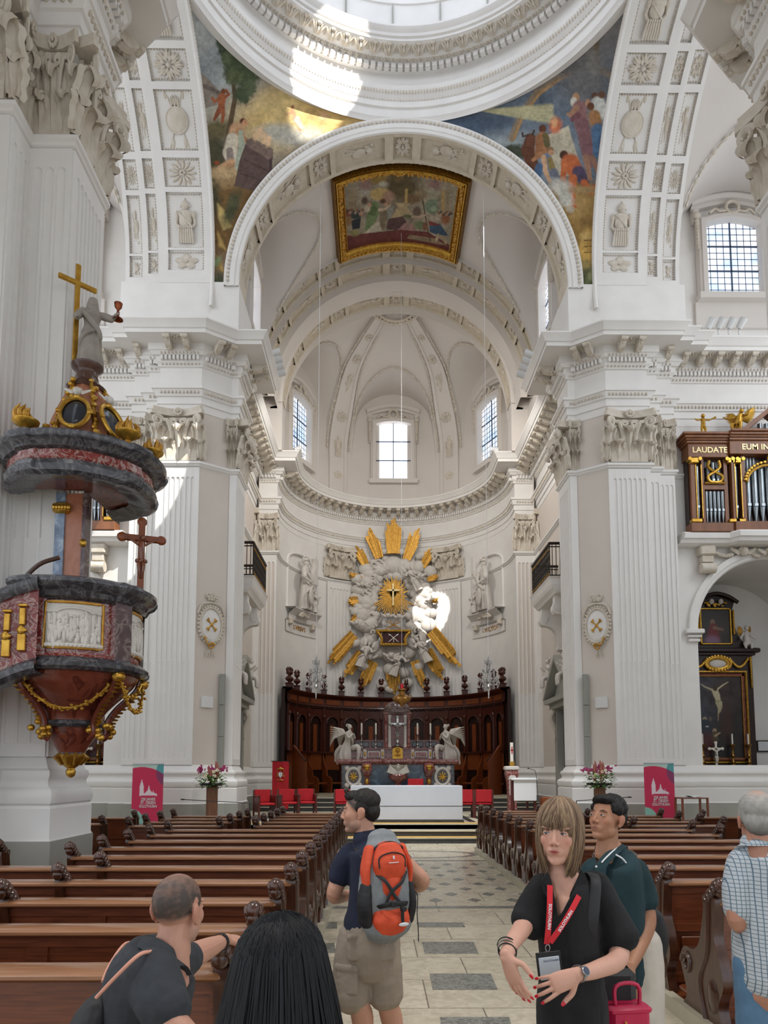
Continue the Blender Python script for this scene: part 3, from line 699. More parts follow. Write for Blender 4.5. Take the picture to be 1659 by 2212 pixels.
for d, w, zs, k in LUN:
    for e in (1, -1):
        pts = []
        for a in np.linspace(.03, w*.985, 22):
            lo, hi = 1.5, 5.1                                       # where the lunette meets the hemisphere
            f = lambda r: CZ+sqrt(max(0, 5.1**2-r*r))-(zs+sqrt(w*w-a*a)*k+.12*(5-r))
            lo = max(lo, a+.01)
            for _ in range(40):
                mid = (lo+hi)/2
                if f(mid) > 0: lo = mid
                else: hi = mid
            th = R_(d)+math.asin(min(1, e*a/lo)) if lo > a else R_(d)
            q = V((lo*sin(th), APC+lo*cos(th), CZ+sqrt(max(0, 5.1**2-lo*lo)))); c = V((0, APC, CZ)); pts.append(tuple(q+(c-q).normalized()*.05))
        garland(pts, .06)
RIB = [(.72, 31.3, 22.2), (1.52, 32.81, 21.74), (2.07, 33.67, 21.03), (2.46, 34.6, 19.86), (2.76, 35.11, 18.33), (2.79, 35.27, 16.9), (2.79, 35.3, 15.3)]
for s in (1, -1):
    pts = crom([(s*x, y, z) for x, y, z in RIB], 8); b = MB(); rows = []; Fr = []
    for i, p in enumerate(pts):
        p = V(p); t = (V(pts[min(i+1, len(pts)-1)])-V(pts[max(i-1, 0)])).normalized(); c = V((0, APC, min(CZ, p.z) if p.z < CZ else CZ)); n = (c-p).normalized(); n = (n-t*n.dot(t)).normalized(); w = t.cross(n)
        f = i/(len(pts)-1); hw = .24+.26*min(1, f*1.8); Fr.append((p, t, n, w, hw))
        rows.append([tuple(p+w*(hw*a)+n*d) for a, d in ((-1, -.15), (-1, .1), (-.66, .1), (-.64, .05), (.64, .05), (.66, .1), (1, .1), (1, -.15))])
    o = trim(b.grid(rows), M['vault'], smooth=25)
    for i0, kind, fn, h in ((5, 'acanthus', rel_acanthus, .42), (12, 'acanthus', rel_acanthus, .5), (19, 'trophy_2', lambda: rel_trophy(2), 1.1), (27, 'acanthus', rel_acanthus, .55), (34, 'cuirass', rel_cuirass, 1.3), (42, 'flower', rel_flower, .55)):
        p, t, n, w, hw = Fr[min(i0, len(Fr)-1)]
        up = -t; x = (-n).cross(up)
        relief(kind, o, F3(p+n*.05, x*hw*1.25, -n*min(.5, h), up*h), fn)
    for e in (-1, 1):
        garland([tuple(p+w*(hw*1.25*e)+n*.06) for p, t, n, w, hw in Fr[4:36]], .05, parent=o)
b = MB()
for r, z in ((1.15, 0), (.92, .0)): b.tube([(r*cos(a), 30.35+r*sin(a), 22.22-.18*abs(sin(a))) for a in np.linspace(0, 2*pi, 41)[:-1]], .06, 8, closed=True)
for k in range(36): b.ell((1.04*cos(k*pi/18), 30.35+1.04*sin(k*pi/18), 22.2-.15*abs(sin(k*pi/18))), (.06, .06, .04), n=6, m=4)
for k in range(14): a = 2*pi*k/14; b.tube([(.1*cos(a), 30.35+.1*sin(a), 22.2), (.8*cos(a), 30.35+.8*sin(a), 22.24)], [.02, .05], 6)
trim(b, M['orn'])
trim(band('y', 0, CZ, 5.05, 5.2, 30.25, 31.15, 0, pi, 60), M['vault'], smooth=30)
for y, r0, r1 in ((26.94, 5.3, 6.3), (27.74, 5.2, 6.3), (30.36, 4.78, 6.3)): MB().grid([[(r0*cos(q), y, AZ+r0*sin(q)), (r1*cos(q), y, AZ+r1*sin(q))] for q in np.linspace(0, pi, 60)]).obj('wall_arch_step', M['vault'], **ST)
for s in (1, -1):
    MB().plan([(s*x, y) for x, y in [(4.8, 29.5), (6.3, 29.5), (6.3, 31.3), (5.08, 31.3), (5.02, 30.4), (4.8, 30.35)]][::s], 15.2, 17.4).obj('wall_arch_pier_'+('right' if s > 0 else 'left'), M['vault'], smooth=0, **ST)
    MB().box(min(s*6.3, s*6.5), max(s*6.3, s*6.5), 22.6, 32, 12.5, 24.2).obj('wall_outer_'+('right' if s > 0 else 'left'), M['vault'], smooth=0, **ST)  # unseen outer shell, added to block stray daylight
MB().box(-8.8, 8.8, 21.95, 37.2, 24.2, 24.5).obj('ceiling_roof', M['vault'], smooth=0, **ST)  # unseen slab added over the vaults to keep daylight out
wallsheet(arc((0, APC), 5.9, 100, -100, 40), 12.5, 24.2, 'wall_outer_apse', M['vault'], **ST)  # shell added behind the apse, out of view, stopping light leaks
# crossing: transept arches seen from the side with their coffered soffits
SCY, SCZ, SR = 16.0, 17.3, 5.6
SPS = [(1.4, 7.9), (8.6, 24.6), (26, 33.6), (35.4, 50), (51.8, 59.2), (61, 75), (77, 84)]
SKN = ['flower', 'cuirass', 'daisy', 'shield', 'acanthus', 'cuirass', 'daisy']
RF = dict(flower=rel_flower, cuirass=rel_cuirass, daisy=rel_daisy, shield=rel_shield, acanthus=rel_acanthus)
for s in (1, -1):
    A = lambda p, q: tuple(sorted((s*p, s*q)))
    a0, a1 = A(6.0, 7.6)
    c = coffers('x', SCY, SCZ, SR, a0, a1, SPS, rim=.24, t0=-.05, t1=pi/2+.6, n=70); o = trim(c, M['white'], smooth=30)
    for (d0, d1), kn in zip(SPS, SKN):
        h = R_(d1-d0)*SR; put_relief(kn, RF[kn], o, 'x', SCY, SCZ, SR+.1, s*6.8, (d0+d1)/2, .95 if kn in ('cuirass', 'shield') else .9, min(h*1.0, 1.5))
    e = MB()
    for d0, d1 in SPS: e.mb(dotframe('x', SCY, SCZ, SR+.08, min(s*6.24, s*7.36), max(s*6.24, s*7.36), d0, d1))
    e.obj('ornament_band', M['orn'], o)
    for x0, x1, r, off in ((7.6, 8.15, 5.78, .15), (8.15, 8.8, 5.96, .3)):
        a0, a1 = A(x0, x1); o = trim(coffers('x', SCY+.0, SCZ, r, a0, a1, SPS, rim=.12, t0=-.05, t1=pi/2+.6, n=70), M['white'], smooth=30)
        for (d0, d1), kn in zip(SPS, SKN):
            put_relief({'cuirass': 'trophy_1', 'shield': 'trophy_3', 'flower': 'trophy_4'}.get(kn, kn), lambda: rel_trophy(1), o, 'x', SCY, SCZ, r+.1, s*(x0+x1)/2, (d0+d1)/2, .34, min(R_(d1-d0)*SR*.8, 1.3))
        e = MB()
        for d0, d1 in SPS: e.mb(dotframe('x', SCY, SCZ, r+.08, a0+.12, a1-.12, d0, d1))
        e.obj('ornament_band', M['orn'], o)
    # moulded edge beside the fresco
    b = MB(); cs = [(0, 0), (.05, -.03), (.09, 0), (.12, .02), (.16, 0)]
    b = MB().grid([[(s*k, SCY+(SR+d)*cos(t), SCZ+(SR+d)*sin(t)) for d, k in ((.03, 6.05), (-.03, 6.02), (-.05, 5.96), (0, 5.92), (.06, 5.91), (.12, 5.93), (.17, 5.97), (.3, 6.1))] for t in np.linspace(-.2, 2.0, 60)])
    o = trim(b, M['white'])
    e = MB()
    for t in np.linspace(-.2, 2.0, 150): e.ell((s*5.93, SCY+(SR+.04)*cos(t), SCZ+(SR+.04)*sin(t)), (.035, .05, .05), n=5, m=3)
    e.obj('ornament_band', M['orn'], o)
    # transept vault with lunette, garlands along its groins
    def tv(x, y):
        zb = 17+sqrt(max(0, 6.7**2-(y-16)**2)); a = x-11.6; return max(zb, 19.4+sqrt(max(0, 2.55**2-a*a))*1.0+.1 if abs(a) < 2.55 and y > 18 else 0)
    MB().grid([[(s*x, y, tv(x, y)) for x in np.linspace(8.75, 15.1, 60)] for y in [16+8.2*sin(t) for t in np.linspace(-pi/2, pi/2, 80)]], flip=(s < 0)).obj('ceiling_transept_'+('right' if s > 0 else 'left'), M['vault'], smooth=60, **ST)
    for e in (-1, 1):
        pts = []
        for a in np.linspace(0.02, 2.5, 24):
            zl = 19.5+sqrt(2.55**2-a*a); y = 16+sqrt(max(0, 6.7**2-(zl-17)**2)); pts.append((s*(11.6+e*a), y-.03, zl-.06))
        garland(pts, .06)
# dome ring
RC = (0, 15.36)
prof = [(7.2, 22.72), (6.05, 22.6), (5.98, 22.52), (5.95, 22.6), (5.9, 22.66), (5.9, 22.94), (5.84, 22.96), (5.84, 23.16), (5.8, 23.2), (5.72, 23.3), (5.66, 23.44), (5.66, 23.54), (5.82, 23.58), (5.82, 24.08), (5.74, 24.1), (5.74, 24.14), (5.68, 24.16), (5.68, 24.3), (5.58, 24.32), (5.5, 24.38), (5.42, 24.4), (5.36, 24.42), (5.15, 24.45), (4.99, 24.5), (4.99, 24.58), (4.93, 24.6), (4.91, 24.68), (4.84, 24.74), (4.8, 24.8), (4.8, 24.86), (5.7, 24.9)]
prof = [(r+.32, z-.13*(z > 24.2)) for r, z in prof]
rg = MB().lathe(prof, 120, at(*RC, 0)).obj('ceiling_ring', M['white'], smooth=30, **ST)
e = MB(); d = MB(); q = MB()
for k in range(170):
    a = 2*pi*k/170; Mx = at(*RC, 0, rz=a) @ Matrix.Translation((.32, 0, 0)); d.box(5.52, 5.68, -.075, .075, 24.03, 24.17, Mx)
    
    for j in (-.5, .5): e.ell((5.49, j*.1, 24.25), (.05, .042, .06), Mx, n=6, m=4)
for k in range(400):
    a = 2*pi*k/400; Mx = at(*RC, 0, rz=a) @ Matrix.Translation((.32, 0, 0)); e.ell((5.71, 0, 23.38), (.045, .04, .1), Mx, n=6, m=4); e.ell((5.82, 0, 23.18), (.02, .03, .03), Mx, n=4, m=3)
for k in range(76):
    a = 2*pi*k/76; Mx = at(*RC, 0, rz=a) @ Matrix.Translation((.32, 0, 0))
    for j in (-2, -1, 0, 1, 2): q.tube([(5.36, .03*j, 24.25), (5.2, .06*j, 24.27-.03*abs(j == 0)), (5.08, .11*j, 24.36)], [.025, .04, .03], 5, M=Mx)
    q.ell((5.07, 0, 24.34), (.05, .09, .05), Mx, n=6, m=4)
    for j in (-1, 1): q.tube([(5.22+.07*cos(t), j*(.2+.05*sin(t)), 24.3-.02*cos(t)) for t in np.linspace(0, 4.5, 9)], .02, 5, M=Mx)
e.obj('ornament_band', M['orn'], rg); d.obj('dentil_course', M['white'], rg, smooth=0); q.obj('acanthus_band', M['orn'], rg)
dr = MB().lathe([(5.77, 24.7), (5.77, 26.1), (5.72, 26.12), (5.72, 26.2), (5.77, 26.22), (5.77, 31)], 80, at(*RC, 0)).obj('wall_drum', M['white'], smooth=30, **ST)
b = MB()
for k in range(24): b.box(5.7, 5.77, -.02, .02, 24.8, 26.05, at(*RC, 0, rz=2*pi*k/24+.06))
b.obj('drum_joint', M['plinth'], dr, smooth=0)
# pendentives: frescoes
def pendentive(s, nu=280, nv=380):
    rows = []
    for j in range(nv):
        z = 16.15+(22.62-16.15)*(j/(nv-1))**1.0
        yl = SCY+sqrt(max(0, (SR+.12)**2-max(0, z-SCZ)**2)) if z > SCZ else SCY+SR+.12
        yl = min(yl, 21.63); xr = sqrt(max(0, (ARO-.0)**2-max(0, z-AZ)**2)) if z > AZ else ARO
        L, Rr = V((6.0, yl)), V((xr, 21.6)); cL, cR = L-V((0, 15.7)), Rr-V((0, 15.7)); aL, aR = math.atan2(cL.x, cL.y), math.atan2(cR.x, cR.y)
        rows.append([(s*((cL.length+(cR.length-cL.length)*t)*sin(aL+(aR-aL)*t)), 15.7+(cL.length+(cR.length-cL.length)*t)*cos(aL+(aR-aL)*t), z) for t in np.linspace(0, 1, nu)])
    return MB().grid(rows, flip=(s > 0))
FR = {1: pendentive(1), -1: pendentive(-1)}
MB().box(-8.8, 8.8, 21.9, 22.0, 22.32, 24.5).obj('wall_over_arch', M['white'], smooth=0, **ST)
# small window builder
def window(nm, Mx, w, h, rise, vbars=1, hbars=2, lead=True, hood=True, gm='glasslit'):
    def top(x): return h-rise*(2*x/w)**2
    n = 16; xs = [-w/2+w*i/n for i in range(n+1)]
    o = MB().grid([[(x, -.03, 0), (x, -.03, top(x))] for x in xs], M=Mx).obj(nm, M[gm], smooth=0, **ST)
    b = MB()
    for k in range(vbars): x = w*(k+1)/(vbars+1)-w/2; b.box(x-.022, x+.022, -.075, -.035, 0, top(x), Mx)
    for k in range(hbars): z = h*(k+1)/(hbars+1); b.box(-w/2, w/2, -.075, -.035, z-.022, z+.022, Mx)
    if lead:
        for k in range(1, 8): x = -w/2+w*k/8; b.box(x-.01, x+.01, -.045, -.035, 0, top(x), Mx)
        for k in range(1, 12): z = h*k/12; b.box(-w/2, w/2, -.045, -.035, z-.01, z+.01, Mx)
    b.obj('window_bars', M['leadbar'], o, smooth=0)
    s = MB(); out = [(-.03, 0), (-.03, .34), (.0, .36), (.14, .36), (.16, .3), (.22, .28), (.24, .0)]
    ln = [(-w/2, -.2), (-w/2, top(w/2))]+[(x, top(x)) for x in xs]+[(w/2, -.2)]
    rows = []
    for i, (x, z) in enumerate(ln):
        if i < 2: nx, nz = -1, 0
        elif i > len(ln)-2: nx, nz = 1, 0
        else:
            nx, nz = 8*rise*x/w/w, 1; l = math.hypot(nx, nz); nx, nz = nx/l, nz/l
            if i == 2: nx, nz = -1, 1
            if i == len(ln)-2: nx, nz = 1, 1
        rows.append([(x+nx*a, -d, z+nz*a) for a, d in out])
    s.grid(rows, M=Mx); s.box(-w/2-.3, w/2+.3, -.4, .02, -.28, -.06, Mx)
    s.box(-w/2-.36, w/2+.36, -.12, .02, -1.2, -.28, Mx)
    if hood:
        hp = [(-w/2-.42+(w+.84)*i/20, h+.42+.3*sin(pi*i/20)) for i in range(21)]
        s.grid([[(x, -d, z+e) for d, e in ((0, -.1), (.16, -.1), (.2, 0), (.3, .03), (.36, .12), (.36, .18), (0, .2))] for x, z in hp], M=Mx)
        for e in (-1, 1): s.bbox(e*(w/2+.26)-.11, e*(w/2+.26)+.11, -.26, .02, h-.1, h+.36, .03, Mx)
    s.obj('window_frame', M['vault'], o, smooth=30)
    g = MB()
    if hood:
        g.tube([(.22*cos(a), -.32, h+.36+.22*sin(a)) for a in np.linspace(0, 2*pi, 21)[:-1]], .06, 8, closed=True, M=Mx)
        for e in (-1, 1):
            g.tube(crom([(e*.2, -.3, h+.25), (e*.45, -.33, h+.2), (e*.6, -.3, h+.3), (e*.8, -.28, h+.15)], 4), .05, 6, M=Mx)
            for k in range(9): g.ell((e*(w/2+.27), -.3, h-.15-.12*k), (.08-.004*k, .07, .09), Mx, n=7, m=5)
            g.ell((e*(w/2+.27), -.32, h+.05), (.13, .09, .13), Mx, n=8, m=6)
        g.obj('window_wreath', M['orn'], o)
    return o
window('window_1', frame((0, APC+APR-.02, 16.62), (1, 0, 0)), 1.83, 3.0, .14, lead=False)
for i, d in ((2, 66), (3, -66)):
    a = R_(d); window('window_%d' % i, frame((sin(a)*(APR-.05), APC+cos(a)*(APR-.05), 16.4), (cos(a), -sin(a), 0)), 1.75, 2.9, .14, gm='glassside')
window('window_4', frame((11.55, 24.08, 18.35), (1, 0, 0)), 1.95, 2.75, .22, gm='glassside'); window('window_5', frame((-11.55, 24.08, 18.35), (1, 0, 0)), 1.95, 2.75, .22)
for i, s in ((6, 1), (7, -1)): window('window_%d' % i, frame((s*5.48, 24.9, 17.3), (0, -s, 0)), 1.6, 2.6, .14)

# nave behind the camera: barrel vault, clerestory walls and west wall over open arcades
trim(band('y', 0, 17, 6.6, 6.8, -14, 9.6, 0, pi, 40), M['vault'], smooth=30)
for s, sd in ((1, 'right'), (-1, 'left')): MB().box(min(s*7.4, s*7.6), max(s*7.4, s*7.6), -14, 9.5, 8.5, 17.2).obj('wall_nave_'+sd, M['white'], smooth=0, **ST)
MB().box(-7.6, 7.6, -14.2, -14, 12.5, 24).obj('wall_west', M['white'], smooth=0, **ST)

M['drumglass'] = pm('drum_window_glass', 'e6f0ff', 'dce9ff', .5, .4, emit=4.0)
for k in range(8):
    a = pi/4*k+pi/8; MB().box(-1.1, 1.1, -.06, 0, 26.9, 30.2, at(5.74*sin(a), 15.36+5.74*cos(a), 0, rz=-a)).obj('window_%d' % (8+k), M['drumglass'], smooth=0, **ST)  # unseen glowing panes added to brighten the ring and crossing
EXPO = -0.36
# ================================================================ frescoes
def fresco(s):
    b = FR[s]; u, v = proj(b.v)
    if s < 0:
        p = Paint(u, v, '858e92')
        p.clouds('a9adab', .012, .35, .7, 3).clouds('6a7378', .01, .5, .8, 8, .8)
        p.ell(640, 262, 150, 75, 'c4a465', soft=1.1, jag=.3); p.ell(625, 240, 60, 45, 'd8bf85', soft=1.2); p.ell(700, 255, 80, 30, 'cfae72', soft=1.2)
        p.ell(655, 300, 60, 22, 'b7b3a6', soft=.9, jag=.4); p.ell(600, 285, 40, 18, 'b4b0a2', soft=.9, jag=.4)
        p.poly([(400, 175), (440, 160), (482, 205), (476, 225), (440, 235), (420, 330), (400, 330)], '8d8378'); p.poly([(430, 176), (478, 198), (476, 206), (430, 186)], '6d625a')
        p.ell(440, 330, 60, 50, '59553f', soft=.8, jag=.8); p.ell(470, 280, 40, 20, '6d6446', soft=.8, jag=.6)
        p.cap([(490, 400), (488, 330), (497, 270), (508, 210), (500, 150), (492, 110)], [9, 7, 5.5, 5, 4, 3], '5d4d37')
        for x, y, rx, ry, c in [(508,140,30,34,'47513a'), (495,105,22,26,'414a36'), (532,170,24,26,'4d573f'), (480,90,14,14,'4a543f'), (525,205,20,20,'4a543c'), (505,165,18,18,'5c6547'), (540,190,14,18,'596349'), (490,125,12,14,'5d664b')]: p.ell(x, y, rx, ry, c, soft=.5, jag=.9, seed=int(x))
        p.ell(430, 410, 80, 60, '5a5138', soft=.9, jag=.6); p.ell(480, 470, 90, 90, '715530', soft=.8, jag=.5); p.ell(520, 450, 80, 60, '7d5f36', soft=.9, jag=.5)
        p.ell(480, 390, 45, 18, 'b89b72', soft=.8, jag=.4); p.poly([(470, 400), (700, 300), (700, 700), (430, 700), (440, 420)], '6f5431', 40, .75)
        p.ell(470, 345, 14, 40, '4c4a35', soft=.8, jag=.6); p.ell(455, 430, 22, 40, '4e4a33', soft=.8, jag=.7)
        # small dark figure, seated worshipper, stone altar with flames, child in the glory
        p.ell(482, 198, 5, 6.5, '7c4a31'); p.cap([(480, 210), (478, 228)], [9, 7], 'a3603f'); p.cap([(474, 212), (464, 220), (459, 212)], 3, '9a5a3c'); p.cap([(486, 210), (494, 204), (488, 195)], 3, '9a5a3c'); p.cap([(478, 230), (470, 245), (463, 258)], [6, 5, 3], '8a4f34'); p.cap([(480, 232), (482, 248), (480, 264)], [6, 4, 3], '9a5a3c')
        p.ell(525, 264, 8, 9, '5c3a28'); p.ell(529, 266, 6, 8, 'c08d6a'); p.cap([(512, 280), (505, 310)], [16, 15], 'c39a76'); p.cap([(516, 282), (528, 300), (534, 306)], [6, 5, 4], 'b98761'); p.cap([(502, 300), (497, 330), (500, 352)], [13, 15, 10], 'cfc3ae'); p.cap([(496, 325), (498, 350)], [7, 9], '8e8078'); p.cap([(500, 352), (478, 362), (470, 366)], [9, 7, 4], 'c29872'); p.cap([(494, 358), (508, 364)], [6, 5], 'b78a66'); p.ell(482, 372, 32, 12, 'c3a67c', soft=.9, jag=.5); p.ell(468, 352, 6, 5, '8a4a2a')
        p.cap([(520, 285), (523, 320), (516, 360)], [5, 8, 9], 'aab09b')
        p.poly([(532, 302), (545, 298), (590, 322), (590, 345), (578, 350), (530, 318)], '7a675d'); p.poly([(530, 312), (580, 345), (582, 420), (506, 402), (518, 345)], '5c4a45'); p.poly([(580, 345), (588, 340), (589, 400), (582, 420)], '4a3a37')
        p.cap([(528, 345), (580, 370)], 1.2, '493a36'); p.cap([(520, 375), (580, 395)], 1.2, '493a36')
        for x, y in [(553, 292), (562, 285), (571, 298), (580, 305)]: p.ell(x, y, 6, 12, 'd9b690', 15, .8, .5)
        p.ell(632, 232, 4, 5, '9c6a48'); p.cap([(633, 240), (636, 256)], [6, 5], 'c99b77'); p.cap([(630, 243), (618, 248)], 2.5, 'c99b77'); p.cap([(637, 258), (648, 280)], [5, 3], 'c49370'); p.cap([(642, 258), (652, 275)], [7, 4], 'b9b4a9'); p.cap([(670, 245), (700, 262)], [12, 8], 'c0a06a')
        p.ell(700, 250, 10, 9, 'd0a980', soft=.8)
        for pts, c in [([(470, 440), (485, 455), (500, 490), (482, 497), (472, 470)], 'c9b071'), ([(470, 500), (480, 520), (488, 540), (472, 530)], 'b9995a'), ([(460, 545), (475, 560), (485, 590), (470, 580)], 'b09152'), ([(458, 595), (470, 610), (478, 640), (462, 625)], 'ad8d50'), ([(500, 420), (506, 455), (498, 470), (492, 440)], '51563c')]: p.poly(pts, c, 6)
        p.ell(500, 450, 14, 40, '4d4c34', 20, .8, .8); p.ell(470, 620, 20, 30, '3e452f', soft=.9, jag=.7); p.ell(460, 570, 14, 20, '5e4c2a', soft=.9, jag=.6); p.ell(470, 565, 6, 12, '6f7a55', 30, .8, .7); p.poly([(440, 640), (500, 630), (500, 700), (440, 700)], '3d4230', 10)
        lab = 'triangular fresco left of the dome arch, kneeling figure before a stone altar and tree'
    else:
        p = Paint(u, v, '66727f')
        p.clouds('8d969c', .01, .4, .75, 5, .8).clouds('4f5a69', .012, .45, .7, 2, .8)
        p.ell(1010, 270, 90, 30, '4b586a', soft=1.1, jag=.3); p.ell(1300, 60, 60, 60, '7d7a78', soft=1.2)
        p.ell(1120, 320, 90, 30, '98a0a2', soft=1.1, jag=.3)
        th = np.linspace(pi*.98, pi*.22, 30); pts = [(1262+150*cos(t)-10, 300-150*sin(t)) for t in th]
        p.cap([(1105, 300), (1125, 250), (1160, 200), (1205, 168), (1255, 148), (1300, 152), (1330, 170)], 7, '8f7d68', 1.0); p.cap([(1110, 300), (1130, 250), (1165, 203), (1208, 172), (1256, 153), (1300, 157)], 2.5, 'b08a5c', 1.)
        for y1 in (226, 234, 242, 250, 258): p.cap([(1035, 238), (1190, y1+4)], [1.5, 5], 'b9b38e', 1.6)
        p.ell(1262, 150, 55, 80, '6d6c6c', soft=1., jag=.4); p.poly([(1280, 95), (1295, 88), (1292, 130), (1278, 135)], '6d614d', 4); p.ell(1280, 130, 14, 24, '777470', soft=1)
        p.ell(1120, 330, 26, 16, '3e4436', soft=.7, jag=.7); p.ell(1102, 325, 16, 12, '454a3a', soft=.7, jag=.7)
        p.poly([(1150, 420), (1230, 380), (1300, 400), (1300, 700), (1230, 700), (1200, 470)], '7d6238', 25); p.ell(1260, 470, 60, 60, '8d6f3e', soft=.9, jag=.5); p.ell(1240, 440, 40, 30, 'a08250', soft=.9, jag=.4)
        # altar block, fire, ox and men, woman in blue, kneeling man, patriarch, onlookers, sheep
        p.poly([(1182, 292), (1228, 272), (1236, 300), (1252, 352), (1245, 380), (1195, 380), (1186, 345)], 'b6ad98'); p.poly([(1182, 292), (1228, 272), (1230, 280), (1184, 300)], 'c6bda6')
        p.ell(1200, 272, 13, 16, 'c4704c', 10, .8, .6); p.ell(1198, 264, 6, 12, 'd9a378', 0, .9, .5)
        p.cap([(1146, 300), (1140, 325), (1150, 355)], [12, 14, 14], '5d3a2a'); p.ell(1146, 305, 9, 14, '6b4331'); p.cap([(1140, 292), (1130, 295), (1128, 288)], 2, '4b3a2e'); p.cap([(1150, 292), (1154, 282)], 2, '4b3a2e')
        p.ell(1172, 278, 8, 9, '5d3b2a'); p.cap([(1172, 300), (1168, 330)], [15, 13], '9a6a48'); p.cap([(1180, 300), (1178, 325), (1152, 345)], [6, 5, 4], 'a87653'); p.cap([(1178, 292), (1182, 312)], [6, 7], '665c3c')
        p.ell(1188, 325, 8, 8, '8a6a48'); p.ell(1190, 330, 6, 7, 'b98d6a'); p.cap([(1180, 345), (1178, 365)], [13, 12], '6b7c94'); p.cap([(1174, 340), (1178, 370), (1188, 392)], [6, 5, 4], 'c69f7c'); p.cap([(1188, 345), (1194, 370)], [6, 8], '8d7a4c'); p.cap([(1165, 360), (1160, 380)], [8, 9], '4d627f'); p.cap([(1196, 372), (1206, 395)], [9, 8], '6a6d78')
        p.ell(1218, 335, 9, 10, '4a3024'); p.cap([(1232, 352), (1244, 372)], [20, 17], 'b0603a'); p.cap([(1220, 350), (1216, 385), (1218, 405)], [7, 6, 4], 'b8683f'); p.cap([(1250, 372), (1262, 392)], [14, 11], '4f4458'); p.cap([(1238, 385), (1236, 415), (1238, 440)], [9, 7, 4], 'b5653d'); p.cap([(1262, 395), (1276, 415), (1285, 402)], [8, 6, 4], 'b06139'); p.ell(1236, 446, 10, 4, 'a85c36')
        p.ell(1244, 210, 8, 10, 'b08b6c'); p.ell(1239, 220, 7, 10, 'cfc9bd'); p.cap([(1252, 232), (1256, 270)], [15, 15], '8d6766'); p.cap([(1258, 270), (1266, 310), (1272, 355)], [15, 14, 10], '7f5c5f'); p.cap([(1246, 232), (1232, 248), (1226, 246)], [6, 5, 3], 'a77e66'); p.cap([(1248, 250), (1236, 258)], [7, 5], '7c5358'); p.cap([(1266, 340), (1274, 385)], [7, 5], '9a7560'); p.cap([(1280, 340), (1292, 375)], [6, 4], '8d6a58')
        p.ell(1285, 208, 8, 9, '5d4436'); p.cap([(1292, 225), (1300, 245)], [16, 14], 'c9cac4'); p.ell(1300, 205, 8, 8, '6a4c3c'); p.ell(1270, 222, 6, 8, 'b98f72')
        p.ell(1276, 230, 8, 9, '6a4630'); p.cap([(1284, 250), (1290, 275)], [13, 12], '9c7348'); p.cap([(1292, 280), (1292, 330)], [14, 11], '54708f'); p.cap([(1280, 245), (1276, 262), (1290, 262)], 4, 'a87a56'); p.cap([(1300, 300), (1300, 350)], [8, 8], '46607f')
        p.ell(1212, 405, 26, 18, 'b8b4a8', 25, .7, .5); p.ell(1222, 432, 16, 14, 'c2bfb2', 40, .7, .6); p.ell(1232, 452, 9, 8, 'a79a85'); p.ell(1262, 410, 30, 8, '9a8058', soft=.9)
        p.ell(1272, 535, 24, 40, 'b8934f', 8, .5, .3); p.ell(1266, 510, 12, 10, 'c4a366', soft=.9); p.ell(1256, 590, 22, 22, '5d5a38', soft=.8, jag=.7); p.ell(1275, 620, 24, 30, '444a33', soft=.9, jag=.6); p.ell(1262, 570, 16, 10, '8b7a4a', soft=.9, jag=.5); p.ell(1280, 590, 8, 20, '7d7f56', 30, .9, .7)
        for k in range(3): p.cap([(1262, 520+k*13), (1270, 519+k*13)], 1.2, '6d522c'); p.cap([(1274, 519+k*13), (1281, 518+k*13)], 1.2, '6d522c')
        p.poly([(1200, 640), (1320, 630), (1320, 720), (1200, 720)], '3f4431', 10)
        lab = 'triangular fresco right of the dome arch, bearded man in mauve and kneeling man at altar'
    p.noise(.05, .25, 4).noise(.16, .3, 9).noise(.5, .22, 2)
    o = b.obj('pendentive_fresco', M['paint'], smooth=60, col=p.c); tag(o, lab, 'fresco')
fresco(-1); fresco(1)
# ---- painted ceiling panel in a gilt frame, curved with the vault
def vcyl(x, y, off=0.): r = 5.3-off; return (x*r/5.3, y, AZ+.15+sqrt(max(0, r*r-(x*r/5.3)**2)))
VR = 5.22
t = thing('framed_ceiling_painting', 'large painted panel of robed crowd in carved gilt frame on the chancel vault', 'painting', (0, 25.2, 21.8))
X0, X1, Y0, Y1 = -2.32, 2.3, 23.25, 27.0
n1, n2 = 320, 230
b = MB().grid([[vcyl(x, y, .1) for x in np.linspace(X0+.3, X1-.3, n1)] for y in np.linspace(Y0+.2, Y1-.3, n2)], flip=True)
u, v = proj(b.v)
U = (u-700)*5.03; W_ = (v-350)*5.03                                    # the coordinates of a close look at the panel
p = Paint(U, W_, '8d8372')
p.clouds('a89c86', .006, .35, .7, 4, .9).clouds('6f6555', .008, .5, .8, 6, .8)
p.ell(850, 270, 200, 170, '5d5138', soft=.8, jag=.5); p.ell(580, 180, 110, 60, '8d7440', soft=.7, jag=.4); p.ell(800, 150, 60, 60, '6e5d3c', soft=.8)
p.ell(610, 350, 110, 70, 'ac9462', soft=.3); p.ell(640, 240, 45, 30, 'a8a391', soft=.6); p.ell(450, 330, 50, 35, '9a9486', soft=.7, jag=.4); p.ell(1050, 350, 70, 50, '8c7a60', soft=.5); p.ell(950, 400, 110, 50, '6f5a40', soft=.7)
p.ell(700, 380, 60, 60, 'a58470', soft=.8); p.ell(450, 240, 60, 60, '8d706a', soft=.9, jag=.4); p.ell(1200, 250, 70, 60, '8d7068', soft=.9, jag=.4); p.ell(1180, 330, 50, 40, '9a9682', soft=.8)
for x in (285, 330, 1290, 1340): p.poly([(x-22, 300), (x+22, 300), (x+22, 560), (x-22, 560)], '8d7c60', 14, .8)
p.poly([(1275, 310), (1310, 310), (1310, 560), (1275, 560)], 'a38a5c', 8)
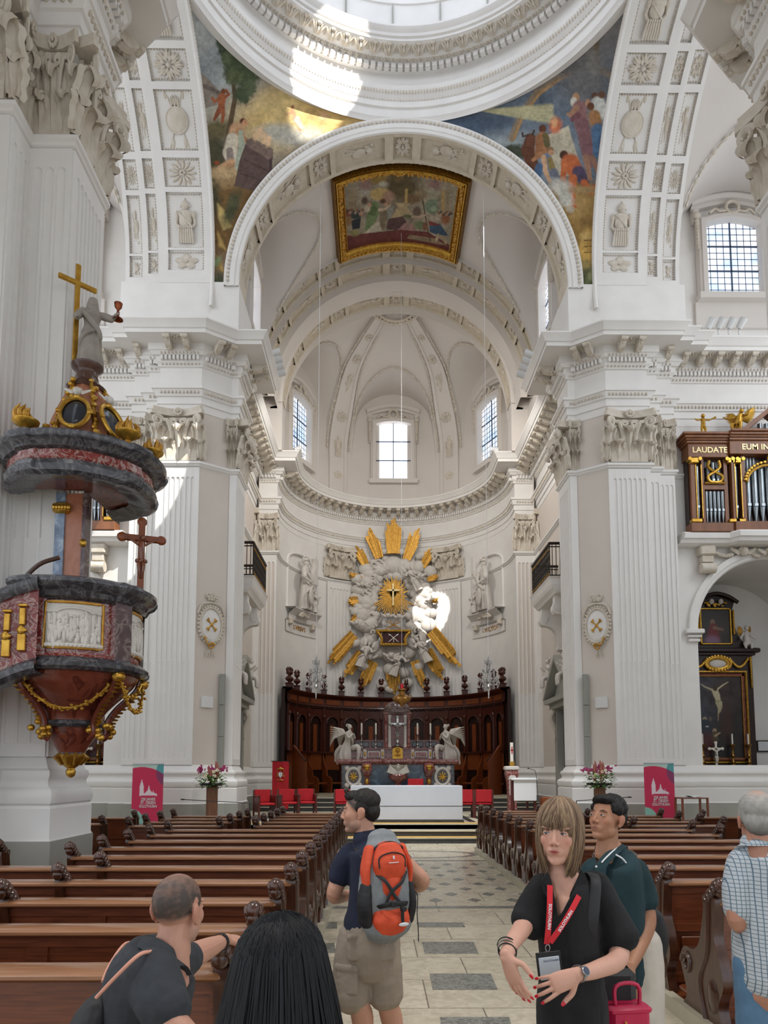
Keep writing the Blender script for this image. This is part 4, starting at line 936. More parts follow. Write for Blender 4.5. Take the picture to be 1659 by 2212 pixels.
p.poly([(760, 440), (930, 450), (925, 470), (900, 480), (960, 580), (720, 610), (800, 490), (790, 470)], 'b09c78', 10); p.poly([(880, 290), (910, 290), (905, 445), (875, 445)], 'ad935c', 6)
p.poly([(690, 620), (860, 590), (900, 660), (790, 745), (680, 730)], '5a4240', 10); p.poly([(880, 660), (970, 680), (1000, 745), (800, 740)], '9c7b74', 8)
p.poly([(240, 800), (830, 735), (1130, 760), (1360, 900), (1360, 960), (240, 960)], '6b3a34', 8); p.poly([(930, 790), (1200, 830), (1340, 910), (900, 830)], '8d7a62', 6)
p.poly([(440, 750), (470, 560), (540, 430), (590, 440), (600, 560), (560, 640), (510, 740)], '71825a', 10); p.poly([(470, 570), (545, 430), (575, 520), (560, 590)], '5d6d46', 10)
p.poly([(450, 770), (520, 690), (600, 640), (650, 750)], 'c0b6a0', 8); p.cap([(600, 520), (660, 515), (720, 470)], [16, 14, 10], 'bda78d', .4); p.ell(670, 460, 26, 20, 'b08a70'); p.ell(640, 425, 34, 26, '5d4232', soft=.5, jag=.4); p.poly([(600, 540), (680, 520), (690, 620), (640, 760), (610, 700)], '7d6f58', 10); p.poly([(690, 500), (760, 480), (750, 560), (690, 640)], '8b8c83', 10)
p.ell(490, 465, 24, 24, 'b88a74'); p.ell(470, 510, 30, 36, 'b3a592', soft=.5); p.ell(440, 420, 36, 40, '5a4a3c', soft=.6, jag=.5)
p.ell(340, 580, 60, 40, '3d4344', soft=.4, jag=.5); p.poly([(290, 640), (400, 600), (390, 720), (310, 740)], '2f3538', 10); p.ell(260, 560, 34, 46, '7d4a3c', soft=.5); p.ell(270, 640, 30, 50, '8a6a4a', soft=.6); p.ell(330, 770, 50, 36, '8d8458', soft=.6, jag=.6); p.ell(400, 560, 24, 26, 'a8806a')
p.poly([(1090, 470), (1150, 400), (1230, 400), (1240, 520), (1200, 570), (1130, 550), (1100, 520)], '73806a', 12); p.ell(1190, 510, 34, 30, '8b987c', soft=.5); p.cap([(1070, 400), (1100, 580), (1150, 850)], 6, '4d3f30', .5)
p.ell(1010, 540, 46, 56, '6b5a4c', soft=.5, jag=.4); p.cap([(960, 595), (1040, 595), (1100, 575)], 11, 'b39a84', .4); p.ell(900, 590, 46, 22, '5d6146', soft=.6, jag=.6); p.ell(1050, 690, 70, 44, '6f7a58', soft=.5, jag=.5); p.ell(1100, 700, 30, 50, '7d5a44', soft=.6)
p.poly([(1140, 690), (1260, 670), (1350, 800), (1240, 800), (1150, 760)], '3f5468', 10); p.ell(1200, 620, 50, 36, 'a89a88', soft=.5, jag=.4); p.poly([(1130, 640), (1180, 650), (1270, 690), (1150, 690)], '7d3a34', 8); p.ell(1320, 620, 50, 60, '8a5a3e', soft=.6); p.cap([(1240, 790), (1220, 850)], 14, 'b3a184'); p.cap([(1270, 800), (1320, 880)], 12, 'a8926f')
for k in range(14): p.ell(1240+k*11, 545+(k % 3)*14, 13, 15, ['8d7a62', '6b4a3c', 'a38a70', '4d4a48'][k % 4], soft=.5)
for k in range(10): p.ell(240+k*20, 520+(k % 3)*16, 13, 15, ['7d5a44', '4d4642', 'a0836c'][k % 3], soft=.5)
p.noise(.02, .25, 3).noise(.05, .3, 5).noise(.12, .2, 6)
b.obj('canvas', M['paint'], t, col=p.c)
def fr_strip(prof, mat, nm):
    "moulding round the panel: prof = (outward offset, height under the vault)"
    c = [(X0+.3, Y0+.2), (X1-.3, Y0+.2), (X1-.3, Y1-.3), (X0+.3, Y1-.3)]; rows = []
    for k in range(4):
        (xa, ya), (xb, yb) = c[k], c[(k+1) % 4]; dx, dy = [(-1, -1), (1, -1), (1, 1), (-1, 1)][k], [(-1, -1), (1, -1), (1, 1), (-1, 1)][(k+1) % 4]
        for i in range(24):
            f = i/24; sx, sy = dx[0]+(dy[0]-dx[0])*f, dx[1]+(dy[1]-dx[1])*f
            rows.append([vcyl(xa+(xb-xa)*f+sx*o, ya+(yb-ya)*f+sy*o, h) for o, h in prof])
    return MB().grid(rows, cv=True).obj(nm, mat, t, smooth=35)
fo = fr_strip([(-.01, .08), (0, .14), (.03, .16), (.05, .12), (.06, .1)], M['goldf'], 'inner_moulding')
fo = fr_strip([(.05, .1), (.1, .2), (.2, .26), (.26, .2), (.28, .26), (.32, .26), (.33, .02)], M['gold'], 'gilt_frame')
fr_strip([(.33, .05), (.34, .22), (.38, .22), (.4, 0)], M['golddark'], 'outer_moulding')
b = MB()
for (xa, ya, xb, yb) in [(X0+.12, Y0+.02, X1-.12, Y0+.02), (X0+.12, Y1-.12, X1-.12, Y1-.12), (X0+.12, Y0, X0+.12, Y1-.1), (X1-.12, Y0, X1-.12, Y1-.1)]:
    for k in range(26):
        f = (k+.5)/26; x, y = xa+(xb-xa)*f, ya+(yb-ya)*f; q = vcyl(x, y, .25)
        for j in range(3): b.ell((q[0]+rnd.uniform(-.05, .05), q[1]+rnd.uniform(-.06, .06), q[2]-rnd.uniform(0, .03)), (.05, .05, .03), n=6, m=4)
b.obj('carved_leaves', M['goldf'], fo)
garland([vcyl(-2.5+5*i/20, Y0-.25, .06) for i in range(21)], .045)
# ================================================================ apse furnishing
def Pa(u, v, off=0.):
    "pixel to the apse wall, off metres in front of it"
    d = ray(u, v); R = APR-off; ox, oy = CAM[0], CAM[1]-APC; a = d[0]**2+d[1]**2; bb = 2*(ox*d[0]+oy*d[1]); c = ox*ox+oy*oy-R*R
    D = bb*bb-4*a*c
    if D < 0: return P(u, v, y=APC)
    tt = (-bb+sqrt(D))/2/a; return V(tuple(CAM[i]+tt*d[i] for i in range(3)))
def head(b, c, r, face=(0, -1, 0), M_=None):
    f = V(face); c = V(c); b.ell(c, (r*.82, r*.9, r), M_, n=12, m=9); b.ell(c+f*r*.85-V((0, 0, r*.15)), (r*.16, r*.22, r*.22), M_, n=6, m=4)
def cherub(b, c, r, Mx=None, wing=1.):
    c = V(c); head(b, c, r, M_=Mx)
    for k in range(9): b.ell(c+V((r*.7*cos(k*.7), r*.15, r*.55+r*.35*sin(k*.7))), (r*.38, r*.38, r*.34), Mx, n=6, m=4)
    for s in (-1, 1):
        for k in range(5): b.ell(c+V((s*r*(1.1+.32*k)*wing, r*.2, r*(-.1+.16*k))), (r*.5, r*.16, r*(.55-.05*k)), Mx, n=8, m=5, R=Matrix.Rotation(s*(-.5-.1*k), 4, 'Y'))
def loft(b, secs, n=36, folds=9, amp=.0, ph=0., cap=True, M_=None, seed=3):
    "secs (x,y,z,rx,ry,amp): stacked ellipses with drapery folds"
    r = random.Random(seed); ks = [(folds+r.randint(-2, 3), r.uniform(0, 6.28), r.uniform(.4, 1)) for _ in range(3)]; rows = []
    for i, q in enumerate(secs):
        x, y, z, rx, ry = q[:5]; am = q[5] if len(q) > 5 else amp
        rows.append([(x+rx*(1+am*sum(a*sin(k*t+p+i*.12) for k, p, a in ks)/2)*cos(t), y+ry*(1+am*sum(a*sin(k*t+p+i*.12) for k, p, a in ks)/2)*sin(t), z) for t in np.linspace(0, 2*pi, n+1)[:-1]])
    return b.grid(rows, cu=True, cap=cap, M=M_)
def figure(b, Mx, arms=(), headtype='hair', robe=True, lean=0., wings=False, seed=1, sit=False):
    "draped statue of unit height facing local -y"
    r = random.Random(seed); L = lean
    if not sit:
        secs = [(0, .0, .0, .165, .125, .26), (0.01, 0, .06, .16, .125, .26), (L*.2, 0, .2, .14, .115, .24), (L*.35, -.01, .34, .13, .11, .2), (L*.45, -.005, .46, .12, .1, .15), (L*.55, .0, .56, .095, .08, .07), (L*.7, 0, .64, .1, .078, .05), (L*.9, 0, .74, .125, .082, .04), (L, 0, .8, .115, .075, .03), (L, 0, .83, .05, .045, 0), (L, -.005, .87, .034, .036, 0)]
        secs = crom(secs, 3)
        loft(b, secs, 40, 9, seed=seed, M_=Mx)
        b.tube(crom([(-.1, -.06, .72), (-.02, -.125, .6), (.09, -.12, .47), (.12, -.05, .38)], 4), [.035]*12+[.03], 8, M=Mx); b.tube(crom([(.1, .0, .5), (.0, -.13, .45), (-.11, -.08, .35), (-.12, .02, .22)], 4), .03, 8, M=Mx)
    hz = .925; hx = L; b.ell((hx, -.01, hz), (.052, .06, .072), Mx, n=14, m=10); b.ell((hx, -.07, hz-.01), (.011, .016, .018), Mx, n=6, m=4); b.ell((hx, -.045, hz-.05), (.026, .026, .02), Mx, n=8, m=5)
    if headtype == 'veil': loft(b, crom([(hx, .02, .8, .1, .07, .08), (hx, .018, .86, .082, .07, .05), (hx, .012, .93, .07, .075, .02), (hx, .006, .985, .05, .06, 0), (hx, .005, 1.0, .01, .01, 0)], 3), 24, 7, M_=Mx)
    elif headtype == 'helmet':
        b.ell((hx, 0, hz+.03), (.062, .072, .06), Mx, n=14, m=8); b.tube([(hx, -.08+.02*k, hz+.06+.06*sin(k*.42)) for k in range(8)], .018, 6, M=Mx); b.tube([(hx+.07*cos(a), .0-.085*sin(a), hz+.035) for a in np.linspace(0, pi, 9)], .012, 6, M=Mx)
    else:
        for k in range(26):
            a = r.uniform(0, 6.28); e = r.uniform(0, 1.2); b.ell((hx+.05*cos(a)*cos(e), .01+.05*sin(a)*cos(e)*(1 if sin(a) > -.3 else .4), hz+.02+.05*sin(e)), (.024, .024, .02), Mx, n=6, m=4)
    for A in arms:
        b.limb([(p[0]+L, p[1], p[2], w, w*.95) for p, w in zip(A, (.042, .036, .024))], 10, 4, M=Mx); b.ell((A[-1][0]+L, A[-1][1], A[-1][2]), (.024, .024, .03), Mx, n=7, m=5)
        q = [V(A[0]).lerp(V(A[1]), f) for f in (0, .5, 1)]; b.limb([(p.x+L, p.y, p.z, w, w) for p, w in zip(q, (.052, .055, .05))], 12, 3, M=Mx)
    if wings:
        for s in (-1, 1): wing(b, (L+s*.05, .07, .76), s, .42, Mx)
    return b
def wing(b, c, s, L, Mx=None, up=.5, back=.25):
    for k in range(11):
        f = k/10; a = up+.9-1.5*f; l = L*(.95-.45*f)
        x0, z0 = c[0]+s*L*.35*(1-f)*.6, c[2]+L*.3*(1-f)*.8
        b.tube([(x0, c[1]+.02*k*L, z0), (x0+s*l*.55*cos(a), c[1]+back*L*.5+.02*k*L, z0+l*.5*sin(a)), (x0+s*l*cos(a-.25), c[1]+back*L+.02*k*L, z0+l*sin(a-.25))], [.05*L*2, .075*L*2, .02*L], 8, flat=.35, M=Mx, up=(0, -1, .1))
# ---- glory: cloud relief, gilt rays, central sunburst
t = thing('stucco_glory', 'white stucco cloud glory with gilt rays and angels on the apse wall', 'relief', tuple(Pa(849, 1497, .2)))
RAYS = [((849,1197),(849,1119),21,14),((818,1207),(795,1140),16,9),((878,1210),(904,1140),16,9),((789,1222),(768,1180),13,8),((913,1226),(935,1184),13,8),((780,1250),(752,1240),7,3),((772,1299),(751,1302),13,8),((786,1322),(755,1344),8,6),((925,1253),(947,1244),8,5),((934,1294),(948,1299),8,6),
        ((764,1373),(708,1436),16,13),((780,1412),(743,1461),13,11),((806,1430),(779,1490),14,12),((849,1440),(851,1499),15,15),((897,1428),(918,1488),10,9),((925,1405),(957,1468),14,11),((935,1363),(996,1440),15,13)]
for (ux, vx), (uy, vy), w1, w0 in RAYS:
    b = MB(); A, B = Pa(ux, vx, .35), Pa(uy, vy, .28); d = (B-A); L_ = d.length; d.normalize(); up = V((-sin(math.atan2(A.x, A.y-APC)), -cos(math.atan2(A.x, A.y-APC)), 0)); sd = d.cross(up).normalized(); k1, k0 = w1/45., w0/45.
    n = max(4, int(w1/2.6)); fr = F3(A, sd, -up, d)
    for lay in range(2):
        for i in range(n):
            f = (i+.5+.3*lay)/n*2-1
            if abs(f) > 1: continue
            l = L_*(1-.26*abs(f)**1.5-.22*rnd.random()*(1 if i != n//2 else 0)-.08*lay); ww = .9/n
            xs0, xs1 = f*k0, f*k1*l/L_+f*k0*(1-l/L_)
            q = [(xs0-ww*k0, 0), (xs1-ww*k1, l-.03), (xs1, l+.02), (xs1+ww*k1, l-.03), (xs0+ww*k0, 0)]
            dd = -.05-.07*lay-.04*rnd.random(); b.prism(q, .05, fr @ Matrix.Translation((0, dd, 0)) @ Matrix.Rotation(.12*rnd.choice((-1, 1)), 4, 'Z'))
    b.obj('gilt_ray', M['goldf'], t, smooth=0)
b = MB(); g = random.Random(5)
def puff(u, v, r, off=.3):
    c = Pa(u, v, off); b.ell(c, (r*g.uniform(.9, 1.25), r*.7, r*g.uniform(.75, 1.)), n=14, m=9, R=Matrix.Rotation(g.uniform(-.5, .5), 4, 'Y'))
for k in range(320):
    a = g.uniform(0, 6.283); e = g.uniform(.42, 1.)**.8; u, v = 849+86*e*cos(a), 1300+98*e*sin(a)*(1.05 if sin(a) > 0 else 1)
    if (abs(u-849) < 30 and 1248 < v < 1345) or (abs(u-849) < 38 and 1345 <= v < 1400): continue
    puff(u, v, g.uniform(.12, .32), g.uniform(.12, .42))
for u, v, r in [(790,1300,.42),(780,1330,.45),(795,1350,.45),(775,1275,.35),(815,1230,.4),(850,1222,.5),(885,1228,.45),(905,1225,.38),(930,1235,.35),(915,1280,.4),(905,1330,.45),(925,1350,.4),(800,1385,.4),(790,1230,.35),(850,1415,.5),(880,1410,.4),(815,1410,.4),(845,1445,.35),(870,1452,.3),(905,1440,.28),(785,1440,.28),(918,1420,.3),(910,1200,.26),(868,1192,.2),(828,1192,.2),(840,1490,.22),(825,1480,.25),(880,1475,.25),(770,1250,.3),(765,1390,.3)]: puff(u, v, r, .32)
for k in range(60):                                                    # curling cloud edges
    a = g.uniform(0, 6.28); u, v = 849+80*cos(a)*g.uniform(.6, 1), 1300+100*sin(a)*g.uniform(.6, 1)
    if abs(u-849) < 40 and 1255 < v < 1395: continue
    c = Pa(u, v, .55); r = g.uniform(.1, .22); b.tube([(c.x+r*(1-.08*i)*cos(i*.5), c.y, c.z+r*(1-.08*i)*sin(i*.5)) for i in range(10)], [.05]*9+[.02], 6)
b.obj('cloud', M['statue'], t)
for u, v, r in [(905, 1243, .13), (783, 1262, .12), (845, 1416, .15), (855, 1425, .15), (800, 1420, .13), (770, 1345, .12), (890, 1375, .12), (935, 1290, .12), (838, 1330, .12), (862, 1332, .12)]:
    b = MB(); c = Pa(u, v, .75); cherub(b, c, r); b.obj('cherub_head', M['statue'], t)
for u, v, s, sd in [(775, 1440, 1, 3), (925, 1430, -1, 4), (848, 1460, 1, 6), (905, 1275, -1, 7)]:
    b = MB(); c = Pa(u, v, .7); figure(b, frame(c, (1, 0, 0)) @ Matrix.Rotation(.35*s, 4, 'Y') @ Matrix.Diagonal((1.3, 1.3, 1.3, 1)), arms=[((.12*s, -.02, .76), (.2*s, -.14, .66), (.3*s, -.2, .74)), ((-.12*s, -.02, .76), (-.2*s, -.1, .62), (-.1*s, -.22, .6))], wings=True, lean=.08*s, seed=sd); b.obj('angel', M['statue'], t)
b = MB(); g0 = Pa(849, 1283, .62)
fr = frame(g0, (1, 0, 0))
for k in range(64):
    a = 2*pi*k/64; l = .5+.1*(k % 3)+(.42 if sin(a) < -.4 else .12 if sin(a) > .8 else 0)+.1*rnd.random()
    b.prism([(.05*cos(a)-.025*sin(a), .05*sin(a)+.025*cos(a)), (l*cos(a)-.02*sin(a), l*sin(a)+.02*cos(a)), (l*cos(a)+.02*sin(a), l*sin(a)-.02*cos(a)), (.05*cos(a)+.025*sin(a), .05*sin(a)-.025*cos(a))], .05, fr @ Matrix.Translation((0, -.03*(k % 2), 0)))
b.ell((0, .03, -.05), (.5, .05, .6), fr, n=28, m=10)
sb = b.obj('sunburst', M['goldf'], t, smooth=0)
b = MB().box(-.04, .04, -.22, -.08, -.62, .46, fr).box(-.3, .3, -.22, -.08, .1, .18, fr); b.obj('cross', M['palegold'], sb, smooth=0)
# reliquary shrine in front of the clouds
c = Pa(850, 1395, .9); t = thing('reliquary', 'gilt casket with dark red glazed front and crossed palms amid the glory clouds', 'casket', tuple(c)); fr = frame(c, (1, 0, 0))
b = MB(); rows = []
for z, w, d in ((0, .62, .2), (.08, .66, .22), (.1, .6, .18), (.12, .58, .16)): rows.append([(-w, -d, z), (w, -d, z), (w, d, z), (-w, d, z)])
b.grid(rows, cu=True, cap=True, M=fr); rows = []
for z, w, d in ((.62, .78, .2), (.66, .86, .26), (.74, .88, .28), (.76, .8, .22)): rows.append([(-w, -d, z), (w, -d, z), (w, d, z), (-w, d, z)])
b.grid(rows, cu=True, cap=True, M=fr)
for s in (-1, 1): b.tube(crom([(s*.58, -.15, .1), (s*.56, -.17, .3), (s*.66, -.18, .5), (s*.8, -.2, .64)], 4), .07, 8, M=fr); 
for k in range(12): b.ell((-.6+k*.11, -.21, .04), (.045, .03, .035), fr, n=6, m=4)
b.obj('gilt_case', M['gold'], t)
MB().box(-.56, .56, -.12, .1, .12, .62, fr).obj('red_glass', pm('dark_red_velvet', '4a0d12', '2a070a', 4, .25), t, smooth=0)
b = MB()
for s in (-1, 1): b.tube([(-s*.24, -.16, .16), (0, -.17, .36), (s*.24, -.16, .56)], .018, 6, M=fr); b.ell((s*.18, -.17, .5), (.06, .02, .03), fr, n=6, m=4)
b.tube([(0, -.15, .14), (0, -.15, .4)], .015, 6, M=fr)
b.obj('crossed_bones', M['wax'], t)
b = MB()
for s in (-1, 1):
    b.tube(crom([(-s*.42, -.1, .78), (0, -.14, .98), (s*.36, -.1, 1.18)], 5), .018, 6, M=fr)
    for k in range(8): f = k/8; x, z = s*(-.3+.62*f), .82+.34*f; b.tube([(x, -.1, z), (x+s*.12*cos(f*3), -.14, z+.1), (x+s*.2*cos(f*3), -.12, z+.08)], [.012, .016, .004], 5, M=fr)
b.obj('palm_branches', M['goldf'], t)
# ---- niches with warrior saints on console shelves
for s, nm, lab in ((-1, 'S.VRSVS', 'white stucco warrior saint with banner in left apse niche'), (1, 'S.VICTOR', 'white stucco warrior saint with spear in right apse niche')):
    ang = s*61.5; a = R_(ang)
    def NF(off, z): return frame((sin(a)*(APR-off), APC+cos(a)*(APR-off), z), (cos(a), -sin(a), 0))
    b = MB(); fr = NF(0, 9.25)
    prof = [(.0, 0)]
    rows = []
    w, h = .95, 2.2
    for k in range(25):                                                # shallow round-headed niche standing proud as a frame
        t_ = pi*k/24; rows.append([(w*cos(t_)*f, -d, h+w*.45*sin(t_)*f) for f, d in ((1.0, -.02), (1.0, .14), (1.08, .16), (1.14, .1), (1.14, -.1))])
    rows = [[(w*f, -d, 0) for f, d in ((1.0, -.02), (1.0, .14), (1.08, .16), (1.14, .1), (1.14, -.1))]]+rows+[[(-w*f, -d, 0) for f, d in ((1.0, -.02), (1.0, .14), (1.08, .16), (1.14, .1), (1.14, -.1))]]
    trim(b.grid(rows, M=fr), M['white'], smooth=30)
    b = MB(); pts = arc((0, APC), APR, ang-13.5, ang+13.5, 14)[::-1]
    b.sweep(pts, [(0, -.55), (.16, -.5), (.18, -.3), (.3, -.2), (.42, -.1), (.5, -.06), (.52, 0), (0, .02)]); b.v = [(x, y, z+9.22) for x, y, z in b.v]
    sh = trim(b, M['white'], smooth=30)
    b = MB(); pts = arc((0, APC), APR, ang-14, ang+14, 14)[::-1]; b.sweep(pts, [(0, 0), (.05, .0), (.06, .04), (.06, .5), (0, .52)]); b.v = [(x, y, z+8.15) for x, y, z in b.v]; b.obj('inscription_band', M['white'], sh, smooth=30)
    text('inscription', nm, .3, M['goldf'], sh, NF(.085, 8.42) @ Matrix.Rotation(pi/2, 4, 'X') @ Matrix.Translation((-.45*0, 0, 0)), .01)
    b = MB()
    for k in range(14): b.ell((-.4+.8*rnd.random(), -.4, -.3+.2*rnd.random()), (.12, .1, .08), NF(0, 9.2), n=8, m=5)
    for e in (-1, 1): b.bbox(e*.9-.13, e*.9+.13, -.34, 0, -.75, -.42, .05, NF(0, 9.2))
    b.obj('console_ornament', M['orn'], sh)
    t = thing('saint_statue', lab, 'statue', tuple(NF(.45, 9.25).translation)); fr = NF(.42, 9.25) @ Matrix.Rotation(-s*.3, 4, 'Z') @ Matrix.Diagonal((2.5, 2.3, 2.4, 1))
    b = figure(MB(), fr, arms=[((s*-.13, -.02, .76), (s*-.24, -.06, .66), (s*-.26, -.14, .8)), ((s*.13, -.02, .76), (s*.2, -.05, .6), (s*.1, -.14, .52))], headtype='helmet', lean=.03*s, seed=8+s); b.obj('figure', M['statue'], t)
    b = MB()
    if s < 0:
        b.tube([(.26, -.14, .1), (.26, -.14, 1.12)], .012, 6, M=fr)
        b.grid([[(.26-.28*i/8+.03*sin(j), -.16-.03*sin(i*1.3), 1.05-.5*j/8-.05*i/8) for i in range(9)] for j in range(9)], M=fr); b.grid([[(.26-.28*i/8+.03*sin(j), -.14-.03*sin(i*1.3), 1.05-.5*j/8-.05*i/8) for i in range(9)] for j in range(9)], M=fr, flip=True); b.obj('banner', M['statue'], t)
    else: b.tube([(-.26, -.15, .15), (-.28, -.14, 1.08)], .012, 6, M=fr); b.ell((-.28, -.14, 1.1), (.02, .01, .05), fr, n=6, m=5); b.obj('spear', M['statue'], t)
    b = MB(); b.ell((s*.17, -.18, .22), (.13, .03, .17), fr, n=16, m=9); b.obj('shield', M['statue'], t)
    b = figure(MB(), fr @ Matrix.Translation((-s*.24, -.12, 0)) @ Matrix.Diagonal((.45, .45, .42, 1)), arms=[((.12, -.02, .76), (.2, -.1, .66), (.2, -.2, .8)), ((-.12, -.02, .76), (-.2, -.1, .66), (-.1, -.2, .7))], seed=3); b.obj('putto', M['statue'], t)
# ---- choir stalls: curved back with arched niches, frieze, finials, seats
t = thing('choir_stalls', 'dark carved walnut choir stalls curving round the apse behind the high altar', 'choir stall', (0, 35.5, .9))
def cyl(b, R):
    "wrap a flat mesh (x along the arc, y away from the wall inwards negative, z) round the apse"
    b.v = [((R+y)*sin(x/R), APC+(R+y)*cos(x/R), z) for x, y, z in b.v]; return b
SR_, BW = 4.7, R_(12.5)*4.7; BND = [7.5+12.5*k for k in range(7)]; BND = sorted([-x for x in BND]+BND)
A90 = R_(88)*SR_
def strip(b, x0, x1, y0, y1, z0, z1):
    n = max(2, int((x1-x0)/.12))
    b.grid([[(x0+(x1-x0)*i/n, y, z) for y, z in ((y0, z0), (y1, z0), (y1, z1), (y0, z1))] for i in range(n+1)], cu=True, cap=True)
b = MB(); strip(b, -A90, A90, .05, .2, .9, 5.4); cyl(b, SR_).obj('back_wall', M['stalld'], t, smooth=0)
bays = [(BND[i], BND[i+1]) for i in range(len(BND)-1)]
b = MB(); bs_ = MB()
for d0, d1 in bays:
    bp_ = MB(); bl = MB(); bw = MB(); bt = MB()
    x0, x1 = R_(d0)*SR_, R_(d1)*SR_; cx = (x0+x1)/2; w = (x1-x0)
    a = arched_wall(x0, x1, 0, 4.85, cx, w*.32, 4.1, 14); a.v = [(x, y, max(z, 2.75)) for x, y, z in a.v]; b.mb(a)
    b.tube([(cx+w*.34*cos(q), -.02, 4.1+w*.34*sin(q)) for q in np.linspace(0, pi, 13)], .03, 6)
    for k in range(5): xx = x0+w*(k+.5)/5; bs_.ell((xx, -.03, 4.86), (w*.1, .03, .09), n=8, m=6)
    bp_.tube([(x0, -.06, 2.75), (x0, -.06, 4.3)], .05, 8); bp_.ell((x0, -.08, 4.4), (.08, .07, .12), n=8, m=6); strip(bp_, x0-.09, x0+.09, -.05, .02, 2.75, 4.8)
    strip(bw, cx-w*.11, cx+w*.11, .0, .04, 2.8, 4.05)
    strip(bl, x0+.1, x1-.1, -.08, -.04, 5.0, 5.24)
    strip(bw, x0+.12, x1-.12, -.03, .02, 1.95, 2.7); bw.bbox(cx-w*.38, cx+w*.38, -.45, .0, 1.3, 1.38, .02)
    bt.prism([(-.62, .9), (-.62, 1.5), (-.5, 1.62), (-.3, 1.68), (-.25, 2.0), (-.1, 2.3), (.02, 2.7), (.02, .9)], .09, at(x0-.045, 0, 0) @ F3(V((0, 0, 0)), V((0, 1, 0)), V((1, 0, 0)), V((0, 0, 1))))
    cyl(bp_, SR_).obj('pilaster', M['stall'], t); cyl(bl, SR_).obj('frieze_panel', M['stallw'], t, smooth=0); cyl(bw, SR_).obj('stall_seat', M['stallw'], t, smooth=0); cyl(bt, SR_).obj('armrest', M['stallw'], t, smooth=0)
cyl(b, SR_).obj('arcade', M['stall'], t, smooth=30); cyl(bs_, SR_).obj('valance', M['stalld'], t)
b = MB(); xs = np.linspace(-A90, A90, 80)
b.grid([[(x, y, z) for y, z in ((.1, 4.82), (-.04, 4.85), (-.08, 4.9), (-.05, 4.98), (-.05, 5.26), (-.12, 5.3), (-.2, 5.36), (-.26, 5.4), (-.27, 5.46), (.15, 5.5), (.2, 5.3))] for x in xs]); b.grid([[(x, y, z) for y, z in ((0, 2.68), (-.12, 2.7), (-.14, 2.78), (0, 2.8))] for x in xs])
cyl(b, SR_).obj('cornice', M['stall'], t, smooth=30)
FIN = MB().bbox(-.13, .13, -.13, .13, 0, .22, .02).bbox(-.16, .16, -.16, .16, .2, .25, .02); FIN.lathe([(.05, .25), (.04, .3), (.13, .36), (.17, .44), (.12, .52), (.05, .56), (.05, .6), (.12, .66), (.13, .74), (.08, .82), (.02, .84)], 12)
for k in range(6): a = k*pi/3; FIN.tube([(.07*cos(a), .07*sin(a), .74), (.11*cos(a), .11*sin(a), .84), (.06*cos(a), .06*sin(a), .95)], [.035, .04, .01], 6)
fm = None
for d in BND+[-80, 80]:
    a = R_(d); q = (sin(a)*4.68-0, APC+cos(a)*4.68-35.5, 5.45-.9)
    if fm is None: o = FIN.obj('finial', M['stall'], t, local=True); fm = o.data
    else: o = bpy.data.objects.new('finial', fm); COL.objects.link(o); o.parent = t
    o.location = q
for s in (-1, 1):                                                      # sloping front ends with inlaid panels
    x = s*4.45; b = MB(); b.prism([(0, .9), (0, 2.95), (-.1, 3.0), (-1.1, 2.3), (-1.1, .9)], .08, F3(V((x, 31.6, 0)), V((-s*.75, .66, 0))*-1 if 0 else V((s*.6, .8, 0)), V((.8, -s*.6, 0)), V((0, 0, 1))))
    o = b.obj('end_panel', M['stallw'], t, smooth=0)
    b = MB(); b.tube([(0, 0, 2.98), (-1.12, 0, 2.32)], .05, 8, M=F3(V((x, 31.6, 0)), V((s*.6, .8, 0)), V((.8, -s*.6, 0)), V((0, 0, 1)))); b.obj('end_rail', M['stall'], o)
# ================================================================ high altar
def px28(u, v, y=28.): q = P(u, v, y=y); return q.x, q.z
AL = thing('high_altar', 'marble high altar with domed tabernacle, gilt door and inlaid panels', 'altar', (-.03, 28, .9)); ax = -.03
b = MB(); b.bbox(ax-2.3, ax+2.3, 27.75, 29.2, .9, 1.1, .02); b.bbox(ax-2.22, ax+2.22, 27.8, 29.2, 1.1, 1.22, .03); b.obj('plinth', M['redm'], AL)
b = MB(); b.box(ax-2.14, ax+2.14, 28.02, 29.2, 1.2, 2.15)
for s in (-1, 1): b.bbox(ax+s*1.66-.48, ax+s*1.66+.48, 27.92, 28.3, 1.22, 2.14, .03)
b.obj('antependium', M['greym'], AL, smooth=0)
MB().box(ax-1.0, ax+1.0, 27.98, 28.1, 1.26, 2.1).obj('blue_panel', ramp('blue_black_marble', [(.3, '22303a'), (.5, '34485a'), (.6, '5a6c78'), (.8, '2a3a46')], 2, .15, 2), AL, smooth=0)
b = MB(); rows = []
for z, e in ((2.14, 0), (2.18, .06), (2.24, .1), (2.3, .1), (2.33, .04)): rows.append([(ax-2.2-e, 27.85-e, z), (ax-.62, 27.85-e, z), (ax-.5, 27.7-e, z), (ax+.5, 27.7-e, z), (ax+.62, 27.85-e, z), (ax+2.2+e, 27.85-e, z), (ax+2.2+e, 29.2, z), (ax-2.2-e, 29.2, z)])
b.grid(rows, cu=True, cap=True).obj('mensa', M['redm'], AL, smooth=30)
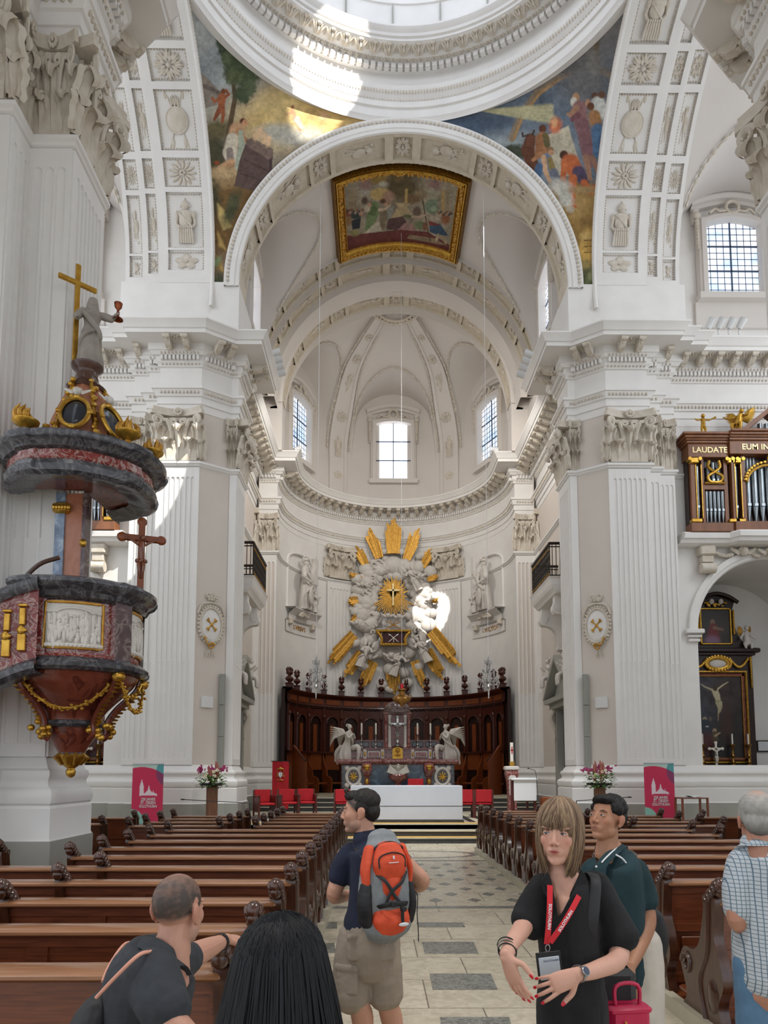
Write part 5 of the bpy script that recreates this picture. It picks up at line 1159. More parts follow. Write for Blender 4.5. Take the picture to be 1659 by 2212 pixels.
for s in (-1, 1):
    x = ax+s*1.17; b = MB(); b.tube(crom([(x, 27.85, 2.12), (x, 27.72, 2.0), (x, 27.74, 1.86), (x, 27.9, 1.7), (x, 27.93, 1.5), (x, 27.88, 1.26)], 4), [.2]*8+[.16]*4+[.1]*5+[.09]*3+[.15], 10, flat=.6)
    c = b.obj('console', M['redm'], AL); b = MB(); b.ell((x, 27.6, 2.06), (.14, .08, .06), n=10, m=6); b.ell((x, 27.62, 1.98), (.1, .07, .08), n=10, m=6); b.obj('gilt_mask', M['gold'], c); MB().ell((x, 27.8, 1.5), (.07, .06, .12), n=8, m=6).obj('gilt_drop', M['gold'], c)
    x = ax+s*1.68; b = MB(); b.tube([(x+.26*cos(a), 27.9, 1.68+.32*sin(a)) for a in np.linspace(0, 2*pi, 25)[:-1]], .06, 8, closed=True)
    for q in (-1, 1):
        for e in (-1, 1): b.ell((x+q*.24, 27.9, 1.68+e*.32), (.1, .05, .1), n=8, m=5)
    c = b.obj('cartouche', M['marble'], AL); b = MB()
    for k in range(8): a = k*pi/4; b.ell((x+.09*cos(a), 27.9, 1.68+.1*sin(a)), (.1, .03, .03), n=6, m=4, R=Matrix.Rotation(-a, 4, 'Y'))
    b.obj('gilt_emblem', M['gold'], c)
b = MB().lathe([(.2, 1.22), (.22, 1.3), (.13, 1.36), (.1, 1.46), (.2, 1.52), (.34, 1.6), (.38, 1.72), (.33, 1.78)], 20, at(ax, 27.8, 0)); u = b.obj('bowl', M['redm'], AL)
b = MB(); b.lathe([(.3, 1.76), (.28, 1.9), (.36, 2.05), (.46, 2.12)], 20, at(ax, 27.85, 0))
for s in (-1, 1):
    for k in range(7): b.tube([(ax+s*.04, 27.55, 1.72+.02*k), (ax+s*.25, 27.5, 1.82+.03*k), (ax+s*(.42-.02*k), 27.58, 1.86+.045*k)], [.03, .045, .02], 6)
head(b, (ax, 27.5, 2.05), .1); b.obj('winged_shell', M['marble'], u)
b = MB(); b.box(ax-1.95, ax+1.95, 28.5, 29.2, 2.33, 2.72); o = b.obj('predella', M['redm'], AL, smooth=0)
for s in (-1, 1):
    for x0, x1 in ((.66, 1.16), (1.36, 1.84)):
        b = MB().bbox(min(ax+s*x0, ax+s*x1), max(ax+s*x0, ax+s*x1), 28.42, 28.52, 2.4, 2.66, .02); f = b.obj('panel_frame', M['marble'], o)
        MB().box(min(ax+s*x0, ax+s*x1)+.05, max(ax+s*x0, ax+s*x1)-.05, 28.405, 28.44, 2.45, 2.61).obj('inlay', M['redm'], o, smooth=0)
    for x in (.58, 1.26, 1.9):
        b = MB().bbox(ax+s*x-.07, ax+s*x+.07, 28.38, 28.52, 2.35, 2.72, .02); f = b.obj('pilaster', M['marble'], o); MB().ell((ax+s*x, 28.37, 2.54), (.035, .03, .11), n=8, m=5).obj('gilt_drop', M['gold'], o)
b = MB().box(ax-2.0, ax+2.0, 28.4, 29.2, 2.72, 2.77).box(ax-1.66, ax+1.66, 28.85, 29.2, 2.77, 3.06).box(ax-1.7, ax+1.7, 28.8, 29.2, 3.06, 3.1); g_ = b.obj('gradine', M['brownm'], AL, smooth=0)
b = MB()
for s in (-1, 1):
    for x in (.8, 1.32): b.bbox(ax+s*x-.22, ax+s*x+.22, 28.8, 28.87, 2.82, 3.02, .02)
b.obj('grey_inlay', M['greym'], g_)
T = MB(); T.bbox(ax-.62, ax+.62, 28.42, 29.1, 2.72, 2.8, .02); T.bbox(ax-.5, ax+.5, 28.55, 29.1, 2.8, 4.1, .03); T.bbox(ax-.56, ax+.56, 28.45, 29.1, 4.06, 4.16, .02); tb = T.obj('tabernacle', M['brownm'], AL)
b = MB()
for z, r in ((4.14, .5), (4.2, .52), (4.26, .48), (4.36, .47), (4.48, .4), (4.58, .28), (4.63, .12), (4.66, .02)): pass
b.lathe([(.55, 4.14), (.55, 4.22), (.5, 4.26), (.5, 4.34), (.44, 4.46), (.33, 4.56), (.16, 4.62), (0, 4.63)], 20, at(ax, 28.85, 0)); b.obj('tabernacle_dome', M['purm'], tb)
for s in (-1, 1):
    for x, y in ((.44, 28.5), (.3, 28.52)):
        b = MB().lathe([(.075, 2.8), (.08, 2.86), (.06, 2.9), (.058, 3.4), (.052, 3.92), (.08, 4.0), (.085, 4.06)], 12, at(ax+s*x, y, 0)); b.obj('column', M['redm'] if x > .4 else M['marble'], tb)
b = MB(); b.prism([(-.2, 2.36), (.2, 2.36), (.2, 2.68)]+[(.2*cos(a), 2.68+.13*sin(a)) for a in np.linspace(0, pi, 12)][1:-1]+[(-.2, 2.68)], .06, at(ax, 28.36, 0)); dr_ = b.obj('gilt_door', M['gold'], tb, smooth=0)
b = MB(); b.ell((ax, 28.36, 2.68), (.09, .03, .1), n=10, m=6); b.ell((ax, 28.36, 2.5), (.13, .03, .05), n=8, m=5); b.tube([(ax, 28.34, 2.42), (ax, 28.34, 2.66)], .02, 6); b.obj('door_relief', M['goldf'], tb)
# crucifix, candles, angels on the altar
def corpus(b, Mx, h):
    "crucified figure of height h hanging on a cross, facing -y"
    s = h
    b.limb([(0, -.05*s, .86*s, .1*s, .075*s), (0, -.07*s, .66*s, .12*s, .08*s), (.01*s, -.05*s, .48*s, .1*s, .07*s), (-.01*s, -.06*s, .4*s, .1*s, .075*s)], 10, 3, M=Mx)
    for e in (-1, 1):
        b.limb([(e*.08*s, -.05*s, .84*s, .04*s, .04*s), (e*.25*s, -.04*s, .95*s, .032*s, .032*s), (e*.42*s, -.02*s, 1.06*s, .022*s, .022*s)], 8, 3, M=Mx)
        b.limb([(e*.05*s, -.06*s, .42*s, .055*s, .055*s), (e*.05*s, -.11*s, .22*s, .042*s, .042*s), (e*.02*s, -.05*s, .02*s, .028*s, .028*s)], 8, 3, M=Mx)
    b.ell((.03*s, -.1*s, 1.0*s), (.055*s, .06*s, .075*s), Mx, n=10, m=7)
    for k in range(8): b.ell((.12*s*cos(k*.785), -.06*s+.09*s*sin(k*.785), .42*s), (.03*s, .02*s, .05*s), Mx, n=6, m=4)
def crucifix(nm, lab, c, H, mats, rz=0, base=True, grp=None, cat='crucifix'):
    t = thing(nm, lab, cat, c, grp); Mx = at(*c, rz=rz); cr, co, ba = mats; w = H*.045
    b = MB().bbox(-w, w, -w*.6, w*.6, .1*H if base else 0, H, w*.3, Mx); b.bbox(-.26*H, .26*H, -w*.6, w*.6, .72*H, .72*H+2*w, w*.3, Mx)
    for q in ((-.26*H, .72*H+w), (.26*H, .72*H+w), (0, H)): b.ell((q[0], 0, q[1]), (w*1.5, w*.8, w*1.5), Mx, n=8, m=6)
    b.obj('cross', cr, t); b = MB(); corpus(b, Mx @ Matrix.Translation((0, -w*.2, .2*H)), H*.56); b.obj('corpus', co, t)
    if base: MB().lathe([(.13*H, 0), (.13*H, .02*H), (.06*H, .05*H), (.03*H, .08*H), (.05*H, .1*H), (.03*H, .14*H)], 12, Mx).obj('base', ba, t)
    return t
crucifix('crucifix', 'silver crucifix before the tabernacle of the high altar', (ax, 28.33, 2.86), 1.1, (M['silver'], M['silver'], M['silver']))
def candlestick(c, hs, hc, lab, mats, grp, r=.035):
    t = thing('candlestick', lab, 'candlestick', c, grp); Mx = at(*c); s = hs
    b = MB().lathe([(.22*s, 0), (.22*s, .04*s), (.12*s, .1*s), (.06*s, .17*s), (.1*s, .24*s), (.05*s, .3*s), (.045*s, .45*s), (.09*s, .52*s), (.045*s, .6*s), (.045*s, .85*s), (.11*s, .92*s), (.13*s, 1.0*s)], 12, Mx)
    for k in range(3): a = k*2.094+.5; b.ell((.2*s*cos(a), .2*s*sin(a), .03*s), (.07*s, .07*s, .05*s), Mx, n=6, m=4)
    b.obj('stick', mats, t)
    MB().lathe([(r, hs*.97), (r, hs+hc), (r*.6, hs+hc+.005), (.004, hs+hc+.004), (.003, hs+hc+.03)], 12, Mx).obj('candle', M['wax'], t); return t
for u, l in ((781, 'leftmost silver candlestick with white candle on the high altar'), (812, 'silver candlestick just left of the tabernacle on the high altar'), (902, 'silver candlestick just right of the tabernacle on the high altar'), (930, 'rightmost silver candlestick with white candle on the high altar')):
    candlestick((px28(u, 1600, 28.6)[0], 28.62, 2.77), .55, .42, l, M['silver'], 'candlesticks on the high altar')
for s, l in ((-1, 'white marble angel kneeling at left end of the high altar, turned right'), (1, 'white marble angel kneeling at right end of the high altar, leaning left')):
    t = thing('angel_statue', l, 'statue', (ax+s*1.95, 28.3, 2.33), 'angels on the high altar'); fr = at(ax+s*1.93, 28.35, 2.3, rz=s*-1.0)
    b = MB(); loft(b, crom([(0, .12, 0, .24, .27, .22), (0, .14, .2, .26, .3, .24), (0, .1, .42, .22, .25, .2), (0, .03, .62, .15, .15, .12), (0, -.03, .8, .14, .115, .07), (0, -.06, .96, .18, .125, .04), (0, -.08, 1.08, .165, .105, .02), (0, -.1, 1.13, .07, .06, 0), (0, -.11, 1.2, .05, .05, 0)], 3), 48, 9, M_=fr, seed=5+s)
    b.tube(crom([(-.16, -.1, 1.05), (0, -.2, .85), (.18, -.12, .66), (.2, .1, .5)], 4), .05, 8, M=fr)
    b.limb([(s*-.12, -.2, .48, .12, .12), (s*-.12, -.42, .5, .1, .1), (s*-.12, -.44, .2, .07, .07), (s*-.1, -.4, .0, .05, .06)], 12, 4, M=fr)
    head(b, (0, -.1, 1.28), .1, M_=fr)
    for k in range(16): a = rnd.uniform(0, 6.28); b.ell((.08*cos(a), -.06+.08*sin(a)*(.5 if sin(a) < 0 else 1), 1.3+.07*rnd.random()), (.04, .04, .035), fr, n=6, m=4)
    for e in (-1, 1): b.limb([(e*.16, -.08, 1.02, .055, .055), (e*.2, -.2, .85, .05, .05), (e*.04, -.26, 1.0, .035, .035)], 10, 4, M=fr)
    for k in range(4): b.tube(crom([(-.2+.13*k, .15, .55), (-.25+.15*k, .35, .3), (-.2+.13*k, .42, -.05-.1*(k % 2))], 4), [.07]*6+[.04]*3, 8, M=fr)
    b.obj('figure', M['marble'], t)
    for e in (-1, 1):
        b = MB()
        for k in range(9): f = k/8; b.tube([(e*.06, .12+.0*k, 1.0), (e*(.14+.1*f), .36+.1*f, 1.2-.35*f), (e*(.12+.2*f), .72-.12*f, 1.3-.75*f)], [.06, .1, .035], 7, flat=.35, M=fr)
        b.obj('wing', M['marble'], t)
# ================================================================ sanctuary furniture
t = thing('altar_table', 'white block altar table at the front of the sanctuary', 'altar', (0, 21, .45))
MB().bbox(-1.57, 1.57, 20.75, 21.65, .52, 1.47, .012).obj('block', M['altarw'], t); MB().box(-1.6, 1.6, 20.72, 21.68, .453, .52).obj('base', M['step'], t, smooth=0)
MB().box(-1.572, 1.572, 20.742, 20.76, .9, .912).obj('joint', M['step'], t, smooth=0)
ICH = [0]
def red_chair(x, y, rz, lab):
    t = thing('armchair', lab, 'chair', (x, y, .45), 'red sanctuary chairs', rz=rz); b = MB()
    f = M['chairw']
    for sx in (-1, 1):
        for sy in (-1, 1): MB().bbox(sx*.27-.025, sx*.27+.025, sy*.24-.025, sy*.24+.025, 0, .68 if sy < 0 else .86, .006).obj('leg', f, t, local=True, smooth=0)
        MB().bbox(sx*.27-.03, sx*.27+.03, -.28, .26, .66, .7, .008).obj('armrest', f, t, local=True); MB().bbox(sx*.27-.012, sx*.27+.012, -.22, .22, .2, .64, .004).obj('side_panel', f, t, local=True)
    MB().bbox(-.245, .245, -.25, .24, .4, .47, .02).obj('seat', M['redc'], t, local=True)
    MB().bbox(-.255, .255, .2, .255, .47, .87, .02).obj('backrest', M['redc'], t, local=True)
    return t
M['chairw'] = pm('dark_cherry_wood', '5b2620', '45190f', 6, .35, sx=(1, 1, .2))
for u, v, y, rz, l in [(572, 1752, 22.6, .5, 'leftmost red armchair beside the altar table, angled inward'), (622, 1749, 23.4, .35, 'middle red armchair of the three left of the altar table'), (662, 1748, 23.8, .25, 'red armchair nearest the altar table on its left')]:
    q = P(u, v, y=y); red_chair(q.x, y, rz, l)
for u, y, rz, l in [(742, 23.4, 0, 'red armchair hidden behind left end of the altar table'), (1002, 23.0, 0, 'red armchair just right of the altar table'), (1043, 23.0, 0, 'outermost red armchair right of the altar table')]:
    q = P(u, 1740, y=y); red_chair(q.x, y, pi, l)
t = thing('sedilia_chair', 'red padded chair back showing over the middle of the altar table', 'chair', (.52, 25.8, .45)); MB().bbox(.25, .8, 25.8, 25.86, 1.0, 1.62, .02).obj('backrest', M['redc'], t); MB().bbox(.25, .8, 25.86, 26.4, .45, .95, .02).obj('base', M['chairw'], t)
# red banner with bishop's arms
t = thing('red_banner', 'tall red cloth banner with gold and white coat of arms by the stalls', 'banner', (-4.08, 25, .45)); b = MB()
for k in range(2): pass
b.grid([[(-4.36+.56*i/8, 25+.012*sin(i*1.9), z) for i in range(9)] for z in (.62, 1.2, 1.8, 2.21)], flip=False); b.grid([[(-4.36+.56*i/8, 25.01+.012*sin(i*1.9), z) for i in range(9)] for z in (.62, 1.2, 1.8, 2.21)], flip=True); b.obj('cloth', M['redc'], t)
b = MB().box(-4.4, -3.76, 25.0, 25.03, 2.2, 2.23).tube([(-4.08, 25.05, .45), (-4.08, 25.05, 2.22)], .02, 8); b.bbox(-4.3, -3.86, 24.9, 25.2, .45, .48, .01); b.obj('stand', M['iron'], t)
b = MB(); b.prism([(-.06, .12), (.06, .12), (.06, .02), (0, -.08), (-.06, .02)], .012, at(-4.08, 24.97, 1.72)); b.obj('shield', M['paper'], t, smooth=0)
b = MB(); b.ell((-4.08, 24.975, 1.96), (.13, .012, .02), n=10, m=5); b.ell((-4.08, 24.975, 1.98), (.05, .012, .035), n=8, m=5); b.box(-4.085, -4.075, 24.97, 24.98, 1.6, 1.95)
for s in (-1, 1):
    b.tube([(-4.08+s*.1, 24.975, 1.95), (-4.08+s*.12, 24.975, 1.85), (-4.08+s*.11, 24.975, 1.8)], .006, 5)
    for r in range(3):
        for k in range(r+1): b.ell((-4.08+s*(.085+.028*k+.0*r), 24.972, 1.8-.045*r), (.012, .008, .018), n=6, m=4)
    b.tube([(-4.08, 24.97, 1.6), (-4.08+s*.08, 24.97, 1.57), (-4.08+s*.13, 24.97, 1.6)], [.012, .014, .006], 5)
b.obj('gilt_arms', M['gold'], t)
# ambo with microphone, paschal candle, stool
t = thing('ambo', 'white fronted reading desk on dark wooden legs, right of the altar', 'lectern', (3.37, 21, .45))
MB().bbox(3.05, 3.69, 20.95, 20.99, 1.04, 1.69, .008).obj('front_panel', M['paper'], t)
MB().bbox(2.98, 3.72, 20.9, 21.4, 1.0, 1.06, .01, at(0, 0, .62)).obj('top_board', M['paper'], t)
for x in (3.0, 3.1, 3.5, 3.66): MB().bbox(x-.03, x+.03, 21.0+(.3 if x in (3.1, 3.5) else 0), 21.06+(.3 if x in (3.1, 3.5) else 0), .45, 1.64, .006).obj('leg', M['chairw'], t, smooth=0)
MB().bbox(3.08, 3.52, 21.28, 21.34, .7, .78, .01).obj('rail', M['chairw'], t)
t = thing('gooseneck_microphone', 'thin bent microphone on the white reading desk', 'microphone', (3.7, 21.0, 1.05)); MB().tube(crom([(3.72, 20.9, 1.05), (3.70, 20.9, 1.5), (3.66, 20.9, 1.86), (3.56, 20.88, 1.92), (3.48, 20.87, 1.95)], 4), .008, 6).obj('stem', M['black'], t); MB().ell((3.455, 20.87, 1.955), (.035, .018, .018)).obj('capsule', M['black'], t)
t = thing('paschal_candle_stand', 'baluster shaped marble pedestal carrying the tall candle, right of the altar', 'pedestal', (3.27, 22.5, .45)); Mx = at(3.27, 22.5, 0)
b = MB(); 
for z0, z1, w in ((.45, .6, .2), (.6, .7, .17)): b.bbox(-w, w, -w, w, z0, z1, .02, Mx)
b.obj('foot', M['greym'], t); rows = [[(-w, -w, z), (w, -w, z), (w, w, z), (-w, w, z)] for z, w in crom([(.7, .13), (1.0, .12), (1.3, .13), (1.6, .15), (1.8, .19), (1.9, .17)], 3)]; MB().grid(rows, cu=True, cap=True, M=Mx).obj('shaft', M['redm'], t, smooth=20)
MB().bbox(-.21, .21, -.21, .21, 1.9, 2.03, .03, Mx).obj('capital', M['marble'], t); MB().bbox(-.1, .1, -.205, -.17, 1.15, 1.75, .02, Mx).obj('panel', M['marble'], t)
t = thing('paschal_candle', 'tall white candle with red cross in square gilt holder', 'candle', (3.29, 22.5, 2.03)); MB().bbox(3.22, 3.36, 22.43, 22.57, 2.03, 2.17, .01).obj('holder', M['gold'], t); MB().lathe([(.052, 2.15), (.05, 2.75), (.01, 2.75)], 14, at(3.29, 22.5, 0)).obj('wax', M['wax'], t)
MB().bbox(3.275, 3.305, 22.44, 22.455, 2.4, 2.62, .004).bbox(3.245, 3.335, 22.44, 22.455, 2.5, 2.53, .004).obj('red_cross', M['redc'], t)
t = thing('drum_stool', 'dark round wooden drum seat at right of the sanctuary', 'stool', (4.2, 20.9, .45)); MB().lathe([(0, .72), (.3, .72), (.31, .75), (.31, 1.13), (.29, 1.15), (0, 1.15)], 28, at(4.1, 20.95, 0)).obj('seat', M['stallw'], t)
for k in range(3): a = k*2.09; MB().tube([(4.1+.2*cos(a), 20.95+.2*sin(a), .73), (4.1+.24*cos(a), 20.95+.24*sin(a), .45)], .02, 8).obj('leg', M['chairw'], t)
t = thing('side_chair', 'dark low wooden chair between reading desk and drum stool', 'chair', (3.95, 21.6, .45)); MB().bbox(3.75, 4.0, 21.4, 21.7, .75, .8, .01).obj('seat', M['chairw'], t)
for x in (3.77, 3.98):
    for y in (21.42, 21.68): MB().bbox(x-.02, x+.02, y-.02, y+.02, .45, .76 if y < 21.5 else 1.0, .004).obj('leg', M['chairw'], t, smooth=0)
# hanging cord microphone on the right pier, microphone booms
for s, l in ((-1, 'thin black microphone boom lying across the left flower stand'), (1, 'thin black microphone boom behind the right hand pews')):
    y = 20.1; a, c = (P(395, 1727, y=y), P(540, 1735, y=y)) if s < 0 else (P(1360, 1722, y=y), P(1245, 1730, y=y))
    t = thing('microphone_boom', l, 'microphone stand', (c.x, y, .45)); MB().tube([tuple(c), tuple(a)], .012, 6).obj('boom', M['black'], t); MB().ell(a, (.07, .02, .02)).obj('microphone', M['black'], t)
    MB().tube([(c.x, y, .0 if abs(c.x) > 5.4 else .45), tuple(c)], .014, 6).obj('stand', M['black'], t)
# flower arrangements on rusty pillars
M['rust'] = pm('rusty_steel_pillar', '7d543b', '5a3b2a', 6, .6, sx=(6, 6, .5))
M['leaf'] = pm('green_leaf', '3f6b23', '27491a', 12, .5); M['leafl'] = pm('light_green_leaf', '6d8f3a', '4c7428', 12, .5); M['pink'] = pm('pink_petal', 'b3306a', '8f1f58', 20, .6); M['plume'] = pm('rose_pampas_plume', 'a8655a', '8f5346', 20, .8); M['cream'] = pm('cream_petal', 'efe6cc', 'e0d3ae', 9, .6)
for s, l in ((-1, 'pink and white flower arrangement on rusty pillar before the left pier'), (1, 'pink and white flower arrangement on rusty pillar before the right pier')):
    cx, cy = (-5.43, 20.75) if s < 0 else (5.42, 20.75); t = thing('flower_arrangement', l, 'flowers', (cx, cy, 0), 'flower arrangements on pillars'); r = random.Random(3+s)
    MB().lathe([(.16, 0), (.16, 1.42), (.15, 1.44), (0, 1.44)], 8, at(cx, cy, 0, rz=.4)).obj('pillar', M['rust'], t, smooth=0); MB().lathe([(.1, 1.44), (.34, 1.5), (.36, 1.54), (.3, 1.52), (0, 1.5)], 20, at(cx, cy, 0)).obj('bowl', M['black'], t)
    for nm, mt, n, R0, z0, z1 in (('foliage', 'leaf', 110, .4, 1.42, 1.78), ('light_foliage', 'leafl', 45, .36, 1.5, 1.85)):
        b = MB()
        for k in range(n):
            a, d = r.uniform(0, 6.28), R0*sqrt(r.random()); x, y, z = cx+d*cos(a), cy+d*sin(a), r.uniform(z0, z1)-.22*d*r.random(); L_ = r.uniform(.08, .17); e = V((cos(a), sin(a), r.uniform(-.6, .6))).normalized(); w = e.cross(V((0, 0, 1))).normalized()*L_*.32
            p = V((x, y, z)); q = p+e*L_; m_ = p+e*L_*.45+V((0, 0, .02)); b.add([p, m_+w, q, m_-w, m_+V((0, 0, .012))], [(0, 4, 1), (1, 4, 2), (2, 4, 3), (3, 4, 0)])
        b.obj(nm, M[mt], t, smooth=0)
    b = MB()
    for k in range(7):
        x, y = cx+r.uniform(-.16, .16), cy+r.uniform(-.1, .1); h = r.uniform(.3, .62)*(1.2 if k == 0 else 1)
        b.tube(crom([(x, y, 1.6), (x+.02, y, 1.6+h*.6), (x+.0, y, 1.6+h)], 5), [.012, .02, .03, .042, .045, .045, .04, .035, .025, .015, .003], 7)
    b.obj('plumes', M['plume'], t)
    b = MB()
    for (ox, oz, n, sp) in ((-.34, 1.92, 16, .09), (.28, 1.94, 14, .09), (-.05, 1.95, 14, .08), (.12, 1.88, 8, .06)):
        for k in range(n):
            p = V((cx+ox+r.gauss(0, sp*.8), cy+r.gauss(0, .06), oz+r.gauss(0, sp*.5)))
            for j in range(4): a = r.uniform(0, 6.28); b.ell(p+V((.02*cos(a), .01*r.random(), .02*sin(a))), (.022, .012, .018), n=6, m=4)
        b.tube([(cx+ox*.3, cy, 1.55), (cx+ox*.8, cy, 1.8), (cx+ox, cy, oz)], .005, 5)
    b.obj('pink_blossoms', M['pink'], t); b = MB()
    for (ox, oz) in ((.06, 1.86), (.09, 1.74), (-.13, 1.78), (-.05, 1.7), (-.18, 1.72), (.15, 1.9)):
        for j in range(9): a = j*.7; b.ell((cx+ox+.03*cos(a), cy-.12, oz+.03*sin(a)), (.022, .015, .018), n=6, m=4)
    b.obj('white_blossoms', M['cream'], t)
# roll-up banners
for s, q in ((-1, [(287, 1651), (354, 1651), (284, 1772)]), (1, [(1390, 1649), (1455, 1649), (1398, 1757)])):
    y = 20.35; A, B_ = P(*q[0], y=y), P(*q[1], y=y); W0 = B_.x-A.x; Hh = 1.55; z1 = A.z; z0 = z1-1.62
    t = thing('roll_up_banner', 'pink banner with white church silhouette before the %s pier' % ('left' if s < 0 else 'right'), 'banner', ((A.x+B_.x)/2, y, 0), 'pink anniversary banners')
    n = 60; b = MB().grid([[(A.x+W0*i/n, y, z0+(z1-z0)*j/100) for i in range(n+1)] for j in range(101)], flip=False)
    u, v = np.array(b.v)[:, 0]-A.x, z1-np.array(b.v)[:, 2]; S_ = W0/690.
    p = Paint(u/S_, v/S_, 'b9d0c6'); p.ell(210, 860, 800, 800, 'c9395b', soft=.01); p.ell(780, 180, 260, 300, '5fa3a6', soft=.012); 
    inr = np.clip((1-np.hypot((u/S_-210)/800, (v/S_-860)/800))/.01+.5, 0, 1)*np.clip((1-np.hypot((u/S_-780)/260, (v/S_-180)/300))/.012+.5, 0, 1); p.mix(inr, '8a4468')
    p.ell(0, 1250, 270, 260, '8fbfb2', soft=.012)
    p.poly([(170, 700), (172, 560), (165, 500), (185, 420), (200, 380), (213, 310), (222, 380), (240, 420), (262, 510), (262, 560), (265, 650), (290, 640), (330, 590), (350, 580), (358, 520), (372, 450), (388, 530), (400, 575), (440, 610), (462, 625), (468, 560), (480, 625), (540, 650), (560, 665), (562, 700), (460, 690), (370, 685), (260, 690)], 'e6d5dc', 3)
    b.obj('panel', M['paint'], t, smooth=0, col=p.c)
    for k, (tx, sz) in enumerate((('250 JAHRE', .112), ('ST. URSEN', .116), ('SOLOTHURN', .103))):
        text('lettering', tx, sz, M['paper'], t, frame((A.x+W0*.53, y-.006, z1-S_*(775+k*78)), (1, 0, 0)) @ Matrix.Rotation(pi/2, 4, 'X') @ Matrix.Diagonal((.78, 1, 1, 1)), .001, bold=.002)
    b = MB().box(A.x-.01, B_.x+.01, y-.012, y+.012, z1-.005, z1+.02); b.obj('top_rail', M['steel'], t, smooth=0); MB().bbox(A.x-.02, B_.x+.02, y-.08, y+.08, z0-.1, z0, .02).obj('base', M['steel'], t); MB().bbox((A.x+B_.x)/2-.1, (A.x+B_.x)/2+.1, y-.06, y+.06, 0, z0-.1, .01).obj('foot', M['steel'], t)
# small table with open book
t = thing('side_table', 'small open framed wooden table beside the right banner', 'table', (7.7, 19.6, 0)); q = P(1500, 1724, y=19.4)
x0, x1, zt = P(1474, 1726, y=19.4).x, P(1528, 1726, y=19.4).x, q.z-.02
for x in (x0, x1):
    for y in (19.4, 19.85): MB().bbox(x-.025, x+.025, y-.025, y+.025, 0, zt, .005).obj('leg', M['stallw'], t, smooth=0)
MB().bbox(x0-.03, x1+.03, 19.37, 19.88, zt, zt+.03, .006).obj('top', M['stallw'], t)
for z in (.55, .12):
    for y in (19.4, 19.85): MB().bbox(x0, x1, y-.018, y+.018, z-.02, z+.02, .004).obj('rail', M['stallw'], t, smooth=0)
b = MB(); rows = [[((x0+x1)/2+.3*(i/10-.5)*2, y, zt+.035+.05*abs(sin((i/10-.5)*pi*1.0))*(1-abs(i/10-.5))*1.6) for i in range(11)] for y in (19.42, 19.8)]; b.grid(rows); b.box((x0+x1)/2-.3, (x0+x1)/2+.3, 19.42, 19.8, zt+.03, zt+.036); tag(b.obj('open_book', M['paper']), 'open white book lying on the small wooden table', 'book')
# loudspeaker columns and plates on the oblique panels
for s in (-1, 1):
    sd = 'left' if s < 0 else 'right'
    x0, y0 = s*5.47, 22.02; t = thing('column_loudspeaker', 'slim grey column loudspeaker on the %s pier' % sd, 'loudspeaker', (x0, y0, 1.95), 'slim column loudspeakers')
    Mx = at(x0, y0, 0, rz=s*.55)
    for k in range(3): MB().bbox(-.09, .09, -.06, .05, 1.95+.95*k, 1.95+.95*(k+1)-.012, .012, Mx).obj('segment', M['speaker'], t)
    q = V((s*5.88, 21.82, 0)); d = V((-s*.8, .6, 0)); Mx = F3(q, d*-s, V((-s*d.y*-1, 0, 0)) if 0 else V((s*.6, .8, 0)), V((0, 0, 1)))
    tag(MB().bbox(-.18, .18, -.05, .05, 3.75, 4.08, .008, Mx).obj('wall_plate', M['white_metal']), 'small white square plate on the %s oblique wall' % sd, 'panel', 'white wall plates')
    # medallion with gilt arrows
    t = thing('medallion', 'oval white stucco medallion with gilt emblem on the %s pier' % sd, 'relief', (s*5.85, 21.85, 5.2), 'oval stucco medallions'); m = F3(V((s*5.83, 21.87, 6.25)), V((.8, -s*.6, 0)) if s > 0 else V((.8, .6, 0)), V((s*.6, .8, 0)), V((0, 0, 1)))
    b = MB(); b.ell((0, 0, 0), (.34, .06, .5), m, n=28, m=12); o = b.obj('oval', M['white'], t)
    b = MB(); b.tube([(.35*cos(a), -.03, .52*sin(a)) for a in np.linspace(0, 2*pi, 41)[:-1]], .035, 8, closed=True, M=m)
    for k in range(30): a = 2*pi*k/30; b.ell((.4*cos(a), -.03, .58*sin(a)), (.045, .04, .05), m, n=7, m=5)
    for k in range(16): b.ell((rnd.uniform(-.14, .14), -.04, .72+.3*rnd.random()*(1-.2)), (.06, .03, .04), m, n=6, m=4, R=Matrix.Rotation(rnd.uniform(0, 3), 4, 'Y'))
    for e in (-1, 1): b.tube(crom([(0, -.04, .68), (e*.25, -.05, .62), (e*.36, -.04, .5), (e*.42, -.03, .3)], 4), .03, 7, M=m); b.tube([(.09*cos(a)+e*.09, -.05, .88+.06*sin(a)) for a in np.linspace(0, 6.28, 12)[:-1]], .02, 6, closed=True, M=m)
    for k in range(9): b.tube([(0, -.02, -.66), (rnd.uniform(-.2, .2), -.04, -.85-.15*rnd.random())], [.02, .012], 5, M=m)
    b.obj('wreath', M['orn'], t); b = MB()
    for k in range(4):
        a = pi/4+k*pi/2; b.tube([(.04*cos(a), -.07, .05*sin(a)), (.2*cos(a), -.08, .22*sin(a))], [.014, .03], 6, M=m)
        for e in (-.22, .22): b.tube([(.1*cos(a), -.07, .1*sin(a)), (.2*cos(a+e), -.08, .24*sin(a+e))], [.01, .02], 5, M=m)
    b.ell((0, -.07, 0), (.05, .03, .06), m, n=8, m=5)
    b.tube(crom([(s*.02, -.08, -.72), (-s*.1, -.1, -.62), (-s*.02, -.1, -.55), (s*.12, -.1, -.6), (s*.2, -.1, -.45), (s*.22, -.1, -.36)], 4), .022, 6, M=m); b.tube([(s*.14, -.1, -.42), (s*.3, -.1, -.42)], .012, 5, M=m); b.tube([(s*.02+.07*cos(a), -.09, -.66+.06*sin(a)) for a in np.linspace(0, 6.28, 12)[:-1]], .02, 6, closed=True, M=m)
    b.obj('gilt_emblem', M['goldf'], t)
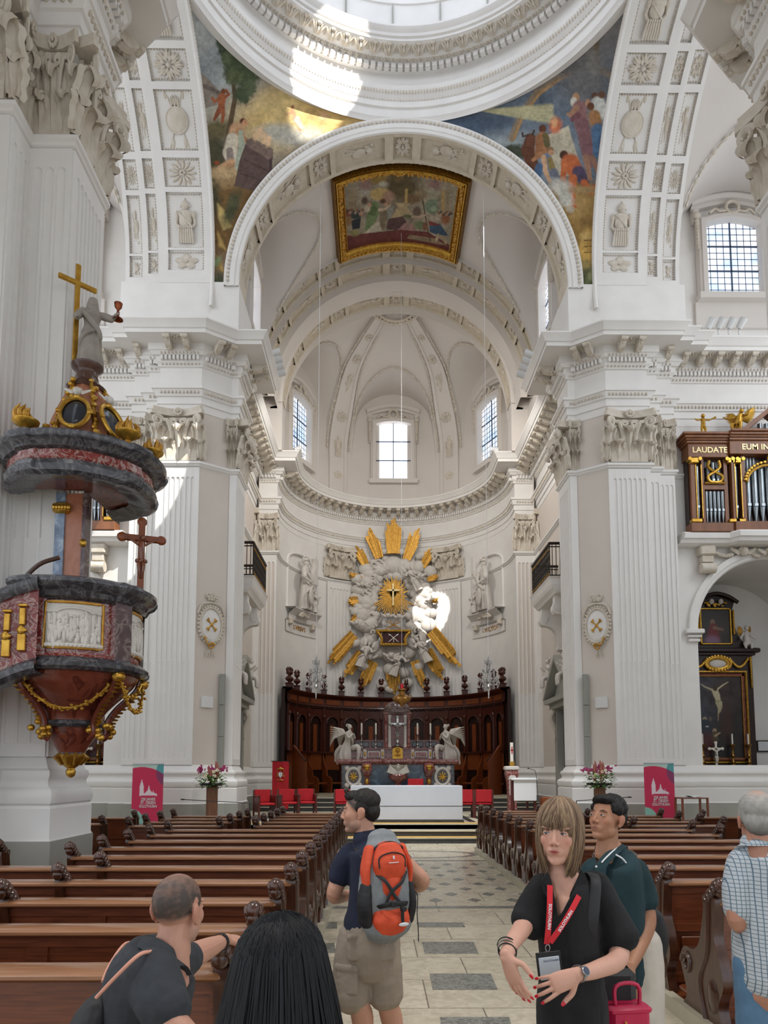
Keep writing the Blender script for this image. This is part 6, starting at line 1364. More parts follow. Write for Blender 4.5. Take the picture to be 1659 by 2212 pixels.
# ================================================================ pews
PE = MB()                                                             # pew end: carved board in the y-z plane (x thickness .07), origin at the ledge line
prof = crom([(.5, 0), (.52, .1), (.44, .2), (.5, .34), (.54, .44), (.46, .54), (.3, .55), (.2, .62), (.14, .76), (.1, .9), (.1, .98), (-.08, .98), (-.07, .86), (-.05, .7), (-.12, .56), (-.16, .4), (-.08, .26), (-.12, .12), (-.16, 0)], 3)
PE.prism(prof, .07, F3(V((-.035, 0, 0)), V((0, 1, 0)), V((1, 0, 0)), V((0, 0, 1))))
for s in (-1, 1):
    PE.tube([(s*.036, .42+.09*cos(a)*(1-.05*i), .42+.09*sin(a)*(1-.05*i)) for i, a in enumerate(np.linspace(0, 8, 16))], .018, 6); PE.tube(crom([(s*.036, .02, .95), (s*.036, .06, .6), (s*.036, .2, .35), (s*.036, .1, .05)], 4), .02, 6); PE.ell((s*.036, .0, .3), (.02, .09, .12), n=8, m=5)
PH = MB()                                                             # poppyhead: ribbed fist-like leaf curl
for k in range(5):
    PH.ell((0, .055-.042*k, .955+.034*k-.012*max(0, k-3)), (.046+.006*(k % 2), .04, .052), n=12, m=8, R=Matrix.Rotation(-.5, 4, 'X'))
    for s in (-1, 1): PH.ell((s*.038, .05-.042*k, .94+.034*k), (.02, .022, .038), n=8, m=6, R=Matrix.Rotation(-.6, 4, 'X'))
PH.ell((0, -.12, 1.03), (.04, .035, .045), n=10, m=7); PH.ell((0, 0, .96), (.04, .07, .06), n=10, m=7)
PEm = [None, None]
ORDW = ['nearest', 'second', 'third', 'fourth', 'fifth', 'sixth', 'seventh', 'eighth', 'ninth', 'tenth', 'eleventh', 'twelfth', 'thirteenth', 'fourteenth', 'fifteenth', 'sixteenth']
def pew(x0, x1, y, lab, grp, div=None, nf=3):
    t = thing('pew', lab, 'pew', ((x0+x1)/2, y, 0), grp)
    W = x1-x0; b = MB(); b.box(x0, x1, y-.02, y+.02, .12, .93)
    bp = b.obj('back_panel', M['wood'], t, smooth=0); b = MB(); n = max(1, int(W/1.1))
    for z0, z1 in ((.16, .24), (.56, .62), (.86, .93)): b.box(x0, x1, y-.04, y-.018, z0, z1)
    for k in range(n+1): xx = x0+W*k/n; b.box(max(x0, xx-.06), min(x1, xx+.06), y-.036, y-.018, .24, .86)
    for k in range(n): b.bbox(x0+W*k/n+.11, x0+W*(k+1)/n-.11, y-.032, y-.018, .29, .52, .012)
    b.obj('panel_frame', M['wood'], bp, smooth=0)
    MB().bbox(x0, x1, y-.1, y+.11, .925, .965, .012).obj('book_ledge', M['woodtop'], t)
    MB().bbox(x0, x1, y+.06, y+.46, .42, .46, .015).obj('seat', M['wood'], t)
    MB().bbox(x0, x1, y-.42, y-.22, .16, .2, .012).obj('kneeler', M['wood'], t)
    for xx in ([x0, x1] if div is None else [x0, x1, div]):
        if PEm[0] is None: o = PE.obj('pew_end', M['woodend'], t, local=True); PEm[0] = o.data; p = PH.obj('poppyhead', M['woodend'], o, local=True); PEm[1] = p.data
        else:
            o = bpy.data.objects.new('pew_end', PEm[0]); COL.objects.link(o); o.parent = t; p = bpy.data.objects.new('poppyhead', PEm[1]); COL.objects.link(p); p.parent = o
        o.location = (xx-(x0+x1)/2, 0, 0)
    return t
for k in range(15):
    y = 3.46+.9*k; x0 = -5.25 if k < 5 else -4.05 if k < 10 else -2.85
    pew(x0, -1.53, y, 'carved walnut pew in the left block, %s row from the camera' % ORDW[k], 'pews left of the aisle', div=-3.4 if k in (2, 3, 4) else None)
for k in range(2, 16):
    y = 3.46+.9*k; x1 = 5.25 if k < 5 else 4.05 if k < 10 else 2.85
    pew(1.53, x1, y, 'carved walnut pew in the right block, %s row from the camera' % ORDW[k-2], 'pews right of the aisle', div=3.4 if k in (3, 4) else None)
for s in (-1, 1):
    for k in (10, 11, 12, 13):
        y = 3.46+.9*k; X = sorted((s*3.45, s*4.95)); pew(*X, y, 'short walnut pew by the %s crossing pier, %s of the four from the camera' % ('left' if s < 0 else 'right', ORDW[k-10]), 'short outer pews')
    for k, y in ((0, 12.9), (1, 14.6)): X = sorted((s*5.55, s*7.0)); pew(*X, y, 'dark short pew in the %s transept, %s of two' % ('left' if s < 0 else 'right', ('nearer', 'farther')[k]), 'transept pews')
pew(-7.2, -5.0, 8.35, 'single pew end and ledge beside the near left fluted pier', None)
# low timber platforms under the pews
for s in (-1, 1):
    X = sorted((s*1.5, s*5.3)); b = MB().box(X[0], X[1], 2.6 if s < 0 else 4.6, 17.4, 0, .1); b.obj('floor_platform_'+('right' if s > 0 else 'left'), M['wood'], smooth=0, kind='structure')
    b = MB().box(min(s*1.44, s*1.52), max(s*1.44, s*1.52), 2.6 if s < 0 else 4.6, 17.4, 0, .115); trim(b, M['steptop'], smooth=0)
# ================================================================ pulpit on the near left pier
PX_, PY_ = -4.95, 9.98
def pol(r, a, z, c=(PX_, PY_)): return (c[0]+r*sin(R_(a)), c[1]-r*cos(R_(a)), z)   # a: degrees clockwise-from-above seen from the camera side, 0 faces the camera
def shell(b, prof, a0, a1, n=40, mod=None):
    return b.grid([[pol(r*(1 if mod is None else mod(a)), a, z) for r, z in prof] for a in np.linspace(a0, a1, n+1)], flip=False)
def brk(a):                                                            # the drum breaks forward at its posts
    return 1.0+.045*(abs((a-62)) < 9 or abs(a+18) < 8 or abs(a-128) < 8)
A0, A1 = -32, 150
PT = thing('pulpit', 'red and grey marble pulpit with white relief panels on the near left pier', 'pulpit', (PX_, PY_, 1.93))
b = MB(); shell(b, [(.86, 3.24), (.86, 3.3), (.82, 3.34), (.82, 4.1), (.84, 4.12), (.7, 4.2), (.7, 3.3)], A0, A1, 90, brk); b.obj('parapet', M['redm'], PT, smooth=30)
b = MB(); shell(b, [(.8, 3.12), (.9, 3.13), (.95, 3.17), (.96, 3.22), (.92, 3.26), (.86, 3.3)], A0, A1, 90, brk); shell(b, [(.82, 4.02), (.9, 4.06), (.93, 4.12), (1.0, 4.16), (1.04, 4.22), (1.04, 4.27), (.98, 4.3), (.72, 4.3), (.7, 4.2)], A0, A1, 90, brk); b.obj('moulding', M['greym'], PT, smooth=30)
for a in (-22, 62, 128):
    b = MB(); shell(b, [(.9, 3.28), (.9, 4.08)], a-9, a+9, 6); shell(b, [(.83, 3.28), (.9, 3.28), (.9, 4.08), (.83, 4.08)], a-9, a-8.9, 1); shell(b, [(.83, 3.28), (.9, 3.28), (.9, 4.08), (.83, 4.08)], a+8.9, a+9, 1); b.obj('post', M['purm'], PT, smooth=30)
for i, (a, w) in enumerate(((20, 24), (95, 22))):
    b = MB(); shell(b, [(.835, 3.42), (.835, 3.98)], a-w, a+w, 40); o = b.obj('relief_panel', M['marble'], PT)
    b = MB(); r = random.Random(i+2)
    for k in range(70):
        q = r.random(); z = 3.46+.2*r.random()+(.12*r.random() if abs(q-.5) < .35 else 0); h = .05+.05*r.random()
        p = pol(.845, a-w*.88+w*1.76*q, z); b.ell(p, (.028, .028, h), n=7, m=5); b.ell((p[0], p[1], p[2]+h+.012), (.02, .02, .024), n=6, m=5)
    for k in range(14): p = pol(.84, a-w*.9+w*1.8*k/13, 3.44); b.ell(p, (.05, .03, .03), n=6, m=4)
    for q in (-.85, -.65, .65, .85): b.tube([pol(.84, a+w*q, 3.5), pol(.84, a+w*q, 3.84)], .022, 7); b.ell(pol(.84, a+w*q, 3.86), (.04, .03, .02), n=6, m=4)
    b.tube([pol(.84, a+w*.7*cos(t), 3.82+.1*sin(t)) for t in np.linspace(0, pi, 13)], .02, 6)
    b.obj('carved_scene', M['marble'], o); b = MB()
    b.tube([pol(.84, a-w+2*w*k/14, 3.41) for k in range(15)]+[pol(.84, a+w-2*w*k/14, 3.99) for k in range(15)], .02, 6, closed=True); b.obj('gilt_frame', M['goldf'], o)
def coni(r, a, z): return pol(r, a, z, (PX_, PY_))
b = MB(); prof = crom([(.84, 3.14), (.74, 2.98), (.52, 2.76), (.4, 2.62), (.37, 2.52), (.4, 2.48)], 4); b.lathe(prof, 36, at(PX_, PY_, 0)); b.obj('lower_bowl', M['brownm'], PT)
b = MB(); b.lathe([(.36, 2.54), (.41, 2.52), (.42, 2.48), (.38, 2.44), (.34, 2.44)], 36, at(PX_, PY_, 0)); b.lathe([(.12, 2.1), (.17, 2.08), (.16, 2.12)], 28, at(PX_, PY_, 0)); b.obj('ring', M['greym'], PT)
b = MB(); b.lathe(crom([(.34, 2.46), (.31, 2.34), (.23, 2.22), (.17, 2.12), (.14, 2.08)], 4), 30, at(PX_, PY_, 0)); b.obj('tapered_tail', M['brownm'], PT)
b = MB(); b.lathe(crom([(.15, 2.1), (.19, 2.07), (.15, 2.0), (.09, 1.93), (.05, 1.9), (.065, 1.86), (.05, 1.8), (.0, 1.77)], 3), 20, at(PX_, PY_, 0))
for k in range(9): a = k*40; b.tube([coni(.15, a, 2.1), coni(.2, a, 2.05), coni(.12, a, 1.95)], [.02, .04, .02], 6)
b.obj('gilt_pendant', M['gold'], PT)
for a in (-28, 58, 120):                                               # gilt scroll ribs with rosettes
    b = MB(); pts = crom([coni(.88, a, 3.12), coni(.8, a, 2.94), coni(.58, a, 2.72), coni(.45, a, 2.52), coni(.44, a, 2.36), coni(.37, a, 2.3)], 4); b.tube(pts, [.075]*len(pts), 8, flat=.55)
    o = b.obj('scroll_rib', M['brownm'], PT); b = MB()
    for k in range(14): f = k/14; p = V(pts[int(f*(len(pts)-6))]); d = V(coni(1, a, 0))-V(coni(0, a, 0)); b.ell(p+d*.07, (.05, .05, .018), n=6, m=4)
    for k in range(10): b.ell(V(coni(.46, a, 2.4))+V((rnd.gauss(0, .05), rnd.gauss(0, .03), rnd.gauss(0, .06))), (.05, .05, .045), n=7, m=5)
    b.ell(coni(.9, a, 3.08), (.09, .09, .07), n=8, m=6); b.obj('gilt_mount', M['gold'], o)
def swag(nm, P0, P1, drop, parent, r=.035, mat='gold', out=0.):
    P0, P1 = V(P0), V(P1); pts = []
    for i in range(17): f = i/16; p = P0.lerp(P1, f); p.z -= drop*4*f*(1-f); d = V((p.x-PX_, p.y-PY_, 0)); p += d.normalized()*out*4*f*(1-f) if d.length > 0 else d; pts.append(p)
    b = MB(); b.tube(pts, r*.5, 6); n = int(sum((pts[i+1]-pts[i]).length for i in range(16))/(r*.9))
    for k in range(n):
        f = (k+.5)/n*16; i = min(15, int(f)); p = pts[i].lerp(pts[i+1], f-i); b.ell(p+V((rnd.gauss(0, r*.45), rnd.gauss(0, r*.45), rnd.gauss(0, r*.45))), (r*.75, r*.75, r*.6), n=6, m=4)
    return b.obj(nm, M[mat], parent)
swag('garland', coni(.84, -28, 3.06), coni(.8, 54, 2.98), .36, PT, out=.02); swag('garland', coni(.88, 60, 3.08), coni(.9, 116, 3.06), .42, PT, out=.06)
swag('garland', coni(.86, 62, 3.02), coni(.86, 105, 3.04), .18, PT)
# stair parapet curving down round the pier to the left
b = MB(); bm_ = MB(); st = []
for i in range(22):
    f = i/21; x = -5.02-1.75*f; y = 9.05-.28*sin(f*1.5); z = -.2*f-.95*f**1.35; st.append((x, y, z))
dirn = [V(st[min(i+1, 21)])-V(st[max(i-1, 0)]) for i in range(22)]; nn = [V((d.y, -d.x, 0)).normalized()*-1 for d in dirn]; nn = [n if n.y < 0 else -n for n in nn]
b.grid([[(x-n.x*o, y-n.y*o if 0 else y+n.y*o, z+h) for o, h in ((0, 3.18), (.05, 3.2), (.05, 4.12), (-.1, 4.12), (-.1, 3.18))] for (x, y, z), n in zip(st, nn)], cu=True); o = b.obj('stair_parapet', M['redm'], PT, smooth=30)
b = MB(); b.grid([[(x, y+n.y*o_, z+h) for o_, h in ((-.16, 4.14), (.1, 4.1), (.14, 4.18), (.14, 4.24), (.08, 4.28), (-.2, 4.3))] for (x, y, z), n in zip(st, nn)], cu=True); b.grid([[(x, y+n.y*o_, z+h) for o_, h in ((-.14, 3.06), (.06, 3.06), (.12, 3.12), (.12, 3.2), (.04, 3.26), (-.14, 3.26))] for (x, y, z), n in zip(st, nn)], cu=True); b.obj('stair_rail', M['greym'], PT, smooth=30)
b = MB()
for i in range(2, 13, 2):
    x, y, z = st[i]; n = nn[i]; yy = y+n.y*.075
    for z0, z1, w in ((3.38, 3.6, .05), (3.62, 3.66, .06), (3.7, 3.92, .035), (3.93, 3.97, .055)): b.bbox(x-w, x+w, yy-.03, yy+.02, z+z0, z+z1, .01)
    b.ell((x, yy-.03, z+3.64), (.05, .03, .06), n=8, m=5)
b.obj('gilt_balusters', M['gold'], o)
b = MB(); b.tube(crom([(-4.95, 9.35, 4.62), (-5.2, 9.3, 4.5), (-5.45, 9.25, 4.2), (-5.7, 9.2, 3.95)], 5), .03, 8); b.obj('handrail', M['woodend'], PT)
# back board between pulpit and canopy
b = MB(); b.box(-5.30, -5.17, 9.95, 10.09, 4.25, 5.72); b.obj('blue_side_panel', ramp('blue_grey_marble', [(.3, '5f6f86'), (.5, '7f90a6'), (.6, 'a9b5c4'), (.8, '66778e')], 3, .12, 2), PT, smooth=0)
b = MB(); b.box(-5.17, -4.93, 9.98, 10.1, 4.25, 5.72); b.obj('back_panel', M['salm'], PT, smooth=0); b = MB(); b.box(-4.93, -4.87, 9.96, 10.12, 4.25, 5.72); b.obj('edge_strip', M['purm'], PT, smooth=0)
b = MB(); b.bbox(-5.33, -5.1, 9.9, 10.12, 5.42, 5.58, .03)
for k in range(6): b.ell((-5.3+.04*k, 9.9, 5.5), (.03, .03, .05), n=6, m=4)
b.ell((-4.9, 9.95, 5.0), (.05, .05, .06), n=8, m=6); b.obj('gilt_capital', M['gold'], PT)
crucifix('pulpit_crucifix', 'dark wooden crucifix standing on the right rim of the pulpit', pol(.86, 88, 4.3), 1.0, (M['stallw'], M['wood'], M['stallw']), rz=.35, base=False)
# sounding board
CN = thing('pulpit_canopy', 'domed marble pulpit canopy with gilt garlands and dark oval panes', 'canopy', (PX_, PY_, 5.55))
def brk2(a): return 1.0+.04*(abs(a-62) < 9 or abs(a+22) < 9 or abs(a-125) < 9)
b = MB(); shell(b, [(.6, 5.68), (.8, 5.62), (.92, 5.62), (.98, 5.66), (1.0, 5.74), (.98, 5.8), (.93, 5.82)], -75, 170, 120, brk2); shell(b, [(.93, 5.95), (1.0, 5.97), (1.03, 6.02), (1.1, 6.06), (1.12, 6.1), (1.12, 6.14), (1.02, 6.17), (.3, 6.22)], -75, 170, 120, brk2); b.obj('cornice', M['greym'], CN, smooth=30)
b = MB(); shell(b, [(.93, 5.81), (.95, 5.84), (.95, 5.94), (.93, 5.96)], -75, 170, 120, brk2); b.obj('frieze', M['redm'], CN, smooth=30)
b = MB(); shell(b, [(.84, 5.66), (.7, 5.7), (.4, 5.74), (.02, 5.75)], -75, 170, 60); b.obj('underside', M['brownm'], CN)
b = MB(); b.lathe(crom([(.62, 6.16), (.58, 6.3), (.5, 6.6), (.36, 6.95), (.24, 7.2), (.2, 7.27)], 4), 8, at(PX_, PY_, 0, rz=.15)); DM = b.obj('dome', M['salm'], CN, smooth=20)
for a in (8, 62):
    d = V(pol(1, a, 0))-V(pol(0, a, 0)); t_ = V((0, 0, 1))*.9-d*.36; t_.normalize(); x = d.cross(t_)*-1
    Mx = F3(V(pol(.525, a, 6.62)), x.normalized(), -x.cross(t_)*-1 if 0 else -(d*.93+V((0, 0, .36))).normalized(), t_)
    b = MB(); b.ell((0, 0, 0), (.17, .04, .25), Mx, n=24, m=10); o = b.obj('oval_pane', pm('dark_pane', '1c2026', '2a2f38', 2, .12), CN)
    b = MB(); b.tube([(.185*cos(q), -.03, .265*sin(q)) for q in np.linspace(0, 6.283, 33)[:-1]], .032, 8, closed=True, M=Mx); 
    for q in (0, pi/2, pi, -pi/2): b.ell((.2*cos(q), -.05, .28*sin(q)), (.04, .03, .04), Mx, n=7, m=5)
    b.obj('gilt_frame', M['gold'], o)
    b = MB(); cherub(b, (0, -.08, .34), .062, Mx); b.obj('cherub_head', M['marble'], CN)
for a in (-20, 36, 92):
    swag('garland', pol(.24, a, 7.24), pol(.62, a, 6.24), .02, CN, r=.055)
for a, c in ((-20, 36), (36, 92)): swag('garland', pol(.66, a, 6.36), pol(.66, c, 6.36), .12, CN, r=.05, out=.05)
swag('garland', pol(.95, -62, 6.26), pol(.68, -20, 6.4), .06, CN, r=.05)
b = MB(); b.lathe([(.24, 7.2), (.27, 7.24), (.22, 7.28), (.17, 7.34), (.14, 7.46), (.16, 7.5), (.21, 7.54), (.22, 7.58), (.19, 7.6), (0, 7.61)], 24, at(PX_, PY_, 0)); b.obj('pedestal', pm('brown_polished_stone', '5b4036', '4a322a', 5, .2), CN)
for i, (a, l) in enumerate(((-28, 'gilt flaming urn on the left of the pulpit canopy rim'), (58, 'gilt flaming urn in the middle of the pulpit canopy rim'), (96, 'gilt flaming urn on the right of the pulpit canopy rim'))):
    c = pol(.92, a, 6.16); t = thing('flaming_urn', l, 'urn', c, 'gilt flaming urns'); Mx = at(*c)
    MB().lathe([(.09, 0), (.08, .02), (.045, .06), (.04, .1), (.1, .14), (.16, .18), (.17, .21), (.14, .22), (0, .2)], 16, Mx).obj('bowl', M['gold'], t); b = MB(); r = random.Random(i)
    for k in range(13): q = r.uniform(0, 6.28); d = r.uniform(.02, .11); h = .13+.13*r.random()*(1-d*3); b.tube(crom([(d*cos(q), d*sin(q), .2), (d*1.3*cos(q), d*1.3*sin(q), .2+h*.5), (d*.9*cos(q+.5), d*.9*sin(q+.5), .2+h), ], 4), [.022, .03, .034, .034, .03, .024, .018, .01, .003], 6, M=Mx)
    b.obj('flames', M['goldf'], t)
# allegorical statue with cross and chalice on the canopy
t = thing('faith_statue', 'grey veiled stone figure standing on top of the pulpit canopy', 'statue', (PX_, PY_, 7.61)); fr = at(PX_+.02, PY_, 7.6, rz=.5) @ Matrix.Diagonal((1.05, 1.0, 1.02, 1))
b = MB(); figure(b, fr, arms=[((.12, 0, .77), (.23, -.06, .73), (.31, -.12, .8)), ((-.12, 0, .77), (-.2, -.06, .64), (-.21, -.16, .6))], headtype='veil', seed=12, lean=.02); b.obj('figure', pm('grey_stone', 'a39b91', '8d857c', 8, .6), t)
h = fr @ V((.33, -.12, .8)); t = thing('chalice', 'small red brown chalice held out by the stone figure', 'chalice', tuple(h-V((0, 0, .08)))); MB().lathe([(.075, -.09), (.07, -.075), (.02, -.05), (.015, .0), (.025, .02), (.015, .04), (.02, .06), (.05, .1), (.06, .16), (.05, .16), (.0, .1)], 16, at(*h)).obj('cup', pm('copper', '8d4a28', '6d3218', 8, .3, metal=.7), t)
c = V((-5.13, 9.96, 7.55)); t = thing('gilt_cross', 'tall plain gilt cross held upright beside the stone figure', 'cross', tuple(c)); Mx = at(*c, rz=.75, ry=.0); MB().bbox(-.035, .035, -.02, .02, 0, 1.56, .006, Mx).obj('post', M['gold'], t); MB().bbox(-.27, .27, -.022, .022, 1.24, 1.31, .006, Mx).obj('crossbar', M['gold'], t)
# ================================================================ chancel side walls: balconies, pedimented doors
for s in (-1, 1):
    sd = 'left' if s < 0 else 'right'
    def W(x, y, z): return (s*x, y, z)                                 # x measured from the axis
    t = thing('balcony', 'projecting stone balcony with black wrought iron railing, %s chancel wall' % sd, 'balcony', W(5.5, 25.6, 7.9))
    b = MB(); rows = []
    for z, x, e in ((7.82, 5.15, .08), (7.9, 5.1, .04), (8.0, 5.02, .02), (8.1, 4.98, .0), (8.28, 4.94, 0), (8.36, 4.9, -.05)): rows.append([W(5.96, 24.0+e, z), W(x, 24.0+e, z), W(x, 27.0-e, z), W(5.96, 27.0-e, z)])
    b.grid(rows, cu=True, cap=True); b.obj('slab', M['white'], t, smooth=0)
    b = MB(); b.tube([W(4.98, 24.1, 9.52), W(4.98, 26.9, 9.52)], .05, 8); b.tube([W(4.98, 24.1, 9.52), W(5.95, 24.1, 9.52)], .05, 8); b.tube([W(4.98, 26.9, 9.52), W(5.95, 26.9, 9.52)], .05, 8); b.obj('handrail', M['stalld'], t)
    b = MB()
    for z in (8.42, 9.4): b.tube([W(4.98, 24.1, z), W(4.98, 26.9, z)], .02, 6); b.tube([W(4.98, 26.9, z), W(5.95, 26.9, z)], .02, 6); b.tube([W(4.98, 24.1, z), W(5.95, 24.1, z)], .02, 6)
    for k in range(22):
        y = 24.1+2.8*k/21; b.tube([W(4.98, y, 8.36), W(4.98, y, 9.48)], .014, 5)
        if k < 21:
            for z in (8.65, 8.92, 9.18): b.tube([W(4.98, y+.065+.055*cos(q), z+.12*sin(q)) for q in np.linspace(0, 6.283, 11)[:-1]], .012, 5, closed=True)
    for k in range(7): x = 5.06+.13*k; b.tube([W(x, 26.9, 8.36), W(x, 26.9, 9.48)], .014, 5); b.tube([W(x, 24.1, 8.36), W(x, 24.1, 9.48)], .014, 5)
    b.obj('railing', M['iron'], t)
    b = MB()
    for k in range(18): b.ell(W(4.955, 24.2+2.6*k/17, 9.33), (.02, .04, .03), n=6, m=4); b.ell(W(4.955, 24.2+2.6*k/17, 8.5), (.02, .04, .03), n=6, m=4)
    b.obj('gilt_beads', M['goldf'], t)
    for y in (24.45, 26.45):
        b = MB(); pr = crom([(5.96, 6.3), (5.8, 6.5), (5.7, 6.95), (5.45, 7.15), (5.2, 7.2), (5.12, 7.4), (5.2, 7.6), (5.2, 7.82)], 3)+[(5.96, 7.82)]
        b.prism([(x*s, z) for x, z in pr], .34, at(0, y, 0)); b.tube([W(5.3, y-.03, 7.42), W(5.3, y+.37, 7.42)], .13, 12); b.tube([W(5.86, y-.03, 6.35), W(5.86, y+.37, 6.35)], .09, 10)
        for k in range(6): b.ell(W(5.25, y+.03+.055*k, 7.72), (.05, .03, .05), n=6, m=4)
        b.obj('scroll_bracket', M['white'], t, smooth=30)
    # glazed recess behind, pedimented door below with putti
    b = MB(); b.grid([[W(5.93, y, 8.4), W(5.93, y, 10.4)] for y in (24.6, 26.4)]); b.obj('balcony_opening', M['beige'], t)
    t = thing('pedimented_doorway', 'grey stone doorway with steep pediment, %s chancel wall' % sd, 'doorway', W(5.6, 25.5, .6), None)
    b = MB(); pr = [(23.9, 4.42), (26.9, 4.42), (25.4, 5.7)]
    Mx = F3(V(W(5.95, 0, 0)), V((0, 1, 0)), V((-s, 0, 0)), V((0, 0, 1)))
    for q, d in (([(23.8, 4.3), (27.0, 4.3), (27.0, 4.46), (23.8, 4.46)], .62), ([(23.95, 4.1), (26.85, 4.1), (26.85, 4.3), (23.95, 4.3)], .45)): b.prism(q, d, Mx)
    for q in ([(23.75, 4.46), (25.4, 5.75), (25.4, 5.92), (23.62, 4.5)], [(27.05, 4.46), (25.4, 5.75), (25.4, 5.92), (27.18, 4.5)]): b.prism(q, .62, Mx)
    b.prism([(24.0, 4.46), (26.8, 4.46), (25.4, 5.6)], .3, Mx); b.obj('pediment', M['plinth'], t, smooth=0)
    for y in (24.1, 26.4): MB().prism([(y, .6), (y+.36, .6), (y+.36, 4.12), (y, 4.12)], .3, Mx).obj('jamb', M['plinth'], t, smooth=0)
    MB().prism([(24.46, .6), (26.4, .6), (26.4, 4.1), (24.46, 4.1)], .06, Mx).obj('door_leaf', M['stalld'], t, smooth=0)
    b = MB()
    for y in (24.1, 26.4):
        b.tube(crom([W(5.6, y+.18, 4.1), W(5.5, y+.18, 3.8), W(5.62, y+.18, 3.4), W(5.6, y+.18, 3.0)], 4), [.11]*4+[.09]*5+[.05]*4, 8)
    b.obj('scroll', M['orn'], t)
    for y, ln, k in ((24.2, 'nearer', 0), (26.5, 'farther', 1)):
        c = W(5.45, y, 4.75+.15*k); fr = at(*c, rz=s*(-pi/2)) @ Matrix.Diagonal((1.15, 1.15, 1.15, 1)); t2 = thing('putto', '%s white winged putto perched on the %s doorway pediment' % (ln, sd), 'statue', c, 'putti on the doorway pediments')
        b = MB(); b.limb([(0, 0, .3, .12, .1), (0, -.02, .5, .11, .1), (0, -.02, .66, .1, .08)], 12, 4, M=fr); head(b, (0, -.05, .84), .09, M_=fr)
        for e in (-1, 1): b.limb([(e*.06, -.02, .3, .075, .075), (e*.1, -.22, .28, .06, .06), (e*.1, -.24, .02, .045, .045)], 10, 3, M=fr); b.limb([(e*.1, -.02, .66, .045, .045), (e*.2, -.1, .56, .04, .04), (e*.2, -.22, .66, .03, .03)], 8, 3, M=fr)
        for k_ in range(12): b.ell((.07*cos(k_), -.03+.05*sin(k_), .88+.03*(k_ % 3)), (.035, .035, .03), fr, n=6, m=4)
        b.obj('body', M['statue'], t2); 
        for e in (-1, 1): b = MB(); wing(b, (e*.05, .06, .6), e, .3, fr); b.obj('wing', M['statue'], t2)
    b = MB(); b.box(-3, 3, -3, -2, 0, 0) if 0 else None
# floodlights standing on the cornice
FL = [0]
def flood(c, d, lab):
    t = thing('floodlight', lab, 'spotlight', c, 'white floodlights on the cornice'); d = V(d).normalized(); c = V(c)
    MB().tube([c+V((0, 0, .2)), c+V((0, 0, .2))+d*.3], [.1, .12], 14).obj('housing', M['white_metal'], t); MB().tube([c+V((0, 0, .2))+d*.3, c+V((0, 0, .2))+d*.305], .1, 14).obj('lens', M['black'], t)
    MB().tube([c, c+V((0, 0, .2))], .025, 6).obj('bracket', M['white_metal'], t)
NTH = ['first', 'second', 'third', 'fourth']
for s in (-1, 1):
    sd = 'left' if s < 0 else 'right'
    for k in range(4): flood((s*4.3, 22.9+.42*k, 15.26), (-s*.75, .1, .35), '%s white floodlight from the front on the %s chancel cornice breakfront' % (NTH[k], sd))
    for k in range(3): flood((s*4.35, 30.1+.3*k, 15.26), (-s*.7, .2, .3), '%s small white floodlight from the front by the %s apse window' % (NTH[k], sd))
    for k in range(4): flood((s*(9.35+.32*k), 21.35, 15.26), (s*.25, -.4, .6), '%s white floodlight from the pier on the %s transept cornice' % (NTH[k], sd))
# ================================================================ chandeliers and sanctuary lamp
for s in (-1, 1):
    y = 23.0; c = P(683 if s < 0 else 1055, 1455, y=y); cx, cz = c.x, c.z-.5
    t = thing('crystal_chandelier', 'small crystal chandelier on a long wire at %s of the apse' % ('left' if s < 0 else 'right'), 'chandelier', (cx, y, cz), 'crystal chandeliers'); Mx = at(cx, y, cz)
    MB().tube([(cx, y, cz+1.1), (s*2.72, 22.85, 21.55)], .008, 5).obj('wire', M['white_metal'], t)
    b = MB().lathe([(.01, 0), (.06, .08), (.03, .16), (.08, .26), (.05, .36), (.03, .5), (.05, .62), (.02, .8), (.04, .95), (.01, 1.1)], 10, Mx); b.obj('stem', M['silver'], t)
    b = MB(); d = MB()
    for lev, (z, R, n) in enumerate(((.3, .32, 8), (.58, .2, 6), (.85, .11, 5))):
        for k in range(n):
            a = 2*pi*k/n+lev*.4; b.tube(crom([(.02*cos(a), .02*sin(a), z), (R*.6*cos(a), R*.6*sin(a), z-.07), (R*cos(a), R*sin(a), z+.05)], 4), .009, 5, M=Mx)
            for j in range(5): d.ell((R*cos(a)+.02*sin(a*3+j), R*sin(a), z-.02-.05*j), (.016, .016, .024), Mx, n=6, m=4); d.ell((R*.55*cos(a), R*.55*sin(a), z-.08-.05*j), (.013, .013, .022), Mx, n=5, m=4)
            d.lathe([(.03, z+.05), (.035, z+.07), (.01, z+.075)], 7, Mx @ Matrix.Translation((R*cos(a), R*sin(a), 0)))
        for k in range(n*3): a = 2*pi*k/n/3; d.ell((R*.98*cos(a), R*.98*sin(a), z+.02-.03*abs(sin(a*n/2))), (.013, .013, .016), Mx, n=5, m=4)
    for k in range(7): d.ell((0, 0, -.03-.04*k), (.035-.003*k, .035-.003*k, .026), Mx, n=7, m=5)
    b.obj('arms', M['silver'], t); d.obj('crystals', M['glass'], t)
c = P(868, 1512, y=26.3); cx, y, cz = c.x, 26.3, c.z-.2
t = thing('sanctuary_lamp', 'brass hanging lamp with red glass above the high altar', 'lamp', (cx, y, cz)); Mx = at(cx, y, cz)
b = MB().lathe([(.01, -.05), (.05, 0), (.12, .06), (.28, .14), (.34, .22), (.33, .28), (.2, .36), (.12, .42), (.1, .5), (.17, .55), (.17, .58), (.12, .6)], 22, Mx)
for k in range(3): a = k*2.09+.3; b.tube([(.3*cos(a), .3*sin(a), .28), (.38*cos(a), .38*sin(a), .34), (.33*cos(a), .33*sin(a), .42), (.28*cos(a), .28*sin(a), .36)], .02, 6, M=Mx)
